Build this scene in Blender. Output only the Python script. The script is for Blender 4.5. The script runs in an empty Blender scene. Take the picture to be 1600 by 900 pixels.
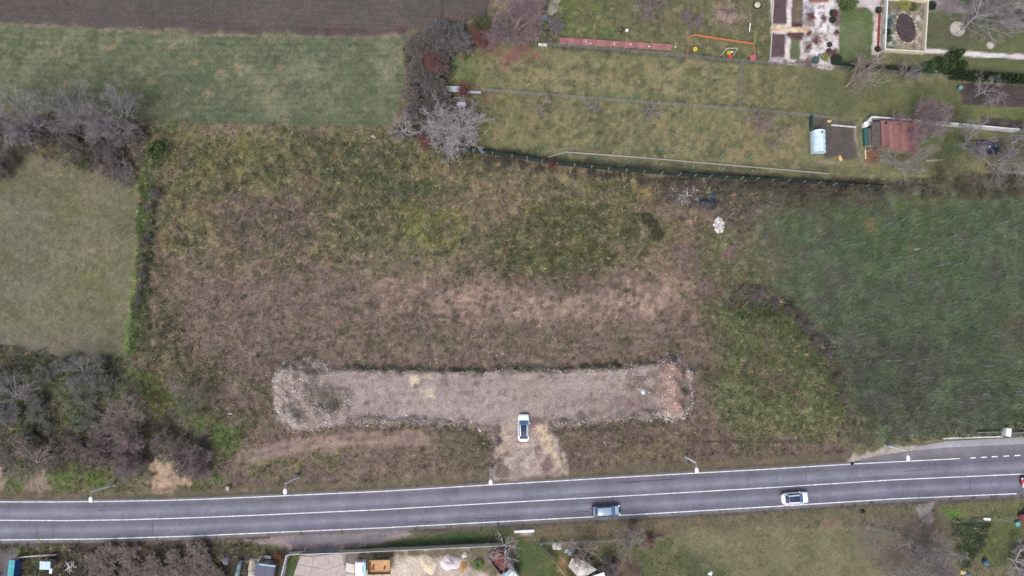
import bpy, math, random
import numpy as np
from mathutils import Vector, Matrix

# ------------------------------------------------------------------ camera, sky, sun, exposure
scene = bpy.context.scene
CAM_H, CAM_F, TILT = 116.0, 1081.0, math.atan2(110.0, 1081.0)      # drone height (m), focal length in photo pixels, tilt off nadir
cam_data = bpy.data.cameras.new("camera")
cam_data.sensor_width = 36.0
cam_data.lens = 36.0 * CAM_F / 1600.0
cam_data.clip_end = 20000.0
cam = bpy.data.objects.new("camera", cam_data)
cam.location = (0, 0, CAM_H)
cam.rotation_euler = (TILT, 0, 0)
scene.collection.objects.link(cam)
scene.camera = cam

SUN_EL, SUN_AZ = math.radians(56), math.radians(205)                # azimuth clockwise from +Y (up in the picture)
world = bpy.data.worlds.new("World")
scene.world = world
world.use_nodes = True
wn = world.node_tree.nodes; wl = world.node_tree.links
wn.clear()
sky_n = wn.new("ShaderNodeTexSky"); sky_n.sky_type = 'NISHITA'; sky_n.sun_disc = False
sky_n.sun_elevation = SUN_EL; sky_n.sun_rotation = SUN_AZ
sky_n.air_density = 1.0; sky_n.dust_density = 4.0; sky_n.ozone_density = 1.0
hsv = wn.new("ShaderNodeHueSaturation"); hsv.inputs["Saturation"].default_value = 0.62   # overcast: a nearly grey sky
bg = wn.new("ShaderNodeBackground"); bg.inputs["Strength"].default_value = 0.135
wo = wn.new("ShaderNodeOutputWorld")
wl.new(sky_n.outputs[0], hsv.inputs["Color"]); wl.new(hsv.outputs[0], bg.inputs["Color"]); wl.new(bg.outputs[0], wo.inputs["Surface"])

sun_data = bpy.data.lights.new("sun", 'SUN')
sun_data.energy = 1.4; sun_data.angle = math.radians(22); sun_data.color = (1.0, 0.975, 0.955)
sun = bpy.data.objects.new("sun", sun_data)
sd_ = Vector((math.sin(SUN_AZ) * math.cos(SUN_EL), math.cos(SUN_AZ) * math.cos(SUN_EL), math.sin(SUN_EL)))
sun.rotation_euler = sd_.to_track_quat('Z', 'Y').to_euler()
sun.location = (0, 0, 150)
scene.collection.objects.link(sun)

scene.view_settings.view_transform = 'Standard'
scene.view_settings.look = 'None'
scene.view_settings.gamma = 1.0
scene.view_settings.exposure = 0.47
scene.view_settings.use_curve_mapping = False
scene.render.engine = 'CYCLES'
scene.render.resolution_x = 1024; scene.render.resolution_y = 576

# ------------------------------------------------------------------ helpers
COL = scene.collection
rng = np.random.default_rng(11)
random.seed(5)
CT, ST = math.cos(TILT), math.sin(TILT)

def G(u, v, z=0.0):
    """place on the land (metres) for a spot read off the survey picture, at height z"""
    dx, dy, dz = (u - 800) / CAM_F, -(v - 450) / CAM_F, -1.0
    wy, wz = dy * CT - dz * ST, dy * ST + dz * CT
    t = (z - CAM_H) / wz
    return (dx * t, wy * t, z)

def UV(x, y):
    """numpy: the reverse of G for ground level"""
    z = -CAM_H
    cy = y * CT + z * ST
    cz = -y * ST + z * CT
    return 800 + CAM_F * x / (-cz), 450 - CAM_F * cy / (-cz)

def lin(c):
    c = np.asarray(c, dtype=np.float64) / 255.0
    return np.where(c <= 0.04045, c / 12.92, ((c + 0.055) / 1.055) ** 2.4)

def L3(c): 
    l = lin(c); return (float(l[0]), float(l[1]), float(l[2]), 1.0)

MATS = {}
def mat(name, rgb, rough=0.8, var=0.12, vs=3.0, bump=0.0, metallic=0.0, rgb2=None, spec=0.3, coat=0.0):
    """plain procedural surface: colour with noise variation (two tones if rgb2), optional bump; rgb in 0-255 sRGB"""
    if name in MATS: return MATS[name]
    m = bpy.data.materials.new(name); m.use_nodes = True
    nt = m.node_tree; b = nt.nodes["Principled BSDF"]
    b.inputs["Roughness"].default_value = rough; b.inputs["Metallic"].default_value = metallic
    b.inputs["Specular IOR Level"].default_value = spec
    if coat: b.inputs["Coat Weight"].default_value = coat; b.inputs["Coat Roughness"].default_value = 0.06
    tc = nt.nodes.new("ShaderNodeTexCoord")
    n = nt.nodes.new("ShaderNodeTexNoise"); n.inputs["Scale"].default_value = vs; n.inputs["Detail"].default_value = 6; n.inputs["Roughness"].default_value = 0.65
    nt.links.new(tc.outputs["Object"], n.inputs["Vector"])
    r = nt.nodes.new("ShaderNodeValToRGB")
    c = lin(rgb); c2 = lin(rgb2) if rgb2 is not None else None
    lo = c * (1 - var * 2) if c2 is None else c
    hi = np.minimum(c * (1 + var * 2), 0.95) if c2 is None else c2
    r.color_ramp.elements[0].position = 0.36; r.color_ramp.elements[1].position = 0.64
    r.color_ramp.elements[0].color = (*lo, 1); r.color_ramp.elements[1].color = (*hi, 1)
    nt.links.new(n.outputs["Fac"], r.inputs["Fac"]); nt.links.new(r.outputs["Color"], b.inputs["Base Color"])
    if bump:
        bm_ = nt.nodes.new("ShaderNodeBump"); bm_.inputs["Strength"].default_value = 0.7; bm_.inputs["Distance"].default_value = bump
        n2 = nt.nodes.new("ShaderNodeTexNoise"); n2.inputs["Scale"].default_value = vs * 4; n2.inputs["Detail"].default_value = 4
        nt.links.new(tc.outputs["Object"], n2.inputs["Vector"])
        nt.links.new(n2.outputs["Fac"], bm_.inputs["Height"]); nt.links.new(bm_.outputs["Normal"], b.inputs["Normal"])
    MATS[name] = m
    return m

def vcol_mat(name, rough=0.95, var=0.0, vs=3.0, bump=0.0, trans=0.0, amp2=0.0):
    """surface whose colour lives in the mesh attribute Col, with fine grain multiplied in"""
    if name in MATS: return MATS[name]
    m = bpy.data.materials.new(name); m.use_nodes = True
    nt = m.node_tree; b = nt.nodes["Principled BSDF"]
    b.inputs["Roughness"].default_value = rough; b.inputs["Specular IOR Level"].default_value = 0.12
    a = nt.nodes.new("ShaderNodeAttribute"); a.attribute_name = "Col"
    src = a.outputs["Color"]
    tc = nt.nodes.new("ShaderNodeTexCoord")
    if var:
        for sc, am in ((vs, var), (vs * 0.22, amp2)):
            if not am: continue
            n = nt.nodes.new("ShaderNodeTexNoise"); n.inputs["Scale"].default_value = sc; n.inputs["Detail"].default_value = 5; n.inputs["Roughness"].default_value = 0.7
            nt.links.new(tc.outputs["Object"], n.inputs["Vector"])
            mr = nt.nodes.new("ShaderNodeMapRange"); mr.inputs[1].default_value = 0.3; mr.inputs[2].default_value = 0.7
            mr.inputs[3].default_value = 1 - am; mr.inputs[4].default_value = 1 + am
            nt.links.new(n.outputs["Fac"], mr.inputs[0])
            mx = nt.nodes.new("ShaderNodeVectorMath"); mx.operation = 'MULTIPLY'
            nt.links.new(src, mx.inputs[0]); nt.links.new(mr.outputs[0], mx.inputs[1]); src = mx.outputs[0]
    nt.links.new(src, b.inputs["Base Color"])
    if bump:
        n2 = nt.nodes.new("ShaderNodeTexNoise"); n2.inputs["Scale"].default_value = vs * 1.3; n2.inputs["Detail"].default_value = 5
        nt.links.new(tc.outputs["Object"], n2.inputs["Vector"])
        bm_ = nt.nodes.new("ShaderNodeBump"); bm_.inputs["Strength"].default_value = 0.8; bm_.inputs["Distance"].default_value = bump
        nt.links.new(n2.outputs["Fac"], bm_.inputs["Height"]); nt.links.new(bm_.outputs["Normal"], b.inputs["Normal"])
    if trans:
        tr = nt.nodes.new("ShaderNodeBsdfTranslucent"); nt.links.new(src, tr.inputs["Color"])
        mxs = nt.nodes.new("ShaderNodeMixShader"); mxs.inputs[0].default_value = trans
        out = nt.nodes["Material Output"]
        nt.links.new(b.outputs[0], mxs.inputs[1]); nt.links.new(tr.outputs[0], mxs.inputs[2]); nt.links.new(mxs.outputs[0], out.inputs["Surface"])
    MATS[name] = m
    return m

def tag(o, label=None, cat=None, group=None, kind=None):
    if label: o["label"] = label
    if cat: o["category"] = cat
    if group: o["group"] = group
    if kind: o["kind"] = kind
    return o

def mk(name, V, F, material, parent=None, cols=None, smooth=False):
    """V (n,3), F list of faces or (m,3)/(m,4) int array, cols (n,3) linear"""
    me = bpy.data.meshes.new(name)
    V = np.asarray(V, dtype=np.float32).reshape(-1, 3)
    if isinstance(F, np.ndarray):
        n, k = F.shape
        me.vertices.add(len(V)); me.vertices.foreach_set("co", V.ravel())
        me.loops.add(n * k); me.loops.foreach_set("vertex_index", F.astype(np.int32).ravel())
        me.polygons.add(n); me.polygons.foreach_set("loop_start", np.arange(0, n * k, k, dtype=np.int32))
        me.update(calc_edges=True)
    else:
        me.from_pydata(V.tolist(), [], F); me.update()
    if cols is not None:
        at = me.attributes.new("Col", 'FLOAT_COLOR', 'POINT')
        c4 = np.ones((len(V), 4), dtype=np.float32); c4[:, :3] = cols
        at.data.foreach_set("color", c4.ravel())
    if smooth:
        me.polygons.foreach_set("use_smooth", np.ones(len(me.polygons), dtype=bool))
    me.materials.append(material)
    o = bpy.data.objects.new(name, me); COL.objects.link(o)
    if parent is not None: o.parent = parent
    return o

def thing(name, label, cat, loc=(0, 0, 0), rz=0.0, group=None):
    o = bpy.data.objects.new(name, None); COL.objects.link(o)
    o.empty_display_size = 0.3
    o.location = loc; o.rotation_euler = (0, 0, rz)
    return tag(o, label, cat, group)

class MB:
    """collects shapes (in the coordinates of the thing they belong to) and links them as one mesh"""
    def __init__(s): s.v = []; s.f = []
    def add(s, V, F):
        k = len(s.v); s.v += [tuple(map(float, p)) for p in V]; s.f += [tuple(i + k for i in f) for f in F]; return s
    def box(s, c, d, rz=0.0, rx=0.0, ry=0.0, bev=0.0):
        M = Matrix.Rotation(rz, 3, 'Z') @ Matrix.Rotation(ry, 3, 'Y') @ Matrix.Rotation(rx, 3, 'X')
        hx, hy, hz = d[0] / 2, d[1] / 2, d[2] / 2
        if bev:
            b = min(bev, hx * .9, hy * .9, hz * .9); P = []
            lay = [(-hz, b), (-hz + b, 0), (hz - b, 0), (hz, b)]
            for z, i in lay:
                P += [(-hx + i, -hy + b + i * 0, z), (-hx + b + i * 0, -hy + i, z), (hx - b, -hy + i, z), (hx - i, -hy + b, z), (hx - i, hy - b, z), (hx - b, hy - i, z), (-hx + b, hy - i, z), (-hx + i, hy - b, z)]
            F = [tuple(range(7, -1, -1)), tuple(range(24, 32))]
            for l in range(3):
                for i in range(8):
                    j = (i + 1) % 8; F.append((l * 8 + i, l * 8 + j, l * 8 + 8 + j, l * 8 + 8 + i))
        else:
            P = [(x, y, z) for z in (-hz, hz) for x, y in ((-hx, -hy), (hx, -hy), (hx, hy), (-hx, hy))]
            F = [(3, 2, 1, 0), (4, 5, 6, 7), (0, 1, 5, 4), (1, 2, 6, 5), (2, 3, 7, 6), (3, 0, 4, 7)]
        return s.add([Vector(c) + M @ Vector(p) for p in P], F)
    def prism(s, pts, z0, z1):
        """pts ccw outline [(x,y)], z0/z1 numbers or lists"""
        n = len(pts)
        z0 = [z0] * n if np.isscalar(z0) else z0; z1 = [z1] * n if np.isscalar(z1) else z1
        V = [(p[0], p[1], z) for p, z in zip(pts, z0)] + [(p[0], p[1], z) for p, z in zip(pts, z1)]
        F = [tuple(range(n - 1, -1, -1)), tuple(range(n, 2 * n))] + [(i, (i + 1) % n, n + (i + 1) % n, n + i) for i in range(n)]
        return s.add(V, F)
    def tube(s, pts, rad, n=8, cap=True):
        pts = [Vector(p) for p in pts]; rad = [rad] * len(pts) if np.isscalar(rad) else rad
        V = []; F = []
        for i, p in enumerate(pts):
            d = (pts[min(i + 1, len(pts) - 1)] - pts[max(i - 1, 0)]).normalized()
            a = d.cross(Vector((0, 0, 1)) if abs(d.z) < .9 else Vector((1, 0, 0))).normalized(); b = d.cross(a)
            for k in range(n):
                t = 2 * math.pi * k / n; V.append(p + (a * math.cos(t) + b * math.sin(t)) * rad[i])
        for i in range(len(pts) - 1):
            for k in range(n): F.append((i * n + k, i * n + (k + 1) % n, (i + 1) * n + (k + 1) % n, (i + 1) * n + k))
        if cap: F += [tuple(range(n - 1, -1, -1)), tuple(range((len(pts) - 1) * n, len(pts) * n))]
        return s.add(V, F)
    def lathe(s, c, prof, n=16, axis='Z'):
        V = []; F = []
        for r, z in prof:
            for k in range(n):
                t = 2 * math.pi * k / n; p = (r * math.cos(t), r * math.sin(t), z)
                if axis == 'Y': p = (p[0], p[2], p[1])
                if axis == 'X': p = (p[2], p[0], p[1])
                V.append((c[0] + p[0], c[1] + p[1], c[2] + p[2]))
        m = len(prof)
        for i in range(m - 1):
            for k in range(n): F.append((i * n + k, i * n + (k + 1) % n, (i + 1) * n + (k + 1) % n, (i + 1) * n + k))
        F += [tuple(range(n - 1, -1, -1)), tuple(range((m - 1) * n, m * n))]
        return s.add(V, F)
    def loft(s, rings, cap=True):
        n = len(rings[0]); V = [p for r in rings for p in r]; F = []
        for i in range(len(rings) - 1):
            for k in range(n): F.append((i * n + k, i * n + (k + 1) % n, (i + 1) * n + (k + 1) % n, (i + 1) * n + k))
        if cap: F += [tuple(range(n - 1, -1, -1)), tuple(range((len(rings) - 1) * n, len(rings) * n))]
        return s.add(V, F)
    def build(s, name, material, parent=None, smooth=False):
        o = mk(name, s.v, s.f, material, parent, smooth=smooth)
        return o

# ------------------------------------------------------------------ the land: grid, noise fields, painted ground cover, relief
STEP = 0.27
GX = np.arange(-98, 98.01, STEP); GY = np.arange(-43, 70.01, STEP)
NX, NY = len(GX), len(GY)
X, Y = np.meshgrid(GX, GY)
U, V_ = UV(X, Y)

def vnoise(x, y, seed):
    r = np.random.default_rng(seed).random((257, 257)); r[256] = r[0]; r[:, 256] = r[:, 0]
    xi = np.floor(x).astype(int); yi = np.floor(y).astype(int); fx = x - xi; fy = y - yi; xi &= 255; yi &= 255
    fx = fx * fx * fx * (fx * (fx * 6 - 15) + 10); fy = fy * fy * fy * (fy * (fy * 6 - 15) + 10)
    return (r[yi, xi] * (1 - fx) + r[yi, xi + 1] * fx) * (1 - fy) + (r[yi + 1, xi] * (1 - fx) + r[yi + 1, xi + 1] * fx) * fy

def fbm(x, y, scale, seed, octv=4, rough=0.55):
    a = 1.0; t = 0; s = 0; f = 1.0 / scale
    for k in range(octv):
        t = t + a * vnoise(x * f + 17.3 * k, y * f + 9.1 * k, seed + k); s += a; a *= rough; f *= 2.03
    n = t / s
    return (n - n.mean()) / (n.std() + 1e-9)          # zero mean, unit deviation

BX, BY = np.meshgrid(np.arange(0, NX * 1.7) * STEP, np.arange(0, NY * 1.9) * STEP)
FIELDS = {sc: fbm(BX, BY, sc, 100 + i * 10, 4 if sc > 1 else 2).astype(np.float32) for i, sc in enumerate((0.7, 1.6, 3.5, 8.0, 20.0))}
def field(sc, sub):
    k = min(FIELDS, key=lambda q: abs(math.log(q / sc))); Fk = FIELDS[k]
    sy, sx = int(rng.integers(0, Fk.shape[0] - NY)), int(rng.integers(0, Fk.shape[1] - NX))
    return Fk[sy:sy + NY, sx:sx + NX][sub]

ALB = np.zeros((NY, NX, 3)); VEG = np.zeros((NY, NX)); VH = np.full((NY, NX), 0.25); HZ = np.zeros((NY, NX))
ALB[:] = lin((100, 96, 76)); VEG[:] = 0.5

def seg_dist(u, v, pts, closed):
    d = np.full(u.shape, 1e9); n = len(pts)
    for i in range(n if closed else n - 1):
        ax, ay = pts[i]; bx, by = pts[(i + 1) % n]
        ex, ey = bx - ax, by - ay
        t = np.clip(((u - ax) * ex + (v - ay) * ey) / (ex * ex + ey * ey + 1e-9), 0, 1)
        d = np.minimum(d, np.hypot(u - ax - t * ex, v - ay - t * ey))
    return d

def inside(u, v, pts):
    r = np.zeros(u.shape, bool); n = len(pts)
    for i in range(n):
        ax, ay = pts[i]; bx, by = pts[(i + 1) % n]
        c = ((ay > v) != (by > v)) & (u < (bx - ax) * (v - ay) / ((by - ay) if by != ay else 1e-9) + ax)
        r ^= c
    return r

def shape_sd(shape, u, v):
    if shape[0] == 's': return shape[2] - seg_dist(u, v, shape[1], False)
    if shape[0] == 'e':
        _, cx, cy, rx, ry, *an = shape; a = math.radians(an[0]) if an else 0
        du, dv = u - cx, v - cy; p = du * math.cos(a) + dv * math.sin(a); q = -du * math.sin(a) + dv * math.cos(a)
        return (1 - np.hypot(p / rx, q / ry)) * min(rx, ry)
    d = seg_dist(u, v, shape, True)
    return np.where(inside(u, v, shape), d, -d)

def bounds(shape, pad):
    if shape[0] == 's': q = shape[1]; pad += shape[2]
    elif shape[0] == 'e': r = max(shape[3], shape[4]); q = [(shape[1] - r, shape[2] - r), (shape[1] + r, shape[2] + r)]
    else: q = shape
    us = [p[0] for p in q]; vs = [p[1] for p in q]
    c = [G(a, b) for a in (min(us) - pad, max(us) + pad) for b in (min(vs) - pad, max(vs) + pad)]
    x0, x1 = min(p[0] for p in c), max(p[0] for p in c); y0, y1 = min(p[1] for p in c), max(p[1] for p in c)
    ix = slice(max(0, int((x0 - GX[0]) / STEP)), max(0, min(NX, int((x1 - GX[0]) / STEP) + 2)))
    iy = slice(max(0, int((y0 - GY[0]) / STEP)), max(0, min(NY, int((y1 - GY[0]) / STEP) + 2)))
    return iy, ix

def sst(x): x = np.clip(x, 0, 1); return x * x * (3 - 2 * x)

def grey(c, k=0.06): g = c @ np.array([0.2126, 0.7152, 0.0722]); return c * (1 - k) + g * k

def P(shape, A=None, B=None, soft=4.0, ns=1.6, cov=None, cs=3.5, op=1.0, en=3.0, es=1.6, veg=None, vh=None, dz=None, bal=0.0, vig=None):
    """lay a patch of ground cover: colours A..B mottled at ns metres, edge softened by `soft` and roughened by `en` (pixels of the survey), cov = share of the patch covered"""
    sub = bounds(shape, soft + en * 2.5 + 2)
    u, v = U[sub], V_[sub]
    if u.size == 0: return
    sdv = shape_sd(shape, u, v) + en * field(es, sub)
    m = sst(sdv / soft * 0.5 + 0.5)
    if cov is not None:
        th = {True: 0}.get(cov, -1.4 + 2.8 * (1 - cov))
        m = m * sst((field(cs, sub) - th) * 0.9 + 0.5)
    m = m * op
    if A is not None:
        a = grey(lin(A)); b = grey(lin(B)) if B is not None else a * 0.9
        f = sst(field(ns, sub) * 0.33 + 0.5 + bal)
        c = a + (b - a) * f[..., None]
        ALB[sub] += (c - ALB[sub]) * m[..., None]
    if veg is not None: VEG[sub] += (veg - VEG[sub]) * m
    if vh is not None: VH[sub] += (vh - VH[sub]) * m
    if dz is not None: HZ[sub] += dz * m

def height(x, y):
    fx = np.clip((np.asarray(x) - GX[0]) / STEP, 0, NX - 1.001); fy = np.clip((np.asarray(y) - GY[0]) / STEP, 0, NY - 1.001)
    i = fx.astype(int); j = fy.astype(int); a = fx - i; b = fy - j
    return (HZ[j, i] * (1 - a) + HZ[j, i + 1] * a) * (1 - b) + (HZ[j + 1, i] * (1 - a) + HZ[j + 1, i + 1] * a) * b

def GP(u, v, up=0.0):
    """place on the finished terrain"""
    x, y, _ = G(u, v)
    z = float(height(np.array([x]), np.array([y]))[0])
    x, y, _ = G(u, v, z)
    z = float(height(np.array([x]), np.array([y]))[0])
    return (x, y, z + up)

# road outlines (edge lines and centre line of the carriageway)
def RL(pts):
    p = np.array(pts, float); return lambda u: np.interp(u, p[:, 0], p[:, 1])
r_top = RL([(-700, 806), (-300, 793), (-100, 786), (0, 784), (80, 784.2), (150, 783.7), (250, 782), (330, 779.5), (400, 776.5), (600, 767.5), (800, 755.5), (1000, 744), (1200, 733), (1330, 725), (1507, 716), (1600, 711), (2300, 671)])
r_mid = RL([(-700, 832), (-300, 820), (-100, 814), (0, 812.8), (100, 813.4), (200, 812), (300, 809), (400, 805), (600, 796), (800, 784.5), (1000, 773.5), (1200, 762), (1400, 749.5), (1600, 740.5), (2300, 702)])
r_bot = RL([(-700, 862), (-300, 850), (-100, 845), (0, 843.6), (150, 842), (300, 837.5), (400, 833), (600, 824.5), (800, 814), (1000, 803.5), (1200, 791.8), (1400, 779.3), (1594, 771), (2300, 730)])
# ------------------------------------------------------------------ ground cover, laid from the large fields to the small patches
# ploughed field, top left
P([(-90, -90), (770, -90), (768, 0), (755, 30), (700, 44), (640, 55), (560, 58), (400, 55), (300, 53), (200, 46), (100, 42), (0, 37), (-90, 33)], (80, 72, 71), (88, 78, 75), soft=1.5, en=0.8, ns=8, veg=0.0)
P([(-90, -20), (760, -20), (700, 30), (600, 35), (200, 25), (-90, 15)], (74, 75, 66), (84, 80, 74), soft=14, en=10, ns=8, op=0.55)
P([(300, 40), (640, 46), (560, 57), (400, 54)], (84, 68, 69), (78, 64, 66), soft=4, ns=3, op=0.7)
# mown grass field
P([(-90, 33), (0, 38), (100, 43), (200, 47), (300, 54), (400, 57), (560, 59), (632, 58), (636, 120), (630, 180), (600, 203), (420, 201), (280, 196), (-90, 190)], (82, 90, 68), (94, 99, 76), soft=2, en=1, ns=1.6, veg=0.35, vh=0.12)
P([(-90, 40), (632, 60), (630, 190), (-90, 190)], (125, 124, 97), (110, 112, 86), soft=10, ns=1.6, cov=0.30, cs=3.5, op=0.75)
P([(-90, 40), (632, 60), (630, 190), (-90, 190)], (75, 84, 65), (84, 92, 69), soft=10, ns=1.6, cov=0.45, cs=8, op=0.7)
P([(0, 42), (200, 55), (180, 90), (60, 110), (-60, 100)], (120, 116, 94), (100, 104, 80), soft=16, cov=0.45, cs=1.6, op=0.8)
P(('e', 470, 135, 70, 28), (120, 114, 94), (98, 98, 78), soft=18, cov=0.5, cs=1.6, op=0.8)
for u, v in ((176, 72), (103, 131), (235, 128), (325, 146), (268, 75), (437, 108), (300, 98), (370, 105), (345, 115), (145, 102)):
    P(('e', u, v, 6, 4), (150, 128, 98), (135, 118, 92), soft=5, en=2, op=0.7)
# field margins
P(('s', [(-60, 35), (0, 38), (100, 43), (200, 47.5), (300, 54), (400, 57), (560, 59.5), (640, 57)], 2.0), (128, 117, 98), (108, 102, 84), soft=3, en=1.5, op=0.9)
P(('s', [(640, 58), (700, 47), (750, 38)], 4), (122, 112, 92), (105, 96, 78), soft=4, en=2, op=0.8)
P(('s', [(640, 58), (638, 100), (634, 150), (622, 185), (600, 205)], 6), (132, 120, 95), (112, 104, 80), soft=6, en=3, veg=0.6, vh=0.3)
P([(270, 192), (420, 196), (610, 200), (640, 190), (620, 210), (580, 213), (300, 205)], (128, 113, 97), (110, 100, 84), soft=5, en=2.5, veg=0.6, vh=0.35)
P(('s', [(640, 130), (630, 175), (615, 205)], 6), (122, 103, 88), (105, 92, 78), soft=6, en=3)
# pasture at the left
P([(-90, 235), (40, 240), (120, 250), (218, 268), (222, 330), (208, 450), (196, 560), (100, 560), (-90, 545)], (98, 97, 75), (107, 104, 84), soft=4, en=2, ns=8, veg=0.45, vh=0.14)
P([(-90, 250), (200, 275), (205, 420), (190, 540), (-90, 540)], (88, 91, 67), (98, 96, 70), soft=20, cov=0.45, cs=8, op=0.7)
P([(60, 320), (190, 330), (195, 480), (80, 470)], (104, 102, 66), (96, 95, 66), soft=25, cov=0.5, cs=8, op=0.7)
P([(-60, 300), (70, 300), (60, 520), (-60, 520)], (106, 104, 94), (98, 98, 84), soft=30, cov=0.6, cs=8, op=0.6)
P([(-60, 520), (160, 530), (150, 560), (-60, 560)], (112, 101, 96), (100, 96, 84), soft=14, op=0.8)
P(('s', [(217, 262), (219, 300), (215, 360), (210, 400), (203, 460), (199, 520), (197, 548)], 2.5), (128, 112, 84), (118, 106, 80), soft=4, en=1.2, op=0.75)
# top-left hedge floor
P([(-90, 175), (60, 180), (240, 190), (262, 200), (225, 262), (150, 262), (60, 240), (-90, 240)], (86, 82, 72), (98, 88, 84), soft=8, en=6, ns=1.6, veg=0.8, vh=0.4)
P([(235, 200), (270, 196), (262, 240), (232, 262)], (82, 100, 58), (92, 104, 64), soft=8, en=5, veg=0.9, vh=0.35)
P(('e', 100, 232, 40, 10), (86, 100, 58), (98, 94, 70), soft=8, en=5, op=0.8)
P(('s', [(120, 225), (140, 240), (160, 235), (200, 245)], 5), (112, 98, 90), (100, 90, 82), soft=5, op=0.7)
# --- main meadow
P([(238, 215), (320, 203), (600, 212), (690, 228), (760, 245), (870, 262), (1000, 272), (1240, 285), (1180, 330), (1180, 420), (1110, 480), (1110, 560), (1120, 690), (1330, 700), (1330, 716), (900, 742), (600, 764), (380, 772), (330, 690), (262, 600), (205, 560), (225, 400)], (116, 99, 91), (106, 90, 84), soft=5, en=3, ns=1.6, veg=0.6, vh=0.25)
P([(238, 205), (320, 203), (600, 212), (700, 232), (880, 265), (1010, 280), (1060, 340), (1040, 400), (960, 430), (800, 430), (640, 400), (420, 420), (250, 400)], (111, 107, 76), (94, 92, 68), soft=26, en=14, es=3.5, ns=3.5, veg=0.8, vh=0.35)
P([(238, 205), (320, 203), (600, 212), (700, 232), (880, 265), (1010, 280), (1040, 400), (800, 420), (640, 390), (420, 410), (240, 400)], (131, 123, 84), (122, 118, 74), soft=14, cov=0.42, cs=1.6, ns=0.7, op=0.85)
P([(250, 210), (600, 214), (880, 265), (1010, 290), (1040, 410), (800, 420), (640, 400), (300, 400)], (76, 80, 62), (88, 88, 68), soft=14, cov=0.36, cs=3.5, ns=0.7, op=0.9)
P([(250, 210), (600, 214), (880, 265), (1010, 290), (1040, 410), (800, 430), (560, 440), (260, 400)], (70, 76, 58), (82, 90, 62), soft=12, cov=0.30, cs=1.6, ns=0.7, op=0.8)
P([(260, 220), (420, 220), (600, 230), (620, 380), (400, 420), (250, 380)], (132, 112, 92), (118, 100, 84), soft=20, cov=0.36, cs=3.5, op=0.75)
P([(500, 215), (600, 225), (650, 300), (560, 310), (480, 280)], (82, 86, 62), (94, 94, 68), soft=22, cov=0.7, cs=3.5, op=0.75)
P([(400, 210), (480, 212), (520, 250), (420, 250), (330, 240)], (98, 104, 64), (112, 110, 72), soft=14, cov=0.55, cs=1.6, op=0.8)
P(('e', 590, 345, 70, 50), (80, 86, 62), (96, 96, 68), soft=24, cov=0.6, cs=3.5, op=0.8)
P(('e', 665, 350, 40, 32), (118, 118, 72), (104, 108, 66), soft=18, cov=0.6, cs=1.6, op=0.85)
P([(700, 265), (790, 275), (800, 345), (740, 350), (690, 300)], (120, 105, 88), (132, 114, 94), soft=16, cov=0.7, cs=3.5, op=0.8)
P([(350, 300), (470, 310), (480, 370), (370, 380)], (114, 100, 93), (104, 92, 85), soft=22, en=12, es=3.5, op=0.9)
P([(760, 330), (830, 310), (960, 300), (1030, 345), (1000, 380), (930, 420), (860, 440), (780, 420)], (86, 88, 64), (98, 96, 70), soft=16, en=8, es=3.5, ns=1.6, op=0.85, veg=0.95, vh=0.45)
P([(760, 330), (960, 300), (1030, 345), (930, 420), (800, 430)], (70, 74, 58), (80, 82, 60), soft=14, cov=0.45, cs=1.6, op=0.8)
P(('e', 880, 300, 90, 22, 8), (112, 108, 76), (98, 100, 68), soft=14, cov=0.6, cs=1.6, op=0.8)
P([(760, 230), (890, 262), (880, 300), (770, 285)], (116, 104, 86), (126, 112, 92), soft=14, cov=0.7, cs=3.5, op=0.85)
P(('e', 905, 278, 22, 12), (140, 126, 100), (128, 112, 92), soft=10, op=0.85)
P([(985, 280), (1012, 285), (1020, 330), (1000, 330)], (146, 124, 82), (132, 112, 80), soft=8, en=5, op=0.85)
P(('s', [(1000, 340), (1018, 350), (1026, 366)], 6), (60, 62, 52), (70, 70, 56), soft=6, en=4, veg=1.0, vh=0.6)
P([(1030, 320), (1110, 320), (1100, 420), (1040, 430)], (122, 104, 82), (110, 96, 78), soft=16, cov=0.7, cs=3.5, op=0.8)
for q in ([(960, 380), (1010, 410), (1060, 440)], [(940, 385), (1000, 425), (1040, 450)], [(985, 372), (1040, 410), (1075, 440)]):
    P(('s', q, 2.5), (144, 122, 102), (132, 112, 94), soft=4, en=1.5, op=0.8)
# brown middle band with bare soil
P([(240, 410), (450, 400), (600, 410), (760, 410), (900, 440), (1100, 430), (1110, 570), (500, 575), (420, 600), (260, 560)], (116, 99, 92), (105, 90, 85), soft=24, en=10, es=3.5, ns=1.6, op=0.9)
P([(240, 400), (480, 400), (500, 560), (300, 580), (230, 520)], (106, 96, 84), (118, 102, 92), soft=24, cov=0.55, cs=3.5, op=0.8)
P([(560, 430), (700, 432), (880, 470), (1060, 445), (1060, 490), (880, 500), (640, 490), (560, 465)], (140, 119, 106), (124, 107, 97), soft=16, en=9, cov=0.5, cs=1.6, ns=0.7, op=0.85, veg=0.3, vh=0.2)
P([(540, 420), (1080, 430), (1090, 500), (540, 500)], (84, 78, 66), (94, 86, 70), soft=14, cov=0.25, cs=1.6, ns=0.7, op=0.8)
P([(420, 500), (1100, 500), (1100, 565), (420, 570)], (108, 96, 84), (98, 90, 78), soft=16, cov=0.6, cs=3.5, op=0.8)
P([(300, 520), (460, 500), (480, 560), (400, 640), (300, 620)], (108, 94, 88), (98, 88, 80), soft=20, op=0.8)
for v in (505, 516, 528, 540, 552):
    P(('s', [(480, v), (760, v + 2), (1060, v - 3)], 2), (96, 86, 77), (110, 98, 88), soft=3, en=2, op=0.45)
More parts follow.
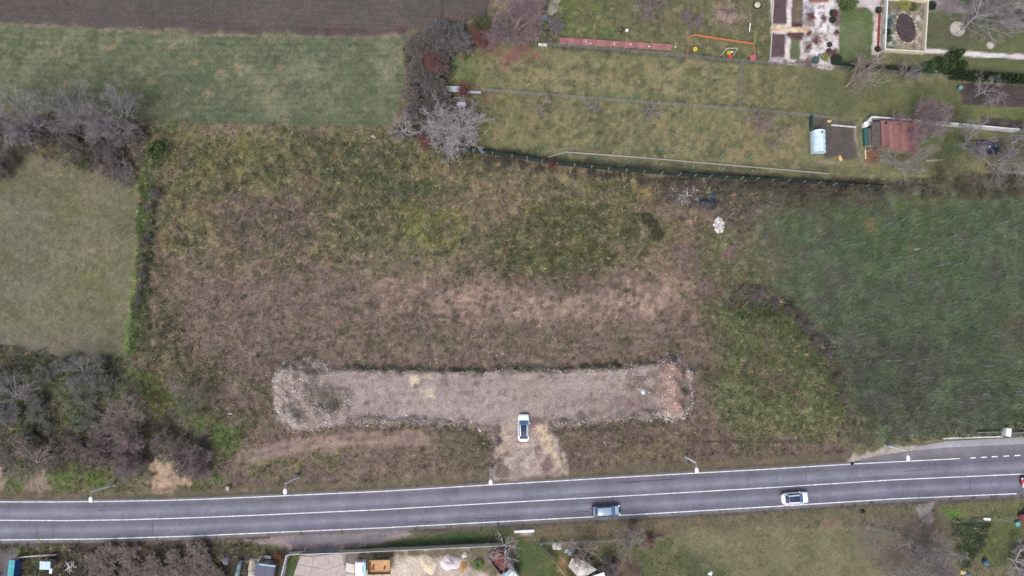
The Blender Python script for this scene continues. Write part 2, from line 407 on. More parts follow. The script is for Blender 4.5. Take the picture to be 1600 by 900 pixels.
for u, v, r in ((552, 482, 8), (545, 505, 5), (580, 478, 5), (655, 516, 6), (590, 560, 7), (587, 545, 6), (640, 488, 5), (720, 455, 8), (760, 470, 8), (890, 450, 8), (970, 455, 5), (700, 445, 7), (975, 530, 8), (850, 530, 7), (1050, 540, 8)):
    P(('e', u, v, r, r * 0.8), (72, 78, 58), (84, 84, 66), soft=5, en=3, op=0.75, veg=0.9, vh=0.35)
P([(205, 560), (265, 600), (340, 700), (380, 690), (440, 660), (420, 600), (280, 540), (225, 480)], (96, 96, 70), (84, 84, 64), soft=14, en=8, es=3.5, cov=0.8, cs=3.5, op=0.85, veg=0.9, vh=0.4)
P([(225, 400), (260, 390), (280, 480), (300, 560), (240, 560), (210, 520)], (78, 78, 62), (100, 96, 74), soft=12, cov=0.65, cs=1.6, op=0.85, veg=0.9, vh=0.4)
# hedge bank along the pasture
P([(222, 262), (255, 215), (268, 220), (246, 290), (240, 380), (232, 450), (222, 540), (200, 560), (208, 470), (216, 370)], (82, 97, 58), (74, 86, 56), soft=4, en=3, ns=1.6, veg=1.0, vh=0.35, dz=0.5)
P(('s', [(247, 290), (238, 350), (232, 400), (224, 440), (218, 480)], 7), (64, 66, 56), (72, 76, 58), soft=6, en=3, cov=0.75, cs=1.6, veg=1.0, vh=0.5)
P(('s', [(214, 390), (208, 440), (202, 500), (199, 545)], 3), (104, 122, 60), (94, 112, 62), soft=4, en=2, op=0.8)
# scrub floor, left below the pasture
P([(-90, 548), (60, 552), (180, 558), (240, 590), (330, 660), (360, 700), (340, 740), (-90, 745)], (92, 94, 72), (84, 82, 74), soft=8, en=6, es=3.5, ns=1.6, veg=1.0, vh=0.45)
P([(-60, 560), (180, 560), (180, 690), (-60, 700)], (70, 78, 60), (84, 94, 66), soft=14, cov=0.6, cs=3.5, op=0.85)
P([(-60, 640), (330, 660), (340, 730), (-60, 730)], (98, 88, 84), (84, 78, 72), soft=14, cov=0.55, cs=3.5, op=0.85)
P([(185, 560), (240, 590), (290, 640), (340, 690), (375, 700), (350, 720), (300, 660), (230, 610), (195, 590)], (92, 106, 62), (104, 108, 68), soft=6, en=4, veg=0.9, vh=0.3)
P(('s', [(205, 570), (245, 585), (262, 605)], 3), (122, 106, 92), (110, 100, 80), soft=4, op=0.8)
P([(215, 600), (262, 605), (262, 640), (225, 640)], (112, 110, 72), (96, 98, 64), soft=7, en=4, op=0.8)
P([(310, 645), (380, 665), (380, 705), (335, 700)], (82, 102, 56), (92, 102, 64), soft=8, en=4, op=0.85)
P(('e', 115, 660, 22, 10), (96, 104, 58), (84, 96, 58), soft=8, op=0.8)
P([(-60, 725), (90, 735), (250, 722), (370, 735), (375, 765), (-60, 778)], (86, 102, 58), (98, 98, 68), soft=7, en=4, cov=0.75, cs=3.5, veg=0.8, vh=0.25)
P([(235, 722), (262, 715), (280, 735), (300, 755), (250, 775), (236, 772)], (168, 145, 124), (148, 126, 108), soft=5, en=5, es=0.7, ns=0.7, veg=0.1)
P([(40, 752), (70, 735), (80, 765), (55, 775), (40, 775)], (146, 130, 114), (128, 112, 100), soft=5, en=4, es=0.7, veg=0.1)
P([(-60, 715), (5, 735), (8, 770), (-60, 775)], (140, 124, 108), (120, 108, 92), soft=5, en=4, es=0.7, veg=0.1)
P(('s', [(300, 748), (350, 732), (400, 712)], 6), (110, 92, 86), (98, 86, 78), soft=6, en=3, op=0.9)
# strip between the lot and the road
P([(380, 690), (440, 665), (540, 672), (760, 664), (780, 690), (770, 752), (380, 770), (350, 745)], (112, 95, 88), (100, 87, 80), soft=6, en=4, ns=1.6, veg=0.6, vh=0.25)
P([(375, 715), (440, 692), (560, 680), (680, 668), (680, 700), (560, 702), (460, 712), (400, 722)], (134, 115, 106), (118, 102, 96), soft=6, en=4, veg=0.2, vh=0.2)
P([(380, 720), (450, 708), (540, 702), (540, 730), (400, 745)], (92, 90, 66), (106, 104, 68), soft=8, en=5, cov=0.8, cs=1.6, op=0.85)
P([(680, 670), (760, 668), (775, 700), (765, 745), (700, 740), (660, 715)], (100, 90, 76), (90, 88, 66), soft=10, en=5, op=0.7)
P([(540, 700), (680, 695), (700, 735), (540, 745)], (104, 90, 82), (116, 100, 90), soft=12, op=0.8)
P([(865, 670), (1100, 645), (1330, 700), (1320, 716), (900, 742), (885, 720)], (110, 94, 86), (98, 86, 78), soft=6, en=4, ns=1.6, veg=0.7, vh=0.25)
P([(870, 670), (960, 664), (1060, 655), (1060, 690), (900, 700)], (92, 86, 70), (104, 92, 78), soft=10, cov=0.7, cs=3.5, op=0.8)
P([(1000, 700), (1070, 680), (1075, 715), (930, 725)], (118, 104, 74), (106, 98, 70), soft=10, cov=0.6, cs=1.6, op=0.8)
P(('s', [(-60, 778), (100, 777), (260, 775), (420, 765), (620, 757), (765, 748)], 7), (94, 88, 70), (104, 94, 76), soft=4, en=2, veg=0.6, vh=0.15)
P(('s', [(890, 742), (1080, 731), (1320, 716)], 8), (92, 84, 68), (102, 92, 74), soft=4, en=2, veg=0.6, vh=0.15)
P(('s', [(-60, 773), (100, 769), (300, 763), (430, 757), (620, 748)], 2.5), (78, 68, 60), (96, 84, 70), soft=3, en=2, op=0.6)
P(('s', [(-60, 780.5), (100, 779.8), (260, 777), (420, 770), (620, 761), (765, 752), (890, 745), (1080, 734), (1320, 720)], 2.0), (72, 72, 70), (84, 80, 74), soft=2, en=0.8, op=0.8, veg=0.1)
# --- gravel lot, entrance, berms and spoil heaps
P([(500, 582), (560, 577), (700, 580), (860, 578), (1000, 570), (1060, 562), (1080, 580), (1078, 640), (1040, 655), (900, 662), (862, 662), (885, 738), (772, 750), (775, 680), (740, 660), (560, 660), (470, 668), (432, 640), (430, 585), (450, 568)], (144, 131, 130), (133, 120, 119), soft=2.5, en=2, ns=1.6, veg=0.0, dz=0.45)
P([(520, 585), (900, 585), (1020, 580), (1000, 650), (860, 655), (740, 655), (560, 655)], (150, 138, 136), (142, 129, 126), soft=14, ns=3.5, op=0.6)
P([(780, 590), (1000, 585), (980, 640), (800, 650)], (146, 134, 122), (140, 126, 120), soft=20, cov=0.5, cs=3.5, op=0.6)
P(('e', 647, 595, 5, 7), (188, 172, 146), (176, 160, 136), soft=3, en=1.5); P(('e', 663, 589, 10, 3), (178, 164, 142), None, soft=3, en=1.5)
P([(655, 607), (677, 604), (676, 618), (656, 618)], (186, 172, 148), (170, 155, 138), soft=3, en=2); P(('e', 663, 630, 5, 8), (168, 152, 140), None, soft=5, op=0.8)
P(('e', 650, 602, 4, 4), (92, 90, 78), None, soft=3, en=1.5)
for u, v, r in ((846, 588, 5), (862, 585, 5), (932, 592, 4), (908, 633, 3), (932, 628, 4), (908, 648, 7), (968, 620, 4), (744, 599, 4), (765, 597, 3), (695, 600, 4), (610, 635, 5), (575, 630, 3), (850, 657, 8), (880, 655, 6), (925, 645, 5), (980, 630, 5), (985, 605, 5)):
    P(('e', u, v, r, r * .8), (98, 84, 82), (112, 98, 94), soft=3, en=2, op=0.8, veg=0.5, vh=0.2)
P([(955, 620), (1030, 605), (1032, 645), (960, 655), (930, 650)], (112, 96, 96), (126, 110, 106), soft=10, en=5, cov=0.8, cs=1.6, op=0.85)
P([(985, 580), (1030, 575), (1032, 610), (1000, 618), (990, 600)], (118, 104, 98), (104, 92, 88), soft=6, en=4, cov=0.8, cs=1.6)
# entrance fan
P([(775, 660), (865, 660), (872, 690), (888, 735), (800, 750), (772, 750), (776, 690)], (166, 151, 143), (146, 131, 125), soft=3, en=2, ns=0.7, veg=0.0)
P([(785, 655), (812, 650), (815, 690), (795, 700), (783, 690)], (166, 148, 136), (150, 134, 126), soft=6, en=3, op=0.8)
P([(840, 668), (852, 662), (862, 690), (884, 730), (884, 738), (870, 728), (852, 705), (846, 690)], (184, 164, 140), (168, 150, 130), soft=3, en=2)
P([(780, 695), (792, 692), (795, 700), (782, 712), (774, 730), (773, 712)], (184, 164, 142), (168, 148, 130), soft=3, en=1.5)
P([(795, 705), (801, 708), (799, 722), (795, 715)], (180, 160, 138), None, soft=3, en=1)
P([(762, 660), (783, 660), (784, 685), (775, 692), (765, 675)], (110, 92, 90), (98, 84, 82), soft=4, en=3, veg=0.4, vh=0.25)
P([(776, 715), (795, 705), (797, 735), (785, 752), (772, 748)], (112, 94, 92), (98, 86, 84), soft=5, en=4, cov=0.8, cs=1.6)
P([(840, 700), (856, 708), (868, 730), (850, 738), (842, 725)], (112, 92, 92), (126, 106, 102), soft=5, en=4, cov=0.85, cs=1.6)
P([(795, 742), (880, 737), (885, 744), (795, 752)], (112, 104, 96), (126, 114, 106), soft=3, en=2, op=0.7)
P(('e', 835, 657, 9, 5), (92, 80, 78), None, soft=4, en=3, op=0.8)
# left spoil heap
P([(432, 585), (450, 568), (500, 566), (520, 580), (505, 615), (540, 625), (545, 645), (520, 660), (485, 670), (440, 655), (430, 620)], (138, 123, 115), (116, 103, 97), soft=3, en=2, ns=0.7)
P(('s', [(447, 585), (443, 615), (448, 645), (470, 658)], 11), (158, 143, 132), (128, 112, 102), soft=16, en=3, ns=0.7, dz=2.0, op=1)
P(('s', [(470, 572), (478, 600), (482, 640)], 16), None, soft=18, en=4, es=1.6, dz=1.3)
P(('s', [(462, 585), (459, 615), (468, 645)], 6), (142, 126, 121), (112, 100, 96), soft=7, en=5, ns=0.7, op=0.75)
P(('s', [(452, 600), (450, 630), (452, 648)], 3), (150, 122, 100), (136, 112, 94), soft=4, en=2, op=0.8)
P([(470, 575), (510, 578), (512, 610), (540, 630), (520, 650), (480, 640), (480, 600)], (96, 86, 82), (84, 82, 72), soft=8, en=5, cov=0.5, cs=3.5, op=0.8, veg=0.4, vh=0.2)
P(('e', 526, 630, 9, 8), (84, 88, 66), (96, 88, 76), soft=6, en=3, dz=-0.4, veg=0.7, vh=0.25)
P(('s', [(510, 640), (520, 645), (538, 640), (545, 625), (532, 614)], 6), None, soft=8, dz=0.6)
# right spoil heap
P([(1030, 565), (1045, 560), (1075, 570), (1080, 610), (1076, 640), (1050, 652), (1035, 645), (1028, 610)], (140, 116, 108), (124, 104, 98), soft=3, en=2, ns=0.7)
P(('s', [(1045, 575), (1046, 610), (1048, 640)], 12), (152, 122, 110), (136, 108, 98), soft=6, en=3, ns=0.7)
P(('s', [(1065, 575), (1068, 610), (1066, 635)], 6), (92, 86, 82), (106, 94, 90), soft=5, en=2)
P(('s', [(1046, 578), (1048, 610), (1050, 636)], 12), None, soft=16, en=3, dz=2.2)
P(('s', [(1074, 580), (1077, 610), (1072, 635)], 3), None, soft=6, dz=0.5)
P([(1082, 575), (1115, 590), (1112, 630), (1085, 635)], (90, 84, 78), (100, 90, 82), soft=10, en=5, op=0.8)
# berms
P(('s', [(520, 578), (580, 579), (660, 581), (760, 580), (900, 579), (960, 574), (1020, 570)], 3.5), (124, 112, 106), (104, 96, 88), soft=3, en=2.5, dz=0.5)
P(('s', [(560, 572), (700, 577), (900, 573), (1010, 566)], 4), (84, 82, 66), (94, 86, 72), soft=5, en=4, cov=0.75, cs=1.6, veg=0.9, vh=0.3, dz=-0.2)
P(('s', [(545, 658), (600, 658), (680, 660), (740, 662), (762, 672), (775, 690)], 4), (122, 108, 106), (104, 92, 90), soft=4, en=3, dz=0.45)
P(('s', [(862, 663), (900, 660), (980, 654), (1030, 648)], 3.5), (122, 110, 106), (104, 94, 90), soft=4, en=3, dz=0.45)
P(('s', [(540, 668), (640, 668), (730, 672), (760, 690)], 4.5), (82, 78, 66), (92, 88, 70), soft=6, en=4, cov=0.8, cs=1.6, veg=0.9, vh=0.3, dz=-0.2)
P(('s', [(866, 672), (900, 668), (980, 661), (1050, 657)], 4.5), (80, 76, 66), (90, 84, 70), soft=6, en=4, cov=0.8, cs=1.6, veg=0.9, vh=0.3, dz=-0.2)
P(('s', [(428, 580), (425, 620), (434, 660), (485, 676)], 4), (82, 78, 70), (92, 86, 74), soft=6, en=3, op=0.8, dz=-0.15)
# --- right hump and overgrown vineyard
P([(1105, 480), (1160, 465), (1230, 480), (1270, 530), (1310, 590), (1320, 660), (1280, 690), (1160, 690), (1110, 620)], (99, 101, 73), (88, 94, 67), soft=24, en=9, es=3.5, ns=1.6, veg=1.0, vh=0.4, dz=0.7)
P([(1140, 490), (1230, 490), (1280, 580), (1290, 650), (1180, 660), (1130, 600)], None, soft=26, dz=2.0)
P([(1120, 500), (1200, 520), (1220, 600), (1160, 640), (1110, 580)], (106, 93, 86), (96, 90, 76), soft=20, cov=0.55, cs=3.5, op=0.85)
P([(1180, 600), (1280, 600), (1290, 670), (1180, 675)], (110, 100, 80), (98, 96, 72), soft=16, cov=0.6, cs=3.5, op=0.8)
P([(1115, 478), (1170, 465), (1240, 485), (1270, 530), (1250, 535), (1200, 500), (1150, 490)], (92, 108, 62), (102, 110, 70), soft=8, en=5, op=0.8)
P([(1282, 560), (1300, 580), (1312, 620), (1314, 660), (1298, 660), (1294, 610)], (84, 112, 54), (94, 110, 60), soft=5, en=3, op=0.9, veg=1.0, vh=0.35)
P([(1130, 470), (1160, 445), (1230, 455), (1290, 520), (1320, 600), (1330, 680), (1318, 680), (1308, 610), (1270, 535), (1220, 480)], (80, 77, 70), (90, 84, 80), soft=9, en=6, es=1.6, ns=1.6, veg=1.0, vh=0.6)
P([(1180, 330), (1250, 300), (1400, 290), (1700, 280), (1700, 680), (1580, 670), (1480, 685), (1390, 695), (1340, 690), (1325, 620), (1290, 530), (1230, 460), (1180, 440), (1170, 380)], (84, 98, 74), (76, 88, 68), soft=16, en=10, es=3.5, ns=1.6, veg=1.0, vh=0.6)
P([(1200, 330), (1380, 320), (1480, 330), (1500, 420), (1300, 430), (1210, 410)], (74, 92, 62), (84, 96, 66), soft=20, cov=0.6, cs=1.6, op=0.75)
P([(1280, 520), (1400, 520), (1560, 580), (1560, 680), (1360, 690)], (76, 78, 70), (66, 72, 62), soft=20, cov=0.7, cs=3.5, op=0.8)
P([(1040, 270), (1240, 283), (1400, 290), (1600, 270), (1600, 300), (1400, 315), (1240, 330), (1170, 360), (1130, 340), (1040, 310)], (92, 84, 78), (82, 78, 70), soft=10, en=6, es=3.5, veg=1.0, vh=0.5)
P([(1090, 350), (1200, 360), (1220, 440), (1160, 450), (1090, 430)], (98, 98, 72), (86, 92, 66), soft=16, en=8, cov=0.8, cs=3.5, op=0.85, veg=1, vh=0.5)
for u, v in ((1233, 346), (1260, 339), (1345, 338), (1378, 327), (1405, 325), (1462, 315), (1528, 320), (1435, 315)):
    P(('e', u, v, 9, 6), (108, 114, 66), (96, 106, 62), soft=6, en=3, op=0.8)
P(('e', 1357, 350, 9, 6), (134, 122, 82), None, soft=6, en=3, op=0.8)
P([(1335, 655), (1400, 640), (1400, 690), (1340, 692)], (90, 76, 72), (80, 84, 62), soft=10, en=5, cov=0.7, cs=1.6)
P([(1380, 240), (1600, 240), (1640, 300), (1420, 300)], (84, 84, 68), (92, 84, 80), soft=12, en=6, op=0.8, veg=0.9, vh=0.4)
P(('e', 1580, 515, 14, 22), (104, 94, 74), None, soft=14, op=0.7)
P([(1575, 640), (1620, 640), (1620, 672), (1575, 675)], (60, 74, 56), (70, 84, 60), soft=6)
# --- gardens
P([(690, 70), (840, 75), (1200, 100), (1600, 128), (1700, 140), (1700, 260), (1400, 280), (1240, 285), (1000, 270), (860, 255), (740, 232), (700, 200), (690, 140)], (113, 110, 79), (100, 100, 72), soft=3, en=2, ns=1.6, veg=0.6, vh=0.15)
P([(760, 80), (1150, 100), (1155, 165), (1000, 160), (760, 140)], (132, 122, 92), (118, 112, 82), soft=10, cov=0.55, cs=3.5, op=0.85)
P([(760, 145), (1000, 160), (1250, 185), (1250, 265), (1000, 255), (870, 240), (760, 220)], (128, 116, 86), (116, 108, 78), soft=10, cov=0.5, cs=3.5, op=0.8)
P([(760, 85), (1250, 115), (1250, 265), (760, 220)], (82, 84, 62), (92, 92, 68), soft=8, cov=0.28, cs=1.6, ns=0.7, op=0.7)
P([(700, 85), (740, 80), (750, 130), (700, 135)], (84, 102, 60), (96, 106, 68), soft=10, en=4, op=0.85)
P([(745, 150), (800, 150), (800, 225), (745, 225)], (104, 110, 62), (94, 102, 62), soft=12, cov=0.7, cs=3.5, op=0.8)
P([(930, 140), (1050, 150), (1050, 162), (930, 154)], (84, 100, 66), (96, 104, 72), soft=5, en=2, op=0.8)
P([(1160, 105), (1260, 112), (1260, 175), (1160, 170)], (94, 92, 66), (106, 102, 72), soft=8, en=4, op=0.8)
P([(1260, 118), (1500, 130), (1500, 190), (1350, 185), (1265, 178)], (84, 90, 62), (96, 98, 66), soft=8, en=4, ns=3.5, op=0.85)
P([(1400, 140), (1500, 150), (1500, 185), (1440, 185)], (90, 100, 64), (98, 104, 66), soft=8, op=0.8)
P([(1500, 128), (1700, 138), (1700, 172), (1502, 164)], (80, 68, 68), (72, 64, 64), soft=1.5, en=0.8, veg=0.0)
P([(1500, 165), (1700, 175), (1700, 198), (1535, 188), (1500, 184)], (104, 108, 68), (92, 100, 64), soft=3, en=1.5)
P([(1532, 182), (1700, 196), (1700, 210), (1532, 198)], (78, 68, 66), (72, 64, 62), soft=1.5, en=0.6, veg=0.0)
P([(1557, 185), (1575, 187), (1575, 200), (1557, 198)], (94, 92, 68), None, soft=2)
P([(1435, 200), (1510, 205), (1520, 245), (1440, 250)], (74, 84, 58), (84, 92, 60), soft=6, en=3, op=0.9)
P(('e', 1460, 232, 9, 7), (110, 104, 88), None, soft=5, op=0.8)
P([(1555, 215), (1640, 215), (1640, 260), (1560, 250)], (80, 78, 66), (70, 70, 62), soft=8, op=0.8)
P([(1265, 180), (1340, 190), (1338, 245), (1262, 240)], (84, 78, 70), (92, 86, 76), soft=4, en=2, veg=0.3, vh=0.15)
P([(1290, 200), (1335, 205), (1333, 250), (1288, 245)], (88, 78, 76), (80, 74, 72), soft=3, en=1.5, veg=0.1)
P(('s', [(1336, 198), (1337, 215), (1342, 240), (1352, 258)], 1.6), (138, 128, 120), None, soft=2, en=0.8, veg=0)
P(('s', [(1273, 252), (1295, 253), (1312, 254)], 1.5), (140, 130, 122), None, soft=2, en=0.8)
P([(1352, 232), (1372, 232), (1375, 255), (1350, 255)], (126, 86, 66), (104, 80, 66), soft=4, en=2, veg=0.1)
P([(1362, 192), (1376, 192), (1378, 235), (1362, 235)], (86, 76, 72), (78, 70, 66), soft=2)
P(('s', [(745, 232), (900, 250), (1050, 262), (1200, 275), (1340, 283)], 4), (64, 66, 58), (76, 76, 62), soft=4, en=2, op=0.85)
P([(1095, 262), (1320, 272), (1330, 262), (1100, 252)], (98, 98, 70), (84, 86, 64), soft=4, en=2)
# upper garden
P([(842, -90), (1205, -90), (1205, 100), (1050, 88), (845, 70)], (98, 98, 70), (86, 90, 64), soft=2, en=1.5, ns=3.5, veg=0.7, vh=0.2)
P([(850, -20), (960, -20), (960, 50), (860, 50)], (96, 106, 58), (86, 96, 58), soft=12, cov=0.65, cs=3.5, op=0.85)
P([(945, 40), (970, 40), (965, 65), (948, 62)], (82, 104, 62), None, soft=6, op=0.8)
P([(960, 0), (1200, 10), (1200, 60), (980, 40)], (108, 100, 78), (92, 88, 70), soft=14, cov=0.6, cs=3.5, op=0.8)
P([(1060, 45), (1140, 48), (1200, 60), (1190, 90), (1060, 70)], (92, 96, 68), (104, 100, 76), soft=8, op=0.6)
P(('e', 1135, 22, 22, 16), (128, 112, 104), (108, 98, 88), soft=8, en=4, op=0.85)
P(('e', 1120, 15, 6, 5), (140, 112, 88), None, soft=4)
P([(855, 68), (1050, 80), (1200, 96), (1200, 103), (1050, 88), (855, 76)], (72, 72, 60), (84, 82, 64), soft=3, en=1.5, op=0.8)
P([(1025, 55), (1070, 60), (1070, 88), (1025, 84)], (104, 104, 72), None, soft=6, op=0.7)
P([(848, 45), (870, 45), (872, 68), (845, 68)], (72, 66, 62), (84, 78, 72), soft=3)
P([(855, 5), (875, -5), (872, 12), (866, 22), (856, 20)], (150, 150, 132), (128, 122, 112), soft=2, en=1.5, ns=0.7)
P([(1130, 85), (1205, 95), (1205, 60), (1180, 55)], (86, 92, 62), None, soft=5, op=0.7)
# reed corner and red leaf litter near the hedgerow
P([(755, -30), (845, -30), (838, 60), (800, 30), (770, 10)], (134, 118, 96), (108, 96, 86), soft=6, en=4, ns=0.7, veg=0.9, vh=0.5)
P([(770, 70), (835, 70), (830, 100), (780, 98)], (110, 78, 74), (124, 88, 82), soft=10, en=6, es=1.6, ns=0.7, op=0.85)
P([(715, 68), (770, 64), (770, 80), (720, 82)], (98, 76, 70), None, soft=8, en=4, op=0.8)
P([(640, 60), (720, 40), (755, 50), (740, 80), (705, 90), (700, 150), (720, 235), (610, 215), (640, 170)], (76, 74, 66), (68, 68, 60), soft=8, en=5, veg=1.0, vh=0.5)
P([(645, 70), (690, 60), (680, 100), (645, 110)], (84, 88, 72), (92, 90, 80), soft=8, op=0.8)
P([(735, 35), (770, 35), (772, 50), (740, 55)], (100, 100, 68), (88, 96, 58), soft=6, en=3)
P([(745, 140), (770, 145), (775, 165), (748, 165)], (118, 92, 82), None, soft=8, en=4, op=0.7)
P([(700, 150), (755, 150), (750, 235), (700, 235)], (80, 78, 64), (92, 90, 68), soft=8, en=4, op=0.7)
# formal garden, top right
P([(1203, -90), (1700, -90), (1700, 110), (1600, 120), (1500, 112), (1310, 104), (1203, 98)], (92, 96, 66), (84, 92, 62), soft=1.5, en=0.6, ns=3.5, veg=0.3, vh=0.1)
P([(1205, -90), (1312, -90), (1310, 90), (1300, 108), (1270, 104), (1204, 97)], (196, 186, 182), (178, 166, 166), soft=1.5, en=0.8, ns=0.7, veg=0.0)
P([(1272, 0), (1311, 0), (1309, 82), (1290, 100), (1268, 80)], (208, 202, 204), (192, 184, 186), soft=4, en=1)
P([(1254, 2), (1272, 2), (1270, 42), (1254, 42)], (168, 164, 170), (130, 122, 128), soft=2, en=1, ns=0.7)
P([(1252, 52), (1270, 52), (1266, 82), (1252, 82)], (186, 178, 180), (112, 108, 104), soft=2, en=1, ns=0.7)
for q in ([(1208, -40), (1230, -40), (1229, 38), (1207, 38)], [(1206, 52), (1227, 53), (1226, 91), (1204, 90)]):
    P(q, (86, 72, 74), (80, 68, 72), soft=1, en=0.4, veg=0.0)
P([(1239, -40), (1255, -40), (1254, 36), (1237, 36)], (106, 94, 80), (94, 84, 72), soft=1, en=0.5); P([(1237, 36), (1254, 36), (1253, 43), (1237, 43)], (72, 52, 54), None, soft=1, en=0.5)
P([(1236, 51), (1250, 52), (1250, 94), (1234, 93)], (86, 96, 66), (94, 98, 74), soft=1, en=0.5, veg=0.4, vh=0.12); P([(1236, 51), (1250, 52), (1250, 60), (1236, 60)], (90, 62, 66), None, soft=1)
P([(1205, 39), (1268, 44), (1267, 51), (1204, 49)], (200, 186, 156), (170, 140, 112), soft=1, en=0.6, ns=0.7)
P([(1204, 90), (1226, 91), (1226, 98), (1202, 97)], (188, 176, 182), (150, 136, 142), soft=1.5, en=0.8)
P([(1226, 94), (1262, 97), (1262, 103), (1226, 101)], (116, 108, 96), None, soft=2)
P(('s', [(1268, 52), (1290, 56), (1308, 61)], 0.8), (168, 148, 130), None, soft=1.5, en=0.3)
P([(1258, -60), (1300, -60), (1294, 2), (1262, 5)], (140, 92, 78), (118, 80, 72), soft=2, en=1, ns=0.7)
for u, v, rx, ry, c in ((1264, 98, 9, 9, (112, 90, 88)), (1302, 90, 7, 11, (110, 86, 90)), (1308, 30, 8, 9, (120, 98, 106)), (1265, 35, 5, 6, (138, 116, 112))):
    P(('e', u, v, rx, ry), c, tuple(int(q * .9) for q in c), soft=3, en=2, es=0.7, ns=0.7)
P([(1313, 17), (1366, 17), (1363, 84), (1370, 86), (1369, 100), (1309, 98)], (82, 97, 60), (92, 102, 68), soft=1.5, en=0.8, ns=3.5, veg=0.4, vh=0.1)
P(('e', 1335, 55, 18, 20), (104, 108, 82), (96, 104, 74), soft=14, op=0.75)
P([(1366, 20), (1378, 20), (1374, 86), (1362, 84)], (198, 186, 180), (170, 150, 142), soft=1.2, en=0.6, ns=0.7, veg=0.0)
P([(1325, -60), (1380, -60), (1378, 20), (1366, 20), (1352, 10), (1328, 14)], (186, 176, 178), (158, 146, 146), soft=2, en=1.2, veg=0.0)
P([(1377, -50), (1446, -50), (1443, 86), (1376, 82)], (150, 140, 130), (118, 116, 96), soft=1, en=0.4, ns=0.7, cs=1.6, veg=0.1)
P([(1382, 20), (1400, 18), (1398, 70), (1382, 78)], (176, 168, 168), (96, 104, 96), soft=2, en=1.5, ns=0.7)
P([(1434, 25), (1442, 25), (1438, 80), (1428, 80), (1432, 55)], (186, 174, 166), (132, 112, 98), soft=2, en=1.5, ns=0.7)
P([(1385, 70), (1430, 74), (1430, 82), (1384, 80)], (116, 108, 82), (170, 158, 150), soft=2, en=1)
P([(1385, 0), (1440, 2), (1435, 14), (1388, 14)], (98, 98, 72), (118, 104, 78), soft=2, en=1.5)
P([(1448, 22), (1470, 18), (1588, 26), (1610, 45), (1610, 88), (1447, 76)], (84, 90, 64), (92, 98, 66), soft=1.5, en=0.7, ns=3.5, veg=0.3, vh=0.1)
P([(1450, 22), (1530, 24), (1520, 74), (1450, 74)], (88, 84, 70), (84, 86, 66), soft=14, op=0.7)
P([(1440, -20), (1600, -10), (1600, 40), (1586, 26), (1470, 18), (1448, 24)], (146, 132, 134), (116, 106, 110), soft=2.5, en=2, ns=1.6, op=0.85)
P([(1470, -60), (1600, -60), (1640, 5), (1500, 2)], (88, 100, 64), (78, 84, 64), soft=6, en=3)
P([(1446, 76), (1520, 81), (1610, 86), (1612, 93), (1520, 89), (1446, 83)], (206, 198, 200), (192, 182, 184), soft=1, en=0.5, veg=0.0)
P([(1372, 86), (1446, 86), (1480, 84), (1480, 100), (1372, 100)], (106, 102, 76), (94, 94, 68), soft=3, en=1.5)
P([(1440, 95), (1610, 98), (1610, 118), (1440, 114)], (92, 96, 66), (104, 104, 70), soft=3, op=0.8)
# --- south side of the road
P([(-90, 846), (300, 846), (430, 843), (640, 832), (820, 822), (1000, 811), (1200, 800), (1450, 786), (1700, 778), (1700, 990), (-90, 990)], (104, 97, 77), (94, 90, 70), soft=3, en=2, ns=1.6, veg=0.6, vh=0.2)
P([(-90, 850), (420, 850), (440, 990), (-90, 990)], (84, 74, 68), (74, 68, 62), soft=4, en=3, es=1.6, veg=0.9, vh=0.4)
P([(20, 852), (110, 850), (100, 868), (25, 868)], (84, 98, 56), (94, 90, 66), soft=5, en=4, op=0.8)
P([(35, 872), (75, 872), (75, 910), (35, 910)], (74, 84, 56), (86, 88, 64), soft=4, op=0.8)
P([(-60, 855), (25, 858), (24, 910), (-60, 910)], (98, 94, 98), (86, 82, 84), soft=4, en=2, veg=0.1)
P(('e', 52, 850, 18, 4), (124, 120, 128), None, soft=3, en=2)
P([(240, 880), (340, 865), (340, 910), (240, 910)], (74, 82, 58), (84, 80, 64), soft=8, op=0.8)
P([(355, 855), (440, 848), (440, 868), (365, 868)], (78, 90, 54), (88, 84, 64), soft=5, en=3, op=0.85)
P([(140, 855), (230, 850), (230, 870), (150, 880)], (120, 88, 74), (92, 76, 70), soft=8, cov=0.5, cs=1.6, op=0.8)
# lay-by and dirt apron
P([(380, 838), (460, 836), (660, 828), (640, 838), (600, 848), (560, 858), (520, 861), (460, 862), (425, 855), (385, 848)], (146, 130, 126), (132, 118, 116), soft=3, en=2, ns=1.6, veg=0.0)
P([(420, 838), (640, 829), (600, 842), (550, 850), (500, 852), (450, 848)], (112, 106, 114), (126, 118, 122), soft=2.5, en=2, ns=1.6, veg=0.0)
P([(530, 860), (600, 850), (660, 838), (720, 830), (800, 826), (800, 848), (700, 853), (540, 862)], (66, 82, 52), (74, 86, 56), soft=2, en=1.2, ns=3.5, veg=0.8, vh=0.15)
P([(740, 828), (805, 824), (800, 846), (770, 850)], (92, 88, 66), (82, 84, 60), soft=6, en=3, op=0.8)
P([(803, 824), (836, 823), (834, 838), (812, 840)], (160, 154, 148), (136, 128, 120), soft=3, en=2)
P([(806, 838), (845, 848), (898, 910), (800, 910)], (70, 86, 52), (84, 88, 58), soft=3, en=1.5, ns=3.5, veg=0.7, vh=0.15)
P([(846, 850), (890, 862), (960, 850), (1080, 840), (1100, 880), (1040, 910), (900, 910)], (80, 88, 58), (92, 92, 66), soft=5, en=3, ns=3.5, veg=0.7, vh=0.2)
P([(850, 868), (890, 868), (895, 910), (898, 910)], (112, 104, 66), (98, 96, 62), soft=4, en=2)
P(('e', 880, 882, 9, 8), (190, 150, 104), (160, 128, 94), soft=5, en=3, ns=0.7, veg=0.1)
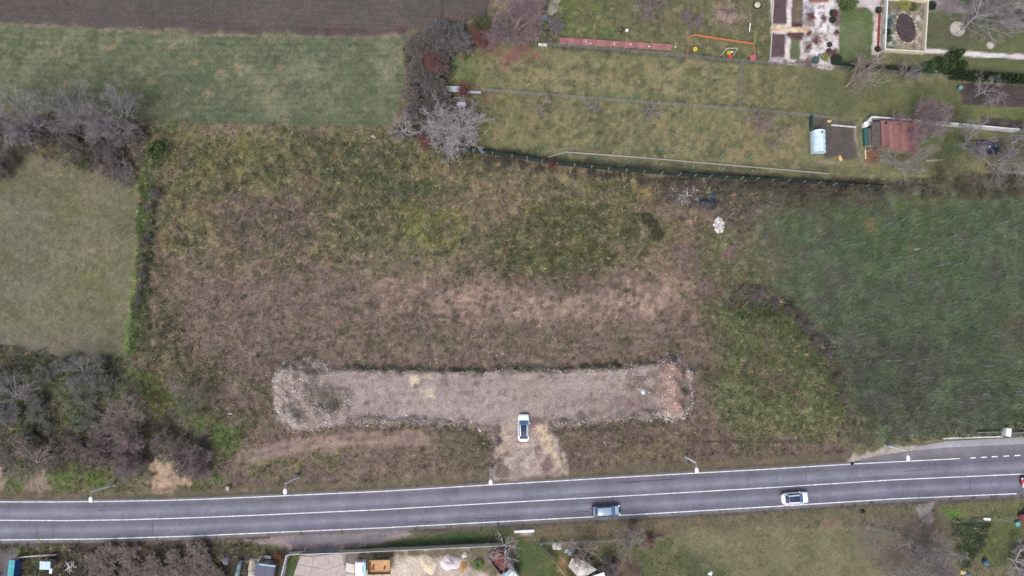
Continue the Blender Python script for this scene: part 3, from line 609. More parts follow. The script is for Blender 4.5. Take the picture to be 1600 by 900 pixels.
P(('e', 972, 888, 6, 5), (176, 132, 92), None, soft=3, en=2); P([(940, 870), (1000, 875), (1000, 910), (940, 910)], (84, 68, 64), (96, 78, 70), soft=6, en=3, op=0.85)
P([(840, 822), (1100, 806), (1100, 835), (845, 846)], (106, 94, 76), (96, 88, 68), soft=3, en=2, op=0.8)
P([(1040, 830), (1200, 822), (1370, 820), (1460, 880), (1470, 910), (1130, 910), (1060, 870)], (110, 106, 82), (100, 98, 74), soft=6, en=3, ns=3.5, veg=0.5, vh=0.15)
P([(1060, 855), (1150, 900), (1180, 910), (1080, 910), (1050, 880)], (76, 82, 58), (86, 90, 62), soft=8, en=4)
P([(1330, 815), (1450, 790), (1480, 840), (1490, 910), (1400, 910), (1340, 860)], (110, 98, 90), (98, 92, 82), soft=12, en=5, op=0.85)
P([(1255, 815), (1320, 810), (1320, 824), (1255, 826)], (124, 104, 86), None, soft=5, cov=0.6, cs=1.6, op=0.8)
P([(1430, 782), (1465, 782), (1455, 800), (1452, 822), (1444, 818)], (142, 134, 128), (116, 108, 106), soft=3, en=2, veg=0.1)
P([(1470, 790), (1600, 782), (1600, 812), (1480, 812)], (94, 98, 66), (104, 102, 74), soft=3, en=2)
P(('e', 1490, 800, 10, 6), (88, 122, 54), None, soft=6, op=0.8)
P([(1487, 814), (1550, 812), (1535, 870), (1500, 890), (1488, 860)], (62, 70, 54), (70, 80, 56), soft=5, en=3, ns=3.5, veg=0.9, vh=0.35)
P([(1548, 812), (1600, 815), (1590, 860), (1560, 890), (1530, 870)], (90, 96, 62), (80, 86, 58), soft=6, en=3, ns=3.5)
P([(1580, 850), (1640, 830), (1640, 910), (1590, 910)], (74, 72, 66), (64, 64, 58), soft=5, en=3)
for v_, g_ in ((3.5, (78, 74, 70)), ):
    P(('s', [(-60, 851), (150, 850), (300, 844), (420, 839)], 3), (74, 68, 66), (86, 80, 76), soft=2, en=1, veg=0.1)
    P(('s', [(640, 831), (820, 821), (1000, 811), (1200, 799.5), (1400, 787), (1600, 779)], 2.5), (78, 72, 70), (90, 84, 78), soft=2, en=1, veg=0.1)
# yard
P([(470, 868), (530, 863), (780, 852), (800, 870), (800, 920), (455, 920)], (156, 144, 134), (176, 162, 148), soft=2.5, en=1.5, ns=1.6, veg=0.0)
P([(540, 862), (780, 853), (780, 868), (700, 872), (610, 870), (540, 870)], (112, 100, 88), (96, 92, 74), soft=4, en=3, ns=0.7, veg=0.5, vh=0.2)
P([(605, 878), (660, 872), (660, 910), (560, 910)], (196, 182, 168), (182, 168, 154), soft=6, en=3)
P([(728, 868), (775, 862), (785, 900), (735, 895)], (114, 106, 86), (100, 96, 78), soft=5, en=3, ns=0.7, veg=0.5, vh=0.2)
P([(535, 866), (560, 864), (560, 880), (536, 882)], (110, 100, 100), None, soft=3)
P([(452, 866), (466, 868), (460, 910), (444, 910)], (70, 86, 54), (80, 92, 58), soft=2, en=1, veg=0.6, vh=0.15)
# slip road apron at the right
P([(1326, 722), (1333, 708), (1372, 704), (1392, 696), (1440, 697), (1470, 694), (1440, 704), (1360, 717)], (160, 150, 140), (140, 132, 126), soft=2, en=1.5, ns=0.7, veg=0.0)
P([(1325, 700), (1380, 697), (1390, 690), (1480, 684), (1480, 692), (1400, 694), (1340, 708)], (104, 98, 74), (88, 88, 64), soft=4, en=3)

# tussock-scale mottling, mowing streaks, vineyard rows
rr0 = np.random.default_rng(405)
MEADOW = [(240, 215), (320, 205), (600, 214), (690, 232), (870, 264), (1000, 275), (1100, 330), (1110, 480), (1110, 560), (1120, 690), (880, 742), (600, 760), (380, 768), (330, 690), (262, 600), (225, 540)]
UPPER = [(245, 212), (600, 216), (880, 268), (1010, 285), (1060, 420), (800, 430), (560, 440), (260, 420)]
P(UPPER, (66, 70, 56), (76, 78, 62), soft=14, cov=0.2, cs=0.7, op=0.5); P(UPPER, (146, 136, 100), (136, 122, 90), soft=14, cov=0.18, cs=0.7, op=0.4)
P(MEADOW, (84, 75, 68), (94, 84, 74), soft=10, cov=0.2, cs=0.7, op=0.42); P(MEADOW, (146, 126, 112), (134, 116, 104), soft=10, cov=0.16, cs=0.7, op=0.38)
for g_ in ([(690, 80), (1200, 104), (1260, 118), (1250, 265), (870, 245), (745, 220)], [(845, 0), (1200, 0), (1200, 95), (845, 66)]):
    P(g_, (76, 78, 56), (88, 86, 64), soft=6, cov=0.2, cs=0.7, op=0.6); P(g_, (140, 130, 98), (128, 118, 86), soft=6, cov=0.2, cs=0.7, op=0.5)
P([(0, 42), (632, 62), (630, 190), (0, 185)], (72, 78, 62), (82, 86, 68), soft=6, cov=0.2, cs=0.7, op=0.55); P([(0, 42), (632, 62), (630, 190), (0, 185)], (116, 116, 94), (106, 108, 86), soft=6, cov=0.2, cs=0.7, op=0.5)
P([(0, 250), (215, 275), (195, 550), (0, 540)], (82, 84, 64), (92, 90, 70), soft=8, cov=0.2, cs=0.7, op=0.5); P([(0, 250), (215, 275), (195, 550), (0, 540)], (124, 118, 98), (112, 108, 88), soft=8, cov=0.16, cs=0.7, op=0.45)
VINE = [(1180, 335), (1250, 305), (1400, 295), (1640, 290), (1640, 670), (1480, 680), (1390, 690), (1335, 680), (1320, 610), (1285, 530), (1230, 460), (1180, 430)]
P(VINE, (68, 76, 62), (78, 82, 70), soft=8, cov=0.24, cs=0.7, op=0.6); P(VINE, (112, 120, 94), (100, 110, 86), soft=8, cov=0.24, cs=0.7, op=0.6); P(VINE, (94, 90, 84), (84, 84, 78), soft=8, cov=0.25, cs=3.5, op=0.5)
for k in range(5): P(('s', [(1372 + 37 * k, 325), (1368 + 38 * k, 380), (1366 + 39 * k, 430)], 7), (70, 92, 58), (78, 96, 64), soft=9, en=3, op=0.6)
for k in range(9): P(('s', [(1290 + 34 * k, 440 + 3 * k), (1318 + 34 * k, 530), (1352 + 33 * k, 640)], 5), (72, 78, 68), (82, 86, 76), soft=9, en=4, op=0.4)
P([(1170, 340), (1210, 330), (1240, 440), (1190, 440)], (100, 94, 80), (92, 90, 74), soft=18, en=8, op=0.6)
P([(575, 428), (680, 430), (760, 452), (880, 472), (980, 462), (1060, 445), (1070, 485), (960, 500), (840, 500), (700, 488), (600, 478)], (158, 133, 118), (138, 117, 105), soft=18, en=12, cov=0.36, cs=1.6, ns=0.7, op=0.7, veg=0.25, vh=0.2)
P([(700, 445), (860, 475), (860, 495), (720, 480)], (172, 146, 130), (152, 128, 116), soft=10, en=8, cov=0.42, cs=0.7, op=0.7)
P([(340, 298), (470, 305), (490, 375), (380, 392), (340, 350)], (116, 100, 95), (106, 92, 87), soft=20, en=10, es=3.5, op=0.75)
P([(480, 215), (620, 222), (760, 250), (740, 300), (640, 330), (520, 290)], (76, 84, 60), (86, 92, 64), soft=18, en=10, es=3.5, cov=0.55, cs=3.5, op=0.8)
P([(550, 300), (640, 310), (660, 380), (580, 400), (530, 350)], (76, 84, 62), (88, 92, 66), soft=18, en=8, cov=0.6, cs=3.5, op=0.75)
P([(768, 345), (830, 312), (950, 302), (1020, 345), (990, 385), (930, 420), (860, 436), (790, 418)], (72, 80, 52), (86, 90, 58), soft=14, en=9, es=3.5, ns=1.6, op=0.85, veg=0.95, vh=0.4)
P([(260, 212), (420, 208), (470, 240), (430, 290), (280, 300)], (122, 116, 76), (106, 106, 66), soft=18, cov=0.5, cs=3.5, op=0.7)
P([(250, 220), (560, 220), (600, 300), (330, 310)], (72, 80, 58), (84, 88, 62), soft=14, cov=0.34, cs=1.6, op=0.75)
P([(620, 320), (720, 325), (720, 390), (630, 400)], (124, 122, 70), (110, 112, 64), soft=16, cov=0.5, cs=1.6, op=0.75)
P([(690, 262), (800, 272), (815, 345), (740, 365), (690, 320)], (132, 114, 96), (120, 104, 88), soft=18, cov=0.65, cs=3.5, op=0.7)
for k in range(25):                                                  # curved mowing rows across the brown meadow
    v0 = 296 + k * 10.5 + rr0.uniform(-2, 2); b0 = 30 - k
    P(('s', [(270, v0 + 34), (420, v0 + 10), (600, v0 + 3), (800, v0 + 7), (960, v0 - 2), (1090, v0 - b0)], 1.5), (132, 115, 103), (120, 105, 94), soft=2.6, en=1.6, cov=0.5, cs=3.5, op=0.5)
    P(('s', [(270, v0 + 39), (420, v0 + 15), (600, v0 + 8), (800, v0 + 12), (960, v0 + 3), (1090, v0 - b0 + 5)], 1.3), (88, 78, 69), (98, 87, 76), soft=2.4, en=1.5, cov=0.55, cs=3.5, op=0.5)
for k in range(8): P(('s', [(925 + k * 14, 372 + k * 3), (985 + k * 11, 402 + k * 3), (1040 + k * 7, 440 + k * 4), (1060 + k * 5, 480 + k * 3)], 1.8), (142, 121, 104), (128, 110, 96), soft=3, en=1.5, cov=0.7, cs=3.5, op=0.65)
P(UPPER, (140, 129, 90), (126, 117, 78), soft=16, cov=0.22, cs=1.6, ns=0.7, op=0.3); P(UPPER, (68, 76, 58), (80, 85, 64), soft=16, cov=0.28, cs=1.6, ns=0.7, op=0.5)
for k in range(7): P(('s', [(690 + k * 10, 310 + k * 12), (760 + k * 8, 296 + k * 12), (815 + k * 4, 282 + k * 14)], 1.6), (136, 118, 98), (124, 108, 90), soft=3, en=2, op=0.5)
rr_ = np.random.default_rng(404)
for u, v in zip(rr_.uniform(750, 1240, 70), rr_.uniform(85, 245, 70)): P(('e', u, v, rr_.uniform(1.5, 4), rr_.uniform(1.5, 3)), (62, 66, 50), (72, 74, 56), soft=2.5, en=1.2, op=0.7)
for u, v in zip(rr_.uniform(250, 1080, 90), rr_.uniform(225, 560, 90)): P(('e', u, v, rr_.uniform(2, 6), rr_.uniform(2, 4)), (62, 68, 54), (76, 80, 60), soft=3, en=2, op=0.65)
for q in ([(385, 708), (460, 690), (560, 678), (670, 672)], [(380, 722), (450, 704), (550, 692), (670, 690)]): P(('s', q, 2.6), (150, 128, 117), (136, 116, 108), soft=4, en=1.5, op=0.8)
for q in ([(660, 640), (760, 634), (800, 640), (806, 700), (800, 745)], [(664, 620), (780, 622), (826, 640), (832, 700), (838, 742)], [(940, 600), (860, 606), (822, 640)], [(560, 610), (760, 606), (980, 596)]): P(('s', q, 2.2), (160, 146, 140), (150, 136, 130), soft=4, en=1.5, op=0.45)

for k in range(16):
    v0 = 44 + k * 9.4
    P(('s', [(0, v0 + 4), (200, v0 + 10), (420, v0 + 13), (632, v0 + 12)], 1.3), (108, 111, 86), (96, 101, 78), soft=2.2, en=1.4, cov=0.5, cs=3.5, op=0.5)
    P(('s', [(0, v0 + 8), (200, v0 + 14), (420, v0 + 17), (632, v0 + 16)], 1.2), (70, 78, 59), (78, 85, 63), soft=2.2, en=1.4, cov=0.5, cs=3.5, op=0.5)
P([(955, 450), (1035, 446), (1062, 470), (1020, 492), (965, 486)], (166, 140, 124), (148, 125, 113), soft=12, en=8, cov=0.5, cs=0.7, op=0.7)
P(('s', [(700, 240), (800, 252), (870, 264), (950, 272), (1060, 281), (1180, 289), (1300, 296), (1400, 296), (1500, 290)], 5), (58, 57, 50), (72, 68, 60), soft=7, en=5, es=1.6, cov=0.75, cs=1.6, op=0.85, veg=1.0, vh=0.4)
P([(1040, 276), (1240, 290), (1420, 296), (1600, 282), (1600, 312), (1400, 322), (1240, 338), (1180, 352), (1050, 320)], (76, 71, 64), (90, 84, 74), soft=14, en=10, es=3.5, cov=0.5, cs=1.6, op=0.65)
P([(1258, 2), (1308, 2), (1306, 98), (1258, 94)], (138, 128, 124), (116, 108, 104), soft=2, cov=0.24, cs=0.7, op=0.8)
P([(1380, 4), (1444, 4), (1440, 82), (1380, 78)], (96, 92, 78), (84, 88, 72), soft=2, cov=0.35, cs=0.7, op=0.8)
for u, v, w in ((1090, 296, 14), (1050, 312, 18), (1118, 322, 10)): P(('e', u, v, w, 6), (62, 58, 56), (76, 70, 66), soft=6, en=4, op=0.7)
ALB *= 1 + sst(shape_sd(VINE, U, V_) / 60 + 0.35)[..., None] * np.array([0.24, 0.20, 0.24])
P([(434, 588), (452, 572), (500, 570), (512, 582), (500, 612), (496, 640), (510, 655), (484, 666), (444, 652), (433, 620)], (156, 143, 135), (122, 110, 103), soft=5, en=3, ns=0.7, op=0.7, veg=0.05)
P([(484, 582), (508, 590), (502, 640), (486, 636)], (94, 88, 80), (110, 99, 92), soft=7, en=5, cov=0.6, cs=1.6, op=0.7)
P([(1033, 568), (1060, 566), (1062, 645), (1040, 648), (1030, 610)], (156, 128, 114), (130, 108, 98), soft=4, en=3, ns=0.7, op=0.6, veg=0.0)
P([(1120, 490), (1170, 472), (1235, 492), (1280, 560), (1305, 640), (1270, 672), (1200, 672), (1140, 620)], (92, 101, 67), (82, 92, 62), soft=18, en=8, es=3.5, cov=0.6, cs=3.5, op=0.6)
# flatten under the road; gentle relief elsewhere
droad = np.where(V_ < r_mid(U), r_top(U) - V_, V_ - r_bot(U))        # px outside the carriageway
away = sst((droad - 6) / 40)
HZ *= sst((droad + 0) / 10)
HZ += away * 0.16 * fbm(X, Y, 14, 900) * np.where(V_ < 690, 1, 0.2) * np.where((V_ < 275) & (U > 690), 0.15, 1)
HZ += (VEG > 0.3) * away * np.where((V_ < 260) & (U > 690), 0.01, 0.045) * FIELDS[1.6][:NY, :NX]
pl = sst(shape_sd([(-90, -90), (770, -90), (755, 30), (640, 55), (300, 53), (0, 37), (-90, 33)], U, V_) / 4)
HZ += pl * 0.018 * np.sin((Y * 0.995 + X * 0.06) * 2 * math.pi / 1.05)
bank = sst(-(droad - 2) / 3)
HZ -= 0.14 * bank

bay_top = RL([(1432, 697), (1480, 689), (1570, 684.5), (1620, 681), (2000, 660)])
slip_top = RL([(1345, 718), (1400, 709), (1432, 703.5), (1480, 699), (1600, 693.5), (2000, 670)])
k_ = (V_ > np.where(U > 1432, bay_top(U), slip_top(U)) - 3) & (V_ < r_top(U)) & (U > 1338)
HZ[k_] = np.minimum(HZ[k_], -0.06); VEG[k_] = 0
ALB *= (1 + 0.42 * sst((VH - 0.33) / 0.2))[..., None]              # tall growth lightened in colour to offset its blades' own shade
# ------------------------------------------------------------------ ground objects
REGIONS = [  # later wins
    ("ground", "mixed rough ground and verges around the fields", None),
    ("meadow", "wide overgrown meadow of brown grass and green weeds north of the gravel lot", [(238, 215), (320, 203), (600, 212), (690, 228), (760, 245), (870, 262), (1000, 272), (1040, 310), (1110, 480), (1110, 560), (1120, 690), (880, 742), (600, 764), (380, 772), (330, 690), (262, 600), (222, 540), (240, 380)]),
    ("ploughed_field", "dark bare ploughed field in the top left corner", [(-90, -90), (770, -90), (768, 0), (755, 30), (700, 44), (640, 55), (560, 58), (400, 55), (300, 53), (200, 46), (100, 42), (0, 37), (-90, 33)]),
    ("grass_field", "mown green field below the ploughed field", [(-90, 33), (0, 38), (100, 43), (200, 47), (300, 54), (400, 57), (560, 59), (640, 58), (636, 120), (630, 180), (600, 205), (420, 201), (280, 196), (-90, 190)]),
    ("pasture", "grey green pasture at the left edge", [(-90, 235), (40, 240), (120, 250), (218, 268), (222, 330), (208, 450), (196, 560), (100, 560), (-90, 545)]),
    ("vineyard_ground", "ground of the overgrown green vineyard at the right", [(1180, 330), (1250, 300), (1400, 290), (1700, 280), (1700, 680), (1580, 670), (1480, 685), (1390, 695), (1340, 690), (1325, 620), (1290, 530), (1230, 460), (1180, 440), (1170, 380)]),
    ("garden_lawn", "long yellowish garden lawns north of the green fence", [(690, 70), (840, 75), (1200, 100), (1600, 128), (1700, 140), (1700, 245), (1400, 280), (1240, 285), (1000, 270), (860, 255), (740, 232), (700, 200), (690, 140)]),
    ("lawn", "green garden lawn along the top edge", [(842, -90), (1205, -90), (1205, 100), (1050, 88), (845, 70)]),
    ("formal_garden", "gravelled formal garden in the top right corner", [(1203, -90), (1700, -90), (1700, 140), (1600, 128), (1203, 100)]),
    ("gravel_lot", "levelled pinkish grey gravel lot with its entrance to the road", [(500, 582), (560, 577), (700, 580), (860, 578), (1000, 570), (1060, 562), (1080, 580), (1078, 640), (1040, 655), (900, 662), (862, 662), (885, 738), (772, 750), (775, 680), (740, 660), (560, 660), (470, 668), (432, 640), (430, 585), (450, 568)]),
    ("yard", "sandy yard behind the concrete wall south of the road", [(455, 866), (530, 862), (785, 850), (800, 870), (800, 930), (440, 930)]),
]
fc_u = (U[:-1, :-1] + U[1:, 1:]) / 2; fc_v = (V_[:-1, :-1] + V_[1:, 1:]) / 2
reg = np.zeros(fc_u.shape, int)
for i, (nm, lb, poly) in enumerate(REGIONS):
    if poly: reg[inside(fc_u, fc_v, poly)] = i
GV = np.stack([X, Y, HZ], -1).reshape(-1, 3); GC = np.clip(ALB, 0, 1).reshape(-1, 3)
jj, ii = np.meshgrid(np.arange(NY - 1), np.arange(NX - 1), indexing='ij')
a_ = (jj * NX + ii); quads = np.stack([a_, a_ + 1, a_ + NX + 1, a_ + NX], -1)
ground_m = vcol_mat("ground_cover", 0.95, 0.38, 3.6, 0.06, amp2=0.16)
for i, (nm, lb, poly) in enumerate(REGIONS):
    q = quads[reg == i]
    ids, inv = np.unique(q.ravel(), return_inverse=True)
    o = mk(nm, GV[ids], inv.reshape(-1, 4), ground_m, None, GC[ids], smooth=True)
    tag(o, lb, nm.replace("_", " "), kind="structure")
# the land goes on to the horizon
x0, x1, y0, y1 = GX[0], GX[-1], GY[0], GY[-1]; R = 6000
mb = MB()
mb.add([(-R, -R, -.05), (R, -R, -.05), (R, y0, -.05), (-R, y0, -.05)], [(0, 1, 2, 3)]); mb.add([(-R, y1, -.05), (R, y1, -.05), (R, R, -.05), (-R, R, -.05)], [(0, 1, 2, 3)])
mb.add([(-R, y0, -.05), (x0, y0, -.05), (x0, y1, -.05), (-R, y1, -.05)], [(0, 1, 2, 3)]); mb.add([(x1, y0, -.05), (R, y0, -.05), (R, y1, -.05), (x1, y1, -.05)], [(0, 1, 2, 3)])
tag(mb.build("terrain", mat("far_land", (92, 92, 70), 0.95, vs=0.02, rgb2=(112, 104, 86))), "flat farmland stretching away to the horizon", "terrain", kind="structure")

# ------------------------------------------------------------------ road
def strip(fa, fb, u0, u1, du, n, z, name, m, parent=None, off=0.0, crown=0.0):
    us = np.arange(u0, u1 + 1e-6, du); V = []; T = []
    for u in us:
        for k in range(n + 1):
            t = k / n; p = G(u, fa(u) * (1 - t) + fb(u) * t, 0); V.append((p[0], p[1], z + crown * (1 - (2 * t - 1) ** 2))); T.append(t)
    n1 = n + 1; F = np.array([(i * n1 + k + 1, i * n1 + k, (i + 1) * n1 + k, (i + 1) * n1 + k + 1) for i in range(len(us) - 1) for k in range(n)])
    F = F[:, ::-1]
    o = mk(name, V, F, m, parent, smooth=True)
    at = o.data.attributes.new("across", 'FLOAT', 'POINT'); at.data.foreach_set("value", np.array(T, dtype=np.float32))
    return o

def asphalt(name, ramp, wear=True):
    m = bpy.data.materials.new(name); m.use_nodes = True; nt = m.node_tree; b = nt.nodes["Principled BSDF"]
    b.inputs["Roughness"].default_value = 0.75; b.inputs["Specular IOR Level"].default_value = 0.35
    at = nt.nodes.new("ShaderNodeAttribute"); at.attribute_name = "across"
    tc = nt.nodes.new("ShaderNodeTexCoord")
    mp = nt.nodes.new("ShaderNodeMapping"); mp.inputs["Scale"].default_value = (0.05, 0.9, 1)      # streaks run along the road
    mp.inputs["Rotation"].default_value = (0, 0, math.radians(-3.0))
    nt.links.new(tc.outputs["Object"], mp.inputs["Vector"])
    n = nt.nodes.new("ShaderNodeTexNoise"); n.inputs["Scale"].default_value = 1.2; n.inputs["Detail"].default_value = 6
    nt.links.new(mp.outputs[0], n.inputs["Vector"])
    ad = nt.nodes.new("ShaderNodeMath"); ad.operation = 'MULTIPLY_ADD'; ad.inputs[1].default_value = 0.045
    sb = nt.nodes.new("ShaderNodeMath"); sb.operation = 'SUBTRACT'; sb.inputs[1].default_value = 0.5
    nt.links.new(n.outputs["Fac"], sb.inputs[0]); nt.links.new(sb.outputs[0], ad.inputs[0]); nt.links.new(at.outputs["Fac"], ad.inputs[2])
    r = nt.nodes.new("ShaderNodeValToRGB"); els = r.color_ramp.elements
    for k, (p, c) in enumerate(ramp):
        e = els[k] if k < 2 else els.new(p)
        e.position = p; e.color = L3(c)
    nt.links.new(ad.outputs[0], r.inputs["Fac"])
    src = r.outputs["Color"]
    for sc, am in ((0.3, 0.17), (1.6, 0.10), (9.0, 0.14)):
        n2 = nt.nodes.new("ShaderNodeTexNoise"); n2.inputs["Scale"].default_value = sc; n2.inputs["Detail"].default_value = 5
        nt.links.new(tc.outputs["Object"], n2.inputs["Vector"])
        mr = nt.nodes.new("ShaderNodeMapRange"); mr.inputs[1].default_value = .3; mr.inputs[2].default_value = .7; mr.inputs[3].default_value = 1 - am; mr.inputs[4].default_value = 1 + am
        nt.links.new(n2.outputs["Fac"], mr.inputs[0])
        mx = nt.nodes.new("ShaderNodeVectorMath"); mx.operation = 'MULTIPLY'; nt.links.new(src, mx.inputs[0]); nt.links.new(mr.outputs[0], mx.inputs[1]); src = mx.outputs[0]
    nt.links.new(src, b.inputs["Base Color"])
    return m

asph = asphalt("worn_asphalt", [(0.0, (97, 92, 90)), (0.06, (99, 97, 110)), (0.16, (91, 90, 102)), (0.23, (106, 106, 118)), (0.32, (118, 118, 132)), (0.40, (100, 100, 113)), (0.5, (93, 92, 104)), (0.60, (97, 96, 108)), (0.70, (119, 119, 134)), (0.78, (102, 102, 115)), (0.86, (91, 91, 103)), (0.95, (100, 100, 110)), (0.975, (97, 93, 94)), (1.0, (95, 88, 82))])
road = strip(lambda u: r_top(u) - 3.2, lambda u: r_bot(u) + 6.0, -700, 2300, 10, 16, 0.0, "road", asph, crown=0.03)
tag(road, "two lane grey asphalt road crossing the picture", "road", kind="structure")
paint = mat("road_paint", (186, 185, 192), 0.7, vs=1.6, rgb2=(230, 229, 234), spec=0.3)
def line(name, f, u0, u1, hw): return strip(lambda u: f(u) - hw, lambda u: f(u) + hw, u0, u1, max(2.0, min(8.0, (u1 - u0) / 2)), 1, 0.046, name, paint, road)
line("edge_line", r_top, -700, 1507, 0.68); line("edge_line", r_bot, -700, 1594, 0.72); line("centre_line", r_mid, -700, 2300, 0.7)
for u in (1515.5, 1532.5, 1549.5, 1567.5, 1585, 1602, 1619): line("edge_dash", r_top, u, u + 9, 0.9)
slip_m = asphalt("slip_asphalt", [(0.0, (112, 110, 116)), (1.0, (100, 98, 106))])
tag(strip(slip_top, lambda u: r_top(u) - 3.2, 1345, 2000, 8, 4, 0.004, "slip_road", slip_m), "grey asphalt slip lane widening at the right end of the road", "road", kind="structure")
bay_m = asphalt("bay_concrete", [(0.0, (134, 132, 138)), (1.0, (146, 144, 150))])
tag(strip(bay_top, slip_top, 1432, 2000, 8, 3, 0.008, "lay_by", bay_m), "pale stained concrete lay-by above the slip lane", "pavement", kind="structure")
# the seam where the newer surface begins
mb = MB()
a, b = G(1515.5, 748), G(1516.5, 767); mb.tube([(a[0], a[1], 0.03), (b[0], b[1], 0.03)], 0.035, 5)
mb.build("surface_seam", mat("bitumen", (58, 56, 60), 0.6), road)

crack_m = mat("crack_filler", (62, 60, 66), 0.6); rc_ = random.Random(9)
for k in range(16):
    u = rc_.uniform(20, 1580); lane = rc_.choice(((r_top, r_mid), (r_mid, r_bot))); n = rc_.randint(4, 7); pts = []; along_ = rc_.random() < .6; f0 = rc_.uniform(.1, .9)
    for i in range(n):
        uu = u + (i * 14 if along_ else rc_.uniform(-1.5, 1.5)); f = f0 + rc_.uniform(-.03, .03) if along_ else .08 + .84 * i / (n - 1)
        p = G(uu, lane[0](uu) * (1 - f) + lane[1](uu) * f); pts.append((p[0], p[1], .032))
    MB().tube(pts, 0.022, 4).build("crack", crack_m, road)
# ------------------------------------------------------------------ low vegetation (grass, weeds, stems): nobody could count it
leaf_m = vcol_mat("grass_blades", 0.9, trans=0.25)
def blades(name, label, cand, veg_f, seed, per=6, spread=0.16, wid=(0.03, 0.06), tilt=(25, 75), hmul=1.0, tint=None, bright=(0.55, 1.55), zone=None, hue=0.09):
    r = np.random.default_rng(seed)
    x = r.uniform(GX[1], GX[-2], cand); y = r.uniform(GY[1], GY[-2], cand)
    i = ((x - GX[0]) / STEP).astype(int); j = ((y - GY[0]) / STEP).astype(int)
    k = r.random(cand) < veg_f[j, i]
    if zone is not None: 
        k &= zone[j, i]
    x, y, i, j = x[k], y[k], i[k], j[k]; n = len(x)
    br = r.uniform(*bright, n)[:, None]; hs = 1 + r.normal(0, hue, (n, 3))
    col = ALB[j, i] * br * hs
    if tint is not None:
        tk = r.random(n) < tint[1]; col[tk] = (lin(tint[0]) * br * hs)[tk]
    hgt = VH[j, i] * hmul * r.uniform(0.6, 1.4, n)
    x = np.repeat(x, per) + r.normal(0, spread, n * per); y = np.repeat(y, per) + r.normal(0, spread, n * per)
    hgt = np.repeat(hgt, per) * r.uniform(0.6, 1.3, n * per); col = np.repeat(col, per, 0) * r.uniform(0.85, 1.15, n * per)[:, None]
    z = height(x, y) - 0.02
    az = r.uniform(0, 2 * math.pi, n * per); ti = np.radians(r.uniform(*tilt, n * per)); w = r.uniform(*wid, n * per)
    ax, ay = np.cos(az), np.sin(az)
    b0 = np.stack([x - ay * w, y + ax * w, z], -1); b1 = np.stack([x + ay * w, y - ax * w, z], -1)
    tp = np.stack([x + ax * hgt * np.sin(ti), y + ay * hgt * np.sin(ti), z + hgt * np.cos(ti)], -1)
    V = np.stack([b0, b1, tp], 1).reshape(-1, 3)
    F = np.arange(len(V)).reshape(-1, 3)
    o = mk(name, V, F, leaf_m, None, np.clip(np.repeat(col, 3, 0), 0, 1))
    tag(o, label, "grass", kind="stuff")
    return len(F)

clear = (droad > 4)
vine = inside(U, V_, [(1180, 330), (1250, 300), (1400, 290), (1700, 280), (1700, 680), (1580, 670), (1480, 685), (1390, 695), (1340, 690), (1325, 620), (1290, 530), (1230, 460), (1180, 440), (1170, 380)])
nt_ = blades("grass_cover", "short grass and weeds over the fields and verges", 190000, VEG, 3, per=5, zone=clear)
nt_ += blades("weed_tufts", "taller dry weed tufts scattered in the meadow", 72000, VEG * (VH > 0.22), 4, per=9, spread=0.17, wid=(0.03, 0.065), hmul=1.5, zone=clear & ~vine, bright=(0.6, 1.75), tint=((152, 140, 110), 0.2), hue=0.08)
nt_ += blades("vine_growth", "dense grey green overgrown vines and tall weeds in the vineyard", 170000, sst(shape_sd(VINE, U, V_) / 60 + 0.35), 6, per=11, spread=0.34, wid=(0.014, 0.034), tilt=(10, 55), hmul=1.7, zone=clear, bright=(0.95, 1.6), tint=((126, 136, 116), 0.06), hue=0.06)
print("blade triangles", nt_)

# stones thrown up along the berms and heaps
def stones(name, label, pts, sizes, cols, seed):
    r = np.random.default_rng(seed); n = len(pts)
    base = np.array([(1, 0, 0), (0, 1, 0), (-1, 0, 0), (0, -1, 0), (0, 0, .8), (0, 0, -.6)])
    tri = np.array([(0, 1, 4), (1, 2, 4), (2, 3, 4), (3, 0, 4), (1, 0, 5), (2, 1, 5), (3, 2, 5), (0, 3, 5)])
    z = height(pts[:, 0], pts[:, 1])
    an = r.uniform(0, 6.28, n); c, s = np.cos(an), np.sin(an)
    B = base[None] * r.uniform(0.6, 1.3, (n, 6, 1)) * sizes[:, None, None]
    Vx = B[..., 0] * c[:, None] - B[..., 1] * s[:, None] + pts[:, :1]; Vy = B[..., 0] * s[:, None] + B[..., 1] * c[:, None] + pts[:, 1:2]
    Vz = B[..., 2] + z[:, None] + 0.25 * sizes[:, None]
    V = np.stack([Vx, Vy, Vz], -1).reshape(-1, 3); F = (tri[None] + (np.arange(n) * 6)[:, None, None]).reshape(-1, 3)
    tag(mk(name, V, F, vcol_mat("stone", 0.85), None, np.repeat(cols, 6, 0)), label, "stones", kind="stuff")
def along(pts, n, sig, r):
    p = np.array([G(*q)[:2] for q in pts]); d = np.r_[0, np.cumsum(np.hypot(*np.diff(p, axis=0).T))]
    t = r.uniform(0, d[-1], n); return np.stack([np.interp(t, d, p[:, 0]), np.interp(t, d, p[:, 1])], -1) + r.normal(0, sig, (n, 2))
r = np.random.default_rng(21); S = []
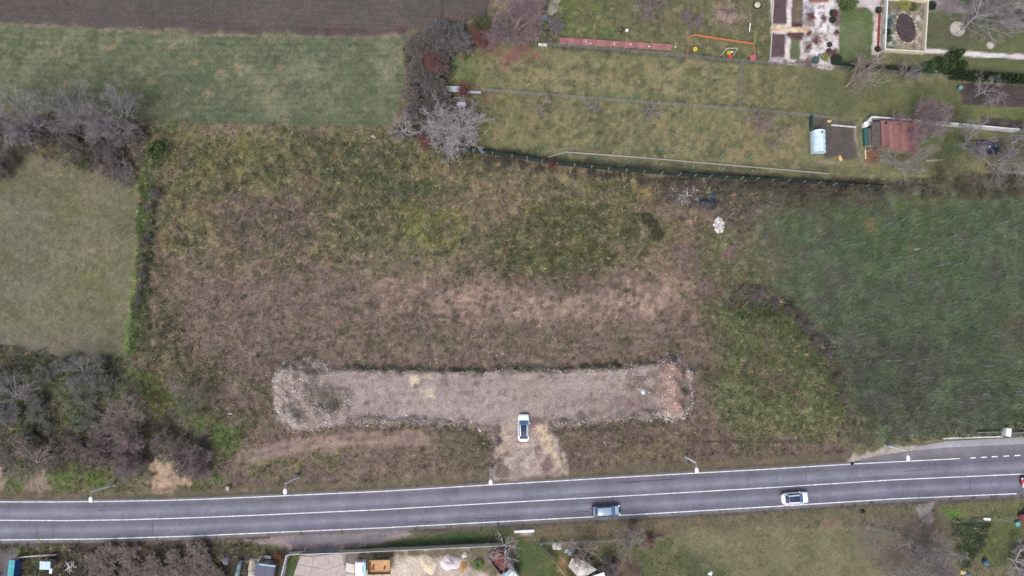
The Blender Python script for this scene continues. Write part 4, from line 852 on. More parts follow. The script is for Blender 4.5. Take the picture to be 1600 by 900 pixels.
for q, n, sg in (([(432, 590), (431, 620), (440, 650), (470, 668), (490, 668), (520, 660)], 1500, 0.45), ([(440, 580), (438, 615), (446, 645), (468, 662)], 600, 0.9), ([(438, 580), (452, 570), (490, 568), (520, 576)], 500, 0.6),
                 ([(455, 580), (460, 610), (466, 640)], 500, 1.1), ([(520, 577), (580, 580), (660, 582), (760, 581)], 330, 0.3), ([(760, 580), (900, 580), (960, 575), (1020, 569)], 330, 0.3),
                 ([(500, 640), (512, 646), (538, 642), (547, 628), (535, 612)], 420, 0.5), ([(545, 658), (600, 658), (680, 660), (740, 662), (765, 676), (776, 694)], 700, 0.5), ([(490, 630), (505, 640)], 120, .6),
                 ([(862, 663), (900, 660), (980, 654)], 380, 0.35), ([(980, 654), (1030, 648)], 150, 0.5), ([(1020, 650), (1050, 653), (1076, 642)], 750, 0.45), ([(1078, 640), (1080, 610), (1076, 580), (1062, 566)], 350, 0.3),
                 ([(1030, 568), (1046, 560), (1062, 566)], 260, 0.5), ([(1033, 580), (1030, 610), (1038, 640), (1046, 652)], 380, 0.45), ([(1046, 575), (1050, 640)], 420, 1.0), ([(985, 580), (1005, 600), (1010, 620)], 180, 1.0), ([(660, 556), (790, 553)], 60, .5), ([(445, 590), (452, 620), (462, 650)], 420, 1.5), ([(470, 580), (480, 610), (490, 650)], 200, 1.6), ([(300, 500), (1080, 500)], 160, 14), ([(400, 700), (1080, 690)], 120, 5), ([(500, 590), (520, 590)], 120, 1.3)):
    S.append(along(q, int(n * 1.3), sg, r))
S = np.concatenate(S); g = r.random(len(S))
sc = np.where(g[:, None] < 0.5, lin((212, 209, 211)), np.where(g[:, None] < 0.9, lin((166, 153, 144)), lin((146, 120, 102)))) * r.uniform(0.7, 1.15, (len(S), 1))
stones("rubble_stones", "white and tan rubble stones along the berms and heaps of the gravel lot", S, r.lognormal(math.log(0.052), 0.5, len(S)), np.clip(sc, 0, .85), 22)
# loose pebbles over the gravel lot and its entrance
n = 5200; pu = r.uniform(520, 1040, n); pv = r.uniform(580, 750, n)
k = inside(pu, pv, [(520, 584), (1030, 574), (1030, 650), (862, 660), (884, 738), (775, 748), (776, 690), (760, 660), (550, 658)])
pp = np.array([G(a, b)[:2] for a, b in zip(pu[k], pv[k])]); g = r.random(len(pp))
sc = np.where(g[:, None] < 0.35, lin((212, 208, 210)), lin((138, 122, 120))) * r.uniform(0.75, 1.2, (len(pp), 1))
stones("gravel_pebbles", "loose pebbles strewn over the gravel lot", pp, r.lognormal(math.log(0.032), 0.5, len(pp)), np.clip(sc, 0, .85), 23)
# ------------------------------------------------------------------ trees, shrubs, conifers
bark_m = vcol_mat("bark", 0.95); twig_m = vcol_mat("twigs", 0.95)
def unit(a): return a / (np.linalg.norm(a, axis=-1, keepdims=True) + 1e-9)
def tubes(Pts, R0, R1, ns):
    """Pts (n,k,3) polylines -> verts, tris"""
    n, k, _ = Pts.shape
    d = np.empty_like(Pts); d[:, 1:-1] = Pts[:, 2:] - Pts[:, :-2]; d[:, 0] = Pts[:, 1] - Pts[:, 0]; d[:, -1] = Pts[:, -1] - Pts[:, -2]; d = unit(d)
    ref = np.where(np.abs(d[..., 2:3]) < 0.9, np.array([0, 0, 1.0]), np.array([1.0, 0, 0]))
    a = unit(np.cross(d, ref)); b = np.cross(d, a)
    t = np.linspace(0, 1, k)[None, :, None]; rad = R0[:, None, None] * (1 - t) + R1[:, None, None] * t
    V = np.stack([Pts + (a * math.cos(q) + b * math.sin(q)) * rad for q in np.arange(ns) * 2 * math.pi / ns], 2)     # n,k,ns,3
    idx = np.arange(n * k * ns).reshape(n, k, ns); nx = np.roll(idx, -1, 2)
    q = np.stack([idx[:, :-1], nx[:, :-1], nx[:, 1:], idx[:, 1:]], -1).reshape(-1, 4)
    return V.reshape(-1, 3), np.concatenate([q[:, [0, 1, 2]], q[:, [0, 2, 3]]])
def grow(r, org, dr, ln, k, wob, up):
    n = len(org); pts = np.empty((n, k, 3)); pts[:, 0] = org; d = dr.copy(); st = ln / (k - 1)
    for i in range(1, k):
        d = unit(d + r.normal(0, wob, (n, 3)) + np.array([0, 0, up])); pts[:, i] = pts[:, i - 1] + d * st[:, None]
    return pts
def spawn(r, pts, ln, num, t0, ang, ratio):
    n, k, _ = pts.shape; pi = np.repeat(np.arange(n), num); t = r.uniform(t0, 1.0, len(pi)) * (k - 1); i = np.minimum(t.astype(int), k - 2); f = (t - i)[:, None]
    o = pts[pi, i] * (1 - f) + pts[pi, i + 1] * f; pd = unit(pts[pi, i + 1] - pts[pi, i])
    side = unit(np.cross(pd, r.normal(0, 1, (len(pi), 3)))); a = np.radians(r.uniform(*ang, len(pi)))[:, None]
    return o, unit(pd * np.cos(a) + side * np.sin(a)), ln[pi] * r.uniform(ratio[0], ratio[1], len(pi)) * (1.1 - 0.4 * (t / (k - 1)))

def tree_mesh(seed, h, rad, stems=1, n1=9, n2=6, n3=6, n4=5, thick=1.0, col=(118, 108, 106), tip=(120, 106, 112), spread=(35, 70), fork=0.28, slw=0.017):
    """returns (trunk verts, tris), (crown verts, tris, cols)"""
    r = np.random.default_rng(seed); c1, c2 = lin(col), lin(tip)
    if stems == 1:
        p0 = grow(r, np.zeros((1, 3)), np.array([[0, 0, 1.0]]) + r.normal(0, .06, (1, 3)), np.array([h * fork * 1.6]), 5, 0.08, 0.1); l0 = np.array([h * fork * 1.6]); R0 = np.array([0.032 * h * thick])
    else:
        a = r.uniform(0, 6.28, stems); ti = np.radians(r.uniform(8, 38, stems))
        p0 = grow(r, r.normal(0, .15, (stems, 3)) * np.array([1, 1, 0]), np.stack([np.cos(a) * np.sin(ti), np.sin(a) * np.sin(ti), np.cos(ti)], -1), np.full(stems, h * 0.55) * r.uniform(.7, 1.1, stems), 5, 0.12, 0.06)
        l0 = np.full(stems, h * 0.55); R0 = np.full(stems, 0.016 * h * thick)
    TV, TF = tubes(p0, R0, R0 * .55, 6)
    m1 = n1 if stems == 1 else max(2, n1 // stems + 1)
    o, d, l = spawn(r, p0, np.full(len(p0), 1.0), m1, 0.45 if stems == 1 else 0.3, spread, (1, 1))
    hor = np.maximum(0.35, np.hypot(d[:, 0], d[:, 1])); l = np.minimum(rad * r.uniform(0.75, 1.1, len(l)) / hor, h * 0.85)
    p1 = grow(r, o, d, l, 6, 0.10, 0.05); V1, F1 = tubes(p1, np.full(len(p1), .0105 * h * thick), np.full(len(p1), .004 * h * thick), 5)
    TV, TF = np.concatenate([TV, V1]), np.concatenate([TF, F1 + len(TV)])
    o, d, l2 = spawn(r, p1, l, n2, 0.2, (25, 60), (0.32, 0.6)); p2 = grow(r, o, d, l2, 5, 0.14, 0.05)
    CVs, CFs, CC, nv = [], [], [], 0
    def put(V, F, c):
        nonlocal nv
        CVs.append(V); CFs.append(F + nv); CC.append(c); nv += len(V)
    def colr(n, m, t): 
        w = r.normal(t, .2, n)[:, None]; return np.repeat((c1 * (1 - w) + c2 * w) * r.uniform(.55, 1.45, (n, 1)), m, 0)
    V, F = tubes(p2, np.full(len(p2), .0052 * h * thick), np.full(len(p2), .002 * h * thick), 4); put(V, F, colr(len(p2), len(V) // len(p2), .1))
    o, d, l3 = spawn(r, p2, l2, n3, 0.15, (25, 65), (0.35, 0.65)); p3 = grow(r, o, d, l3, 3, 0.16, 0.04)
    V, F = tubes(p3, np.full(len(p3), .0016 * h * thick + .009), np.full(len(p3), .008), 3); put(V, F, colr(len(p3), len(V) // len(p3), .5))
    o, d, l4 = spawn(r, p3, l3, n4, 0.1, (20, 65), (0.4, 0.85)); l4 = np.maximum(l4, 0.18)
    n = len(o); e = o + d * l4[:, None]; w = unit(np.cross(d, r.normal(0, 1, (n, 3)))) * slw
    put(np.stack([o - w, o + w, e], 1).reshape(-1, 3), np.arange(n * 3).reshape(-1, 3), colr(n, 3, .9))
    return (TV, TF, np.tile(c1, (len(TV), 1)) * r.uniform(.85, 1.15, (len(TV), 1))), (np.concatenate(CVs), np.concatenate(CFs), np.clip(np.concatenate(CC), 0, 1))

def bare_tree(name, label, u, v, h, rad, seed, cat="tree", group=None, parts=("trunk", "crown"), **kw):
    t = thing(name, label, cat, GP(u, v), 0, group)
    (TV, TF, TC), (CV, CF, CC) = tree_mesh(seed, h, rad, **kw)
    mk(parts[0], TV, TF, bark_m, t, np.clip(TC, 0, 1)); mk(parts[1], CV, CF, twig_m, t, CC)
    return t
GREYP = dict(col=(148, 144, 145), tip=(128, 122, 124)); PALE = dict(col=(180, 174, 176), tip=(160, 153, 157)); BROWN = dict(col=(158, 146, 140), tip=(140, 126, 122)); RED = dict(col=(124, 96, 92), tip=(130, 86, 84)); PINK = dict(col=(144, 126, 130), tip=(132, 114, 122)); DARK = dict(col=(134, 128, 124), tip=(118, 110, 108)); GREEN = dict(col=(104, 100, 84), tip=(98, 104, 74))
big = dict(n1=15, n2=9, n3=7, n4=8, thick=.8)
T = [
 ("bare_tree", "largest bare grey tree in the hedge left of the grass field", 210, 198, 8.0, 5.2, 1, dict(GREYP, **big)),
 ("bare_tree", "middle bare grey tree in the hedge at the upper left", 140, 196, 7.0, 4.0, 2, dict(GREYP, **big)),
 ("bare_tree", "bluish grey bare tree nearest the left edge in the upper hedge", 62, 192, 7.5, 4.8, 3, dict(GREYP, **big)),
 ("bare_tree", "pale many stemmed bare tree at the west end of the green fence", 714, 212, 6.3, 4.0, 4, dict(PALE, stems=8, n1=40, n2=7, n3=6, n4=5, thick=.72, slw=.016)),
 ("bare_tree", "bare purplish tree over fallen red leaves by the upper garden corner", 806, 58, 8.5, 4.6, 5, dict(PINK, n1=16, n2=10, n3=8, n4=9, thick=.75)),
 ("bare_tree", "tall bare tree rising from the larger pale circle in the formal lawn", 1502, 47, 9.5, 6.0, 6, dict(GREYP, **big)),
 ("bare_tree", "dense pinkish brown tree overhanging the red roof", 1416, 197, 6.0, 3.9, 7, dict(PINK, n1=14, n2=9, n3=8, n4=9)),
 ("bare_tree", "pale bare tree in front of the red roofed shed", 1400, 264, 5.6, 3.2, 8, dict(GREYP, stems=3, n1=14, n2=6, n3=5, n4=3, thick=.9)),
 ("bare_tree", "bare tree leaning over the row of small conifers below the formal garden", 1322, 135, 6.0, 4.2, 9, dict(BROWN, n1=11, n2=7, n3=6, n4=5)),
 ("bare_tree", "bare tree at the corner of the brown vegetable bed right of the blue green barrel", 1524, 150, 5.0, 3.0, 10, dict(GREYP, n1=10, n2=6, n3=5, n4=4)),
 ("bare_tree", "bare grey tree beside the dark tarpaulin cover", 1502, 228, 5.0, 3.2, 11, dict(GREYP, n1=10, n2=7, n3=6, n4=5)),
 ("bare_tree", "bare grey tree at the right edge near the pale garden wall", 1583, 222, 6.0, 4.0, 12, dict(GREYP, n1=10, n2=7, n3=6, n4=6)),
 ("bare_tree", "small tree with white branches at the corner of the grass field", 628, 206, 4.5, 2.6, 13, dict(PALE, stems=2, n1=8, n2=5, n3=4, n4=3, thick=.9)),
 ("bare_tree", "bare white branched tree by the east end of the concrete wall", 790, 857, 5.5, 2.8, 14, dict(PALE, stems=3, n1=10, n2=5, n3=4, n4=3, thick=.95)),
 ("bare_tree", "bare tree behind the brick box and the grey canvas roof", 906, 854, 5.0, 2.9, 15, dict(BROWN, n1=10, n2=6, n3=5, n4=4)),
 ("bare_tree", "bare round tree right of the grey canvas roof", 982, 850, 4.5, 3.2, 16, dict(BROWN, n1=12, n2=8, n3=6, n4=6)),
 ("bare_tree", "wide bare grey tree in the field corner at the bottom right", 1425, 862, 7.0, 5.2, 17, dict(GREYP, **big)),
 ("bare_tree", "pale bare tree in the bottom right corner", 1575, 872, 5.0, 3.0, 18, dict(PALE, n1=10, n2=7, n3=6, n4=5)),
 ("bare_tree", "broad brown bare tree in the middle of the left scrub", 212, 654, 5.0, 4.2, 19, dict(BROWN, **big)),
 ("bare_tree", "grey green bare tree right of the yellow grass patch in the left scrub", 306, 624, 4.6, 3.4, 20, dict(col=(136, 132, 124), tip=(116, 120, 100), n1=12, n2=8, n3=6, n4=6)),
 ("bare_tree", "grey bare tree at the lower right end of the pasture", 140, 580, 4.5, 3.2, 21, dict(GREYP, n1=10, n2=7, n3=6, n4=5)),
 ("bare_tree", "bluish bare tree in the dark scrub at the left", 40, 622, 6.0, 4.6, 22, dict(GREYP, n1=12, n2=8, n3=6, n4=6)),
 ("bare_tree", "leaning grey tree between the scrub and the leftmost sand patch", 72, 722, 5.0, 4.2, 23, dict(BROWN, n1=11, n2=7, n3=6, n4=6)),
 ("bare_tree", "purplish bare tree above the pale sand patch by the road", 215, 705, 5.0, 3.6, 24, dict(PINK, n1=12, n2=8, n3=7, n4=6)),
 ("bare_tree", "brown bare bush tree right of the pale sand patch by the road", 328, 724, 3.6, 2.4, 25, dict(PINK, n1=12, n2=8, n3=6, n4=6)),
 ("bare_tree", "bare grey shrub tree leaning over the sand patch", 286, 733, 3.2, 2.2, 26, dict(BROWN, n1=9, n2=6, n3=5, n4=5)),
 ("bare_tree", "purplish fruit tree at the top edge of the upper lawn", 1012, 24, 4.0, 2.4, 27, dict(PINK, n1=10, n2=7, n3=6, n4=5)),
 ("bare_tree", "small purplish fruit tree left of the compost heap in the upper lawn", 1080, 40, 3.4, 2.0, 28, dict(PINK, n1=10, n2=6, n3=6, n4=5)),
 ("bare_tree", "small bare fruit tree at the middle of the lower garden strip", 1015, 178, 3.2, 1.7, 29, dict(GREYP, n1=9, n2=6, n3=5, n4=4)),
 ("bare_tree", "bare fruit tree below the cross fence between the gardens", 1178, 196, 3.6, 2.2, 30, dict(PINK, n1=10, n2=7, n3=5, n4=5)),
 ("bare_tree", "small fruit tree at the west end of the lower garden strip", 845, 172, 2.8, 1.6, 31, dict(BROWN, n1=8, n2=6, n3=5, n4=4)),
 ("bare_tree", "small fruit tree below the wire fence second from the west", 922, 170, 2.8, 1.4, 32, dict(GREYP, n1=8, n2=6, n3=5, n4=4)),
 ("bare_tree", "thin fruit tree just left of the polytunnel", 1212, 222, 3.0, 1.9, 33, dict(BROWN, n1=9, n2=6, n3=5, n4=4)),
 ("bare_tree", "bare tree above the pale garden wall right of the pinkish tree", 1478, 190, 3.4, 2.2, 34, dict(GREEN, n1=10, n2=7, n3=5, n4=5)),
 ("bare_tree", "small bare tree beside the white gravel and the conifer hedge", 1412, 122, 3.8, 2.2, 35, dict(GREYP, n1=9, n2=6, n3=5, n4=4)),
 ("bare_tree", "bare grey tree south of the tarpaulin cover in the brush", 1540, 262, 5.0, 4.0, 36, dict(GREYP, n1=11, n2=7, n3=6, n4=5)),
 ("bare_tree", "bare twiggy tree in the brush between the shed and the vineyard", 1465, 268, 4.0, 3.4, 37, dict(GREEN, n1=11, n2=7, n3=6, n4=5)),
]
for nm, lb, u, v, h, rd, sd, kw in T: bare_tree(nm, lb, u, v, h, rd, sd, **kw)

# shrubs: a few prototypes per tone, every shrub a thing with its own stems and twigs
SH = {}
def shrub_proto(tone, k):
    key = (id(tone), k)
    if key not in SH:
        a, b = tree_mesh(500 + k * 7 + len(SH), 2.0, 1.25, stems=6, n1=24, n2=6, n3=5, n4=4, thick=0.8, slw=.017, **tone)
        me = []
        for nm, (V, F, C), m in (("stems", a, bark_m), ("twigs", b, twig_m)):
            o = mk(nm, V, F, m, None, np.clip(C, 0, 1)); me.append(o.data); bpy.data.objects.remove(o)
        SH[key] = me
    return SH[key]
def shrub(label, u, v, s, tone, group=None, name="shrub", sz=None):
    me = shrub_proto(tone, random.randrange(3))
    t = thing(name, label, "shrub", GP(u, v), random.uniform(0, 6.28), group)
    t.scale = (s, s, s * (sz or 1.0))
    for nm, m in zip(("stems", "twigs"), me):
        o = bpy.data.objects.new(nm, m); COL.objects.link(o); o.parent = t
shrub("bright red leafed shrub at the field corner beside the green fence", 665, 226, 1.0, RED)
shrub("round red shrub in the hedgerow beside the upper lawn", 678, 105, 1.5, RED)
shrub("red twigged shrub growing over the pale bench", 727, 144, 1.0, RED)
shrub("dark red shrub on the dark green fence", 860, 258, 0.7, RED)
shrub("reddish shrub under the big hedgerow bush", 748, 66, 1.4, RED)
shrub("red shrub by the fence south of the road", 1012, 845, 0.7, RED)
shrub("brick red shrub outside the white wall of the yard", 442, 869, 0.8, dict(col=(132, 94, 80), tip=(138, 96, 82)))
shrub("pale grey shrub beside the round red shrub", 692, 97, 1.0, GREYP)
shrub("yellow green round bush under the top edge of the hedgerow", 752, 44, 1.2, GREEN)
def scatter(label, group, poly, n, size, tone, seed, name="shrub", mind=8, sz=None):
    r = np.random.default_rng(seed); us = [p[0] for p in poly]; vs = [p[1] for p in poly]; got = []; tries = 0
    while len(got) < n and tries < 4000:
        tries += 1; u, v = r.uniform(min(us), max(us)), r.uniform(min(vs), max(vs))
        if not inside(np.array([u]), np.array([v]), poly)[0] or any(math.hypot(u - a, v - b) < mind for a, b in got): continue
        got.append((u, v)); shrub(label, u, v, r.uniform(*size), tone, group, name, sz)
scatter("bare dark shrub in the hedgerow between the grass field and the gardens", "hedgerow shrubs", [(648, 75), (690, 62), (690, 130), (700, 150), (690, 215), (640, 205), (645, 150)], 24, (0.9, 1.5), DARK, 1, mind=12)
scatter("dark grey bush at the north end of the hedgerow", "north hedgerow bushes", [(665, 60), (705, 45), (735, 60), (720, 85), (690, 85)], 8, (0.9, 1.3), dict(col=(142, 138, 140), tip=(116, 114, 118)), 2, mind=10)
scatter("dark bare shrub in the dense scrub at the left edge", "left scrub shrubs", [(-10, 560), (120, 562), (175, 578), (180, 690), (-10, 700)], 17, (0.8, 1.4), dict(col=(146, 146, 142), tip=(120, 124, 110)), 3, mind=16)
scatter("brown shrub in the scrub above the road verge", "verge scrub shrubs", [(-10, 690), (180, 680), (330, 690), (330, 735), (200, 725), (-10, 725)], 15, (0.8, 1.3), dict(col=(148, 138, 134), tip=(126, 116, 112)), 4, mind=20)
scatter("bare shrub under the trees of the upper left hedge", "upper hedge shrubs", [(-10, 200), (120, 205), (230, 215), (220, 245), (150, 262), (100, 235), (-10, 232)], 20, (0.8, 1.4), DARK, 5, mind=14)
scatter("brown shrub in the thicket south of the road at the left", "south thicket shrubs", [(130, 866), (330, 862), (345, 902), (150, 907)], 20, (0.9, 1.4), BROWN, 6, mind=15, sz=.7)
scatter("bare olive brown shrub along the north edge of the vineyard", "vineyard edge shrubs", [(1180, 300), (1260, 290), (1400, 290), (1590, 275), (1590, 305), (1400, 315), (1250, 325)], 18, (0.5, 0.9), dict(col=(120, 116, 98), tip=(106, 104, 84)), 7, mind=18)
scatter("dark shrub in the hollow between the hump and the vineyard", "hollow shrubs", [(1150, 455), (1225, 462), (1285, 530), (1315, 610), (1325, 680), (1314, 670), (1300, 590), (1260, 530), (1210, 480)], 9, (0.4, 0.8), DARK, 8, mind=16)
scatter("small bare shrub in the formal garden gravel", "formal garden shrubs", [(1256, 4), (1306, 4), (1306, 100), (1258, 96)], 9, (0.3, 0.55), RED, 10, mind=13)
scatter("dark stem in the hedge bank along the pasture", "hedge bank shrubs", [(240, 295), (247, 300), (236, 380), (226, 450), (216, 500), (212, 490)], 10, (0.35, 0.65), DARK, 11, mind=12)
scatter("small dark shrub in the ditch along the netting fence", "ditch shrubs", [(760, 250), (870, 266), (960, 274), (1060, 282), (1240, 294), (1380, 298), (1380, 304), (1240, 302), (1060, 290), (870, 273), (760, 257)], 20, (0.4, 0.8), dict(col=(112, 106, 100), tip=(96, 90, 84)), 12, mind=18)
shrub("dark speckled bush at the top of the pasture", 135, 258, 1.1, GREEN); shrub("dark bush at the left edge of the pasture's top", 10, 272, 1.8, DARK); shrub("second dark bush at the left edge of the pasture's top", 22, 256, 1.2, DARK)
shrub("dark brown low bush where the pasture meets the hedge bank", 196, 278, 1.5, DARK, sz=.7); shrub("small brown bush left of the dark low bush by the hedge bank", 178, 268, 1.0, DARK)
shrub("dark shrub beside the upper garden corner wall", 868, 48, 1.1, GREYP); shrub("dark bare bush left of the orange patch south of the road", 950, 882, 1.2, DARK); shrub("pinkish bush between the canvas roof and the orange patch", 955, 888, 0.8, PINK)

# evergreens: leaf clumps through the crown's volume
needle_m = vcol_mat("evergreen_leaves", 0.8)
def leaf_cloud(r, n, prof, h, lw=0.09, ll=0.2, cols=((52, 66, 44), (78, 92, 58))):
    """n leaf faces filling a solid of revolution prof(t)->radius"""
    t = r.uniform(0, 1, n * 3); keep = r.random(n * 3) < np.array([prof(q) for q in t]) / max(prof(q) for q in np.linspace(0, 1, 30)); t = t[keep][:n]; n = len(t)
    R_ = np.array([prof(q) for q in t]) * np.sqrt(r.uniform(.35, 1, n)) * (1 + .18 * np.sin(r.integers(0, 5, n) * 1.3)); a = r.uniform(0, 6.283, n)
    c = np.stack([R_ * np.cos(a), R_ * np.sin(a), t * h], -1)
    d = unit(np.stack([np.cos(a), np.sin(a), r.uniform(-.2, .9, n)], -1) + r.normal(0, .5, (n, 3))); s = unit(np.cross(d, r.normal(0, 1, (n, 3))))
    l = r.uniform(.6, 1.4, (n, 1)) * ll; w = lw * r.uniform(.6, 1.4, (n, 1))
    V = np.stack([c, c + d * l * .5 + s * w, c + d * l, c + d * l * .5 - s * w], 1).reshape(-1, 3); F = np.arange(4 * n).reshape(-1, 4)
    f = r.uniform(0, 1, (n, 1)); C = lin(cols[0]) * (1 - f) + lin(cols[1]) * f
    return V, F, np.repeat(C, 4, 0)
EV = {}
def evergreen(label, u, v, h, rad, kind, group=None, cols=((50, 64, 44), (80, 94, 58)), name=None, n=700):
    key = (kind, cols, random.randrange(3))
    if key not in EV:
        r = np.random.default_rng(700 + len(EV))
        prof = {"cone": lambda t: max(.05, (1 - t) * .5 + .06), "ball": lambda t: .5 * math.sqrt(max(.02, 1 - (2 * t - 1) ** 2)), "column": lambda t: .5 * min(1, (1 - t) * 3 + .12) * (.75 + .25 * min(1, t * 4)), "mat": lambda t: .5 * math.sqrt(max(.02, 1 - t * t))}[kind]
        V, F, C = leaf_cloud(r, n, prof, 1.0, .05, .13, cols)
        o = mk("crown", V, F, needle_m, None, np.clip(C, 0, 1)); cm = o.data; bpy.data.objects.remove(o)
        o = MB().tube([(0, 0, -.05), (0.01, 0, .3), (0, .01, .85)], [.05, .04, .012], 6).build("trunk", mat("conifer_bark", (92, 80, 70))); tm = o.data; bpy.data.objects.remove(o)
        EV[key] = (tm, cm)
    t = thing(name or ("conifer" if kind in ("cone", "column") else "evergreen_bush"), label, "conifer" if kind in ("cone", "column") else "bush", GP(u, v), random.uniform(0, 6.28), group)
    t.scale = (rad * 2, rad * 2, h)
    for nm, m in zip(("trunk", "crown"), EV[key]):
        o = bpy.data.objects.new(nm, m); COL.objects.link(o); o.parent = t
for i in range(15):
    f = i / 14; evergreen("narrow dark green conifer in the clipped hedge row at the right edge", 1484 + 124 * f, 121 + 8 * f, 2.6, 0.62, "column", "conifers of the clipped hedge row", ((44, 58, 44), (66, 80, 56)))
for i in range(13):
    f = i / 12; evergreen("small dark conifer in the row below the green lawn square", 1318 + 112 * f, 104 + 9 * f, 1.9, 0.5, "cone", "small conifers in a row", ((48, 60, 50), (74, 84, 64)))
for u, v, h, rd, lb in ((1486, 92, 3.4, 1.1, "dark green conifer below the white path, tallest of its clump"), (1465, 102, 2.2, 1.2, "spreading green juniper left of the tallest conifer"), (1448, 108, 1.8, 1.1, "low green juniper at the left end of the conifer clump"), (1478, 108, 1.8, 1.2, "low green juniper below the tallest conifer"), (1500, 104, 1.8, 0.9, "grey green conifer at the right end of the conifer clump")):
    evergreen(lb, u, v, h, rd, "cone", None, ((48, 66, 46), (78, 96, 62)))
for u, v, h, rd, lb, c in ((1300, 22, .9, .55, "upper of two dark clipped balls beside the purple plant bed", 0), (1299, 33, .9, .5, "lower of two dark clipped balls beside the purple plant bed", 0), (1295, 71, .7, .4, "small dark clipped ball at the south of the white gravel", 0), (1294, 81, .7, .4, "dark clipped ball touching the purple shrub in the white gravel", 0),
                          (1454, 11, 1.0, .65, "dark green ball bush beside the walled pond", 0), (1589, 23, .9, .6, "dark ball bush at the point of the white gravel bed", 0), (1599, 31, .9, .6, "dark ball bush at the right picture edge by the gravel point", 0), (1321, 6, 1.5, 1.5, "large olive green bush at the top of the white gravel", 1),
                          (1273, 95, .6, .6, "teal green cushion plant at the foot of the white gravel", 2), (1288, 90, .6, .65, "yellow green cushion plant at the foot of the white gravel", 3), (1280, 88, .5, .35, "pale blue cushion plant in the white gravel", 4), (1305, 96, .9, .9, "dark green bush at the corner of the green lawn square", 0),
                          (1386, 37, 1.0, .7, "blue green conifer bush inside the pond wall", 2), (1391, 36, .5, .4, "pale blue cushion beside the pond", 4), (1384, 52, .9, .6, "dark bush halfway down the pond wall", 0), (1386, 62, .8, .55, "green bush low along the pond wall", 1), (1413, 8, .6, .9, "green cushion plant above the pond", 3), (1425, 12, .5, .7, "green cushion right above the pond", 1), (1370, 78, .7, .45, "dark ball at the end of the red edged bed", 0), (1371, 18, .9, .5, "dark bush at the top of the red edged bed", 0)):
    evergreen(lb, u, v, h, rd, "ball", None, [((38, 50, 42), (56, 68, 52)), ((66, 82, 48), (94, 104, 60)), ((66, 92, 88), (92, 116, 106)), ((112, 120, 62), (146, 146, 84)), ((120, 138, 160), (150, 164, 180))][c])
evergreen("bright green leafy bush in the yard beside the tree", 748, 882, .7, .7, "ball", None, ((92, 116, 66), (116, 136, 84)))
evergreen("dark green bush on the hedge bank below the upper left hedge", 244, 236, 1.3, 1.2, "ball", None, ((56, 68, 44), (86, 98, 58)))
for i, (u, v) in enumerate(((1020, 352), (1010, 342), (1026, 366))): evergreen(("dark low bush at the right edge of the green weed patch, " + ("middle", "topmost", "lowest")[i] + " of three"), u, v, .6, .9, "mat", None, ((54, 56, 46), (76, 76, 60)))
# ------------------------------------------------------------------ man-made things
concrete = mat("concrete", (168, 164, 160), 0.9, 0.10, 2.0, 0.01); pale_conc = mat("pale_concrete", (196, 194, 190), 0.85, 0.08, 2.0, 0.01)
galv = mat("galvanised_steel", (150, 154, 162), 0.45, 0.06, 3.0, metallic=0.4); white_pl = mat("white_lamp_shell", (228, 232, 232), 0.4, 0.03)
tyre_m = mat("tyre_rubber", (36, 36, 38), 0.85, 0.1); rim_m = mat("wheel_rim", (150, 152, 156), 0.35, 0.05, metallic=0.6)
glass_m = mat("car_glass", (36, 52, 84), 0.08, 0.05, 1.0, spec=0.8); wind_m = mat("windscreen_glass", (78, 112, 150), 0.08, 0.05, 1.0, spec=0.8); dark_tr = mat("dark_trim", (34, 35, 38), 0.6, 0.1)  # blue of both glasses includes reflected sky, lighter in the windscreen
redlamp = mat("tail_lamp", (196, 40, 48), 0.25, 0.05); headl = mat("head_lamp", (206, 212, 220), 0.15, 0.03, spec=0.8)
def ang(p, q): return math.atan2(q[1] - p[1], q[0] - p[0])
def rel(o, p): return (p[0] - o[0], p[1] - o[1], p[2] - o[2])

# street lamps: base and outreach arm over the verge
def street_lamp(label, u, v, rz):
    t = thing("street_lamp", label, "street lamp", GP(u, v), rz, "street lamps along the road")
    H = 6.1
    MB().box((0, 0, .05), (.5, .5, .3), bev=.04).build("base", concrete, t)
    MB().tube([(0, 0, 0), (0, 0, 1.6), (0, 0, 1.62), (0, 0, H)], [.18, .18, .15, .13], 10).build("pole", mat("lamp_pole", (176, 178, 188), .5, .05), t, True)
    MB().tube([(0, 0, H - .05), (0, -.15, H + .06), (0, -.4, H + .1), (0, -.85, H + .14)], .05, 8).build("arm", galv, t, True)
    rings = []
    for y, w, hh in ((-.7, .07, .05), (-.82, .22, .1), (-1.05, .31, .14), (-1.4, .3, .14), (-1.6, .18, .08)):
        rings.append([(w * math.cos(q), y, H + .17 + hh * math.sin(q)) for q in np.arange(10) * 2 * math.pi / 10])
    hd = MB().loft(rings).build("lamp_head", white_pl, t, True)
    MB().box((0, -1.2, H + .03), (.3, .5, .05), bev=.02).build("lens", glass_m, hd)
for lb, u, v, rz in (("leftmost street lamp, beside the road at the left edge", 178, 757, 0.05), ("street lamp above the grass verge left of the lay-by entrance", 465, 745, 0.03), ("street lamp next to the gravel entrance", 768, 731.5, 0.05), ("street lamp right of the gravel entrance", 1072, 714, 0.06), ("rightmost street lamp, on the pale apron by the slip lane", 1384, 696, 0.06)):
    street_lamp(lb, u, v, rz)

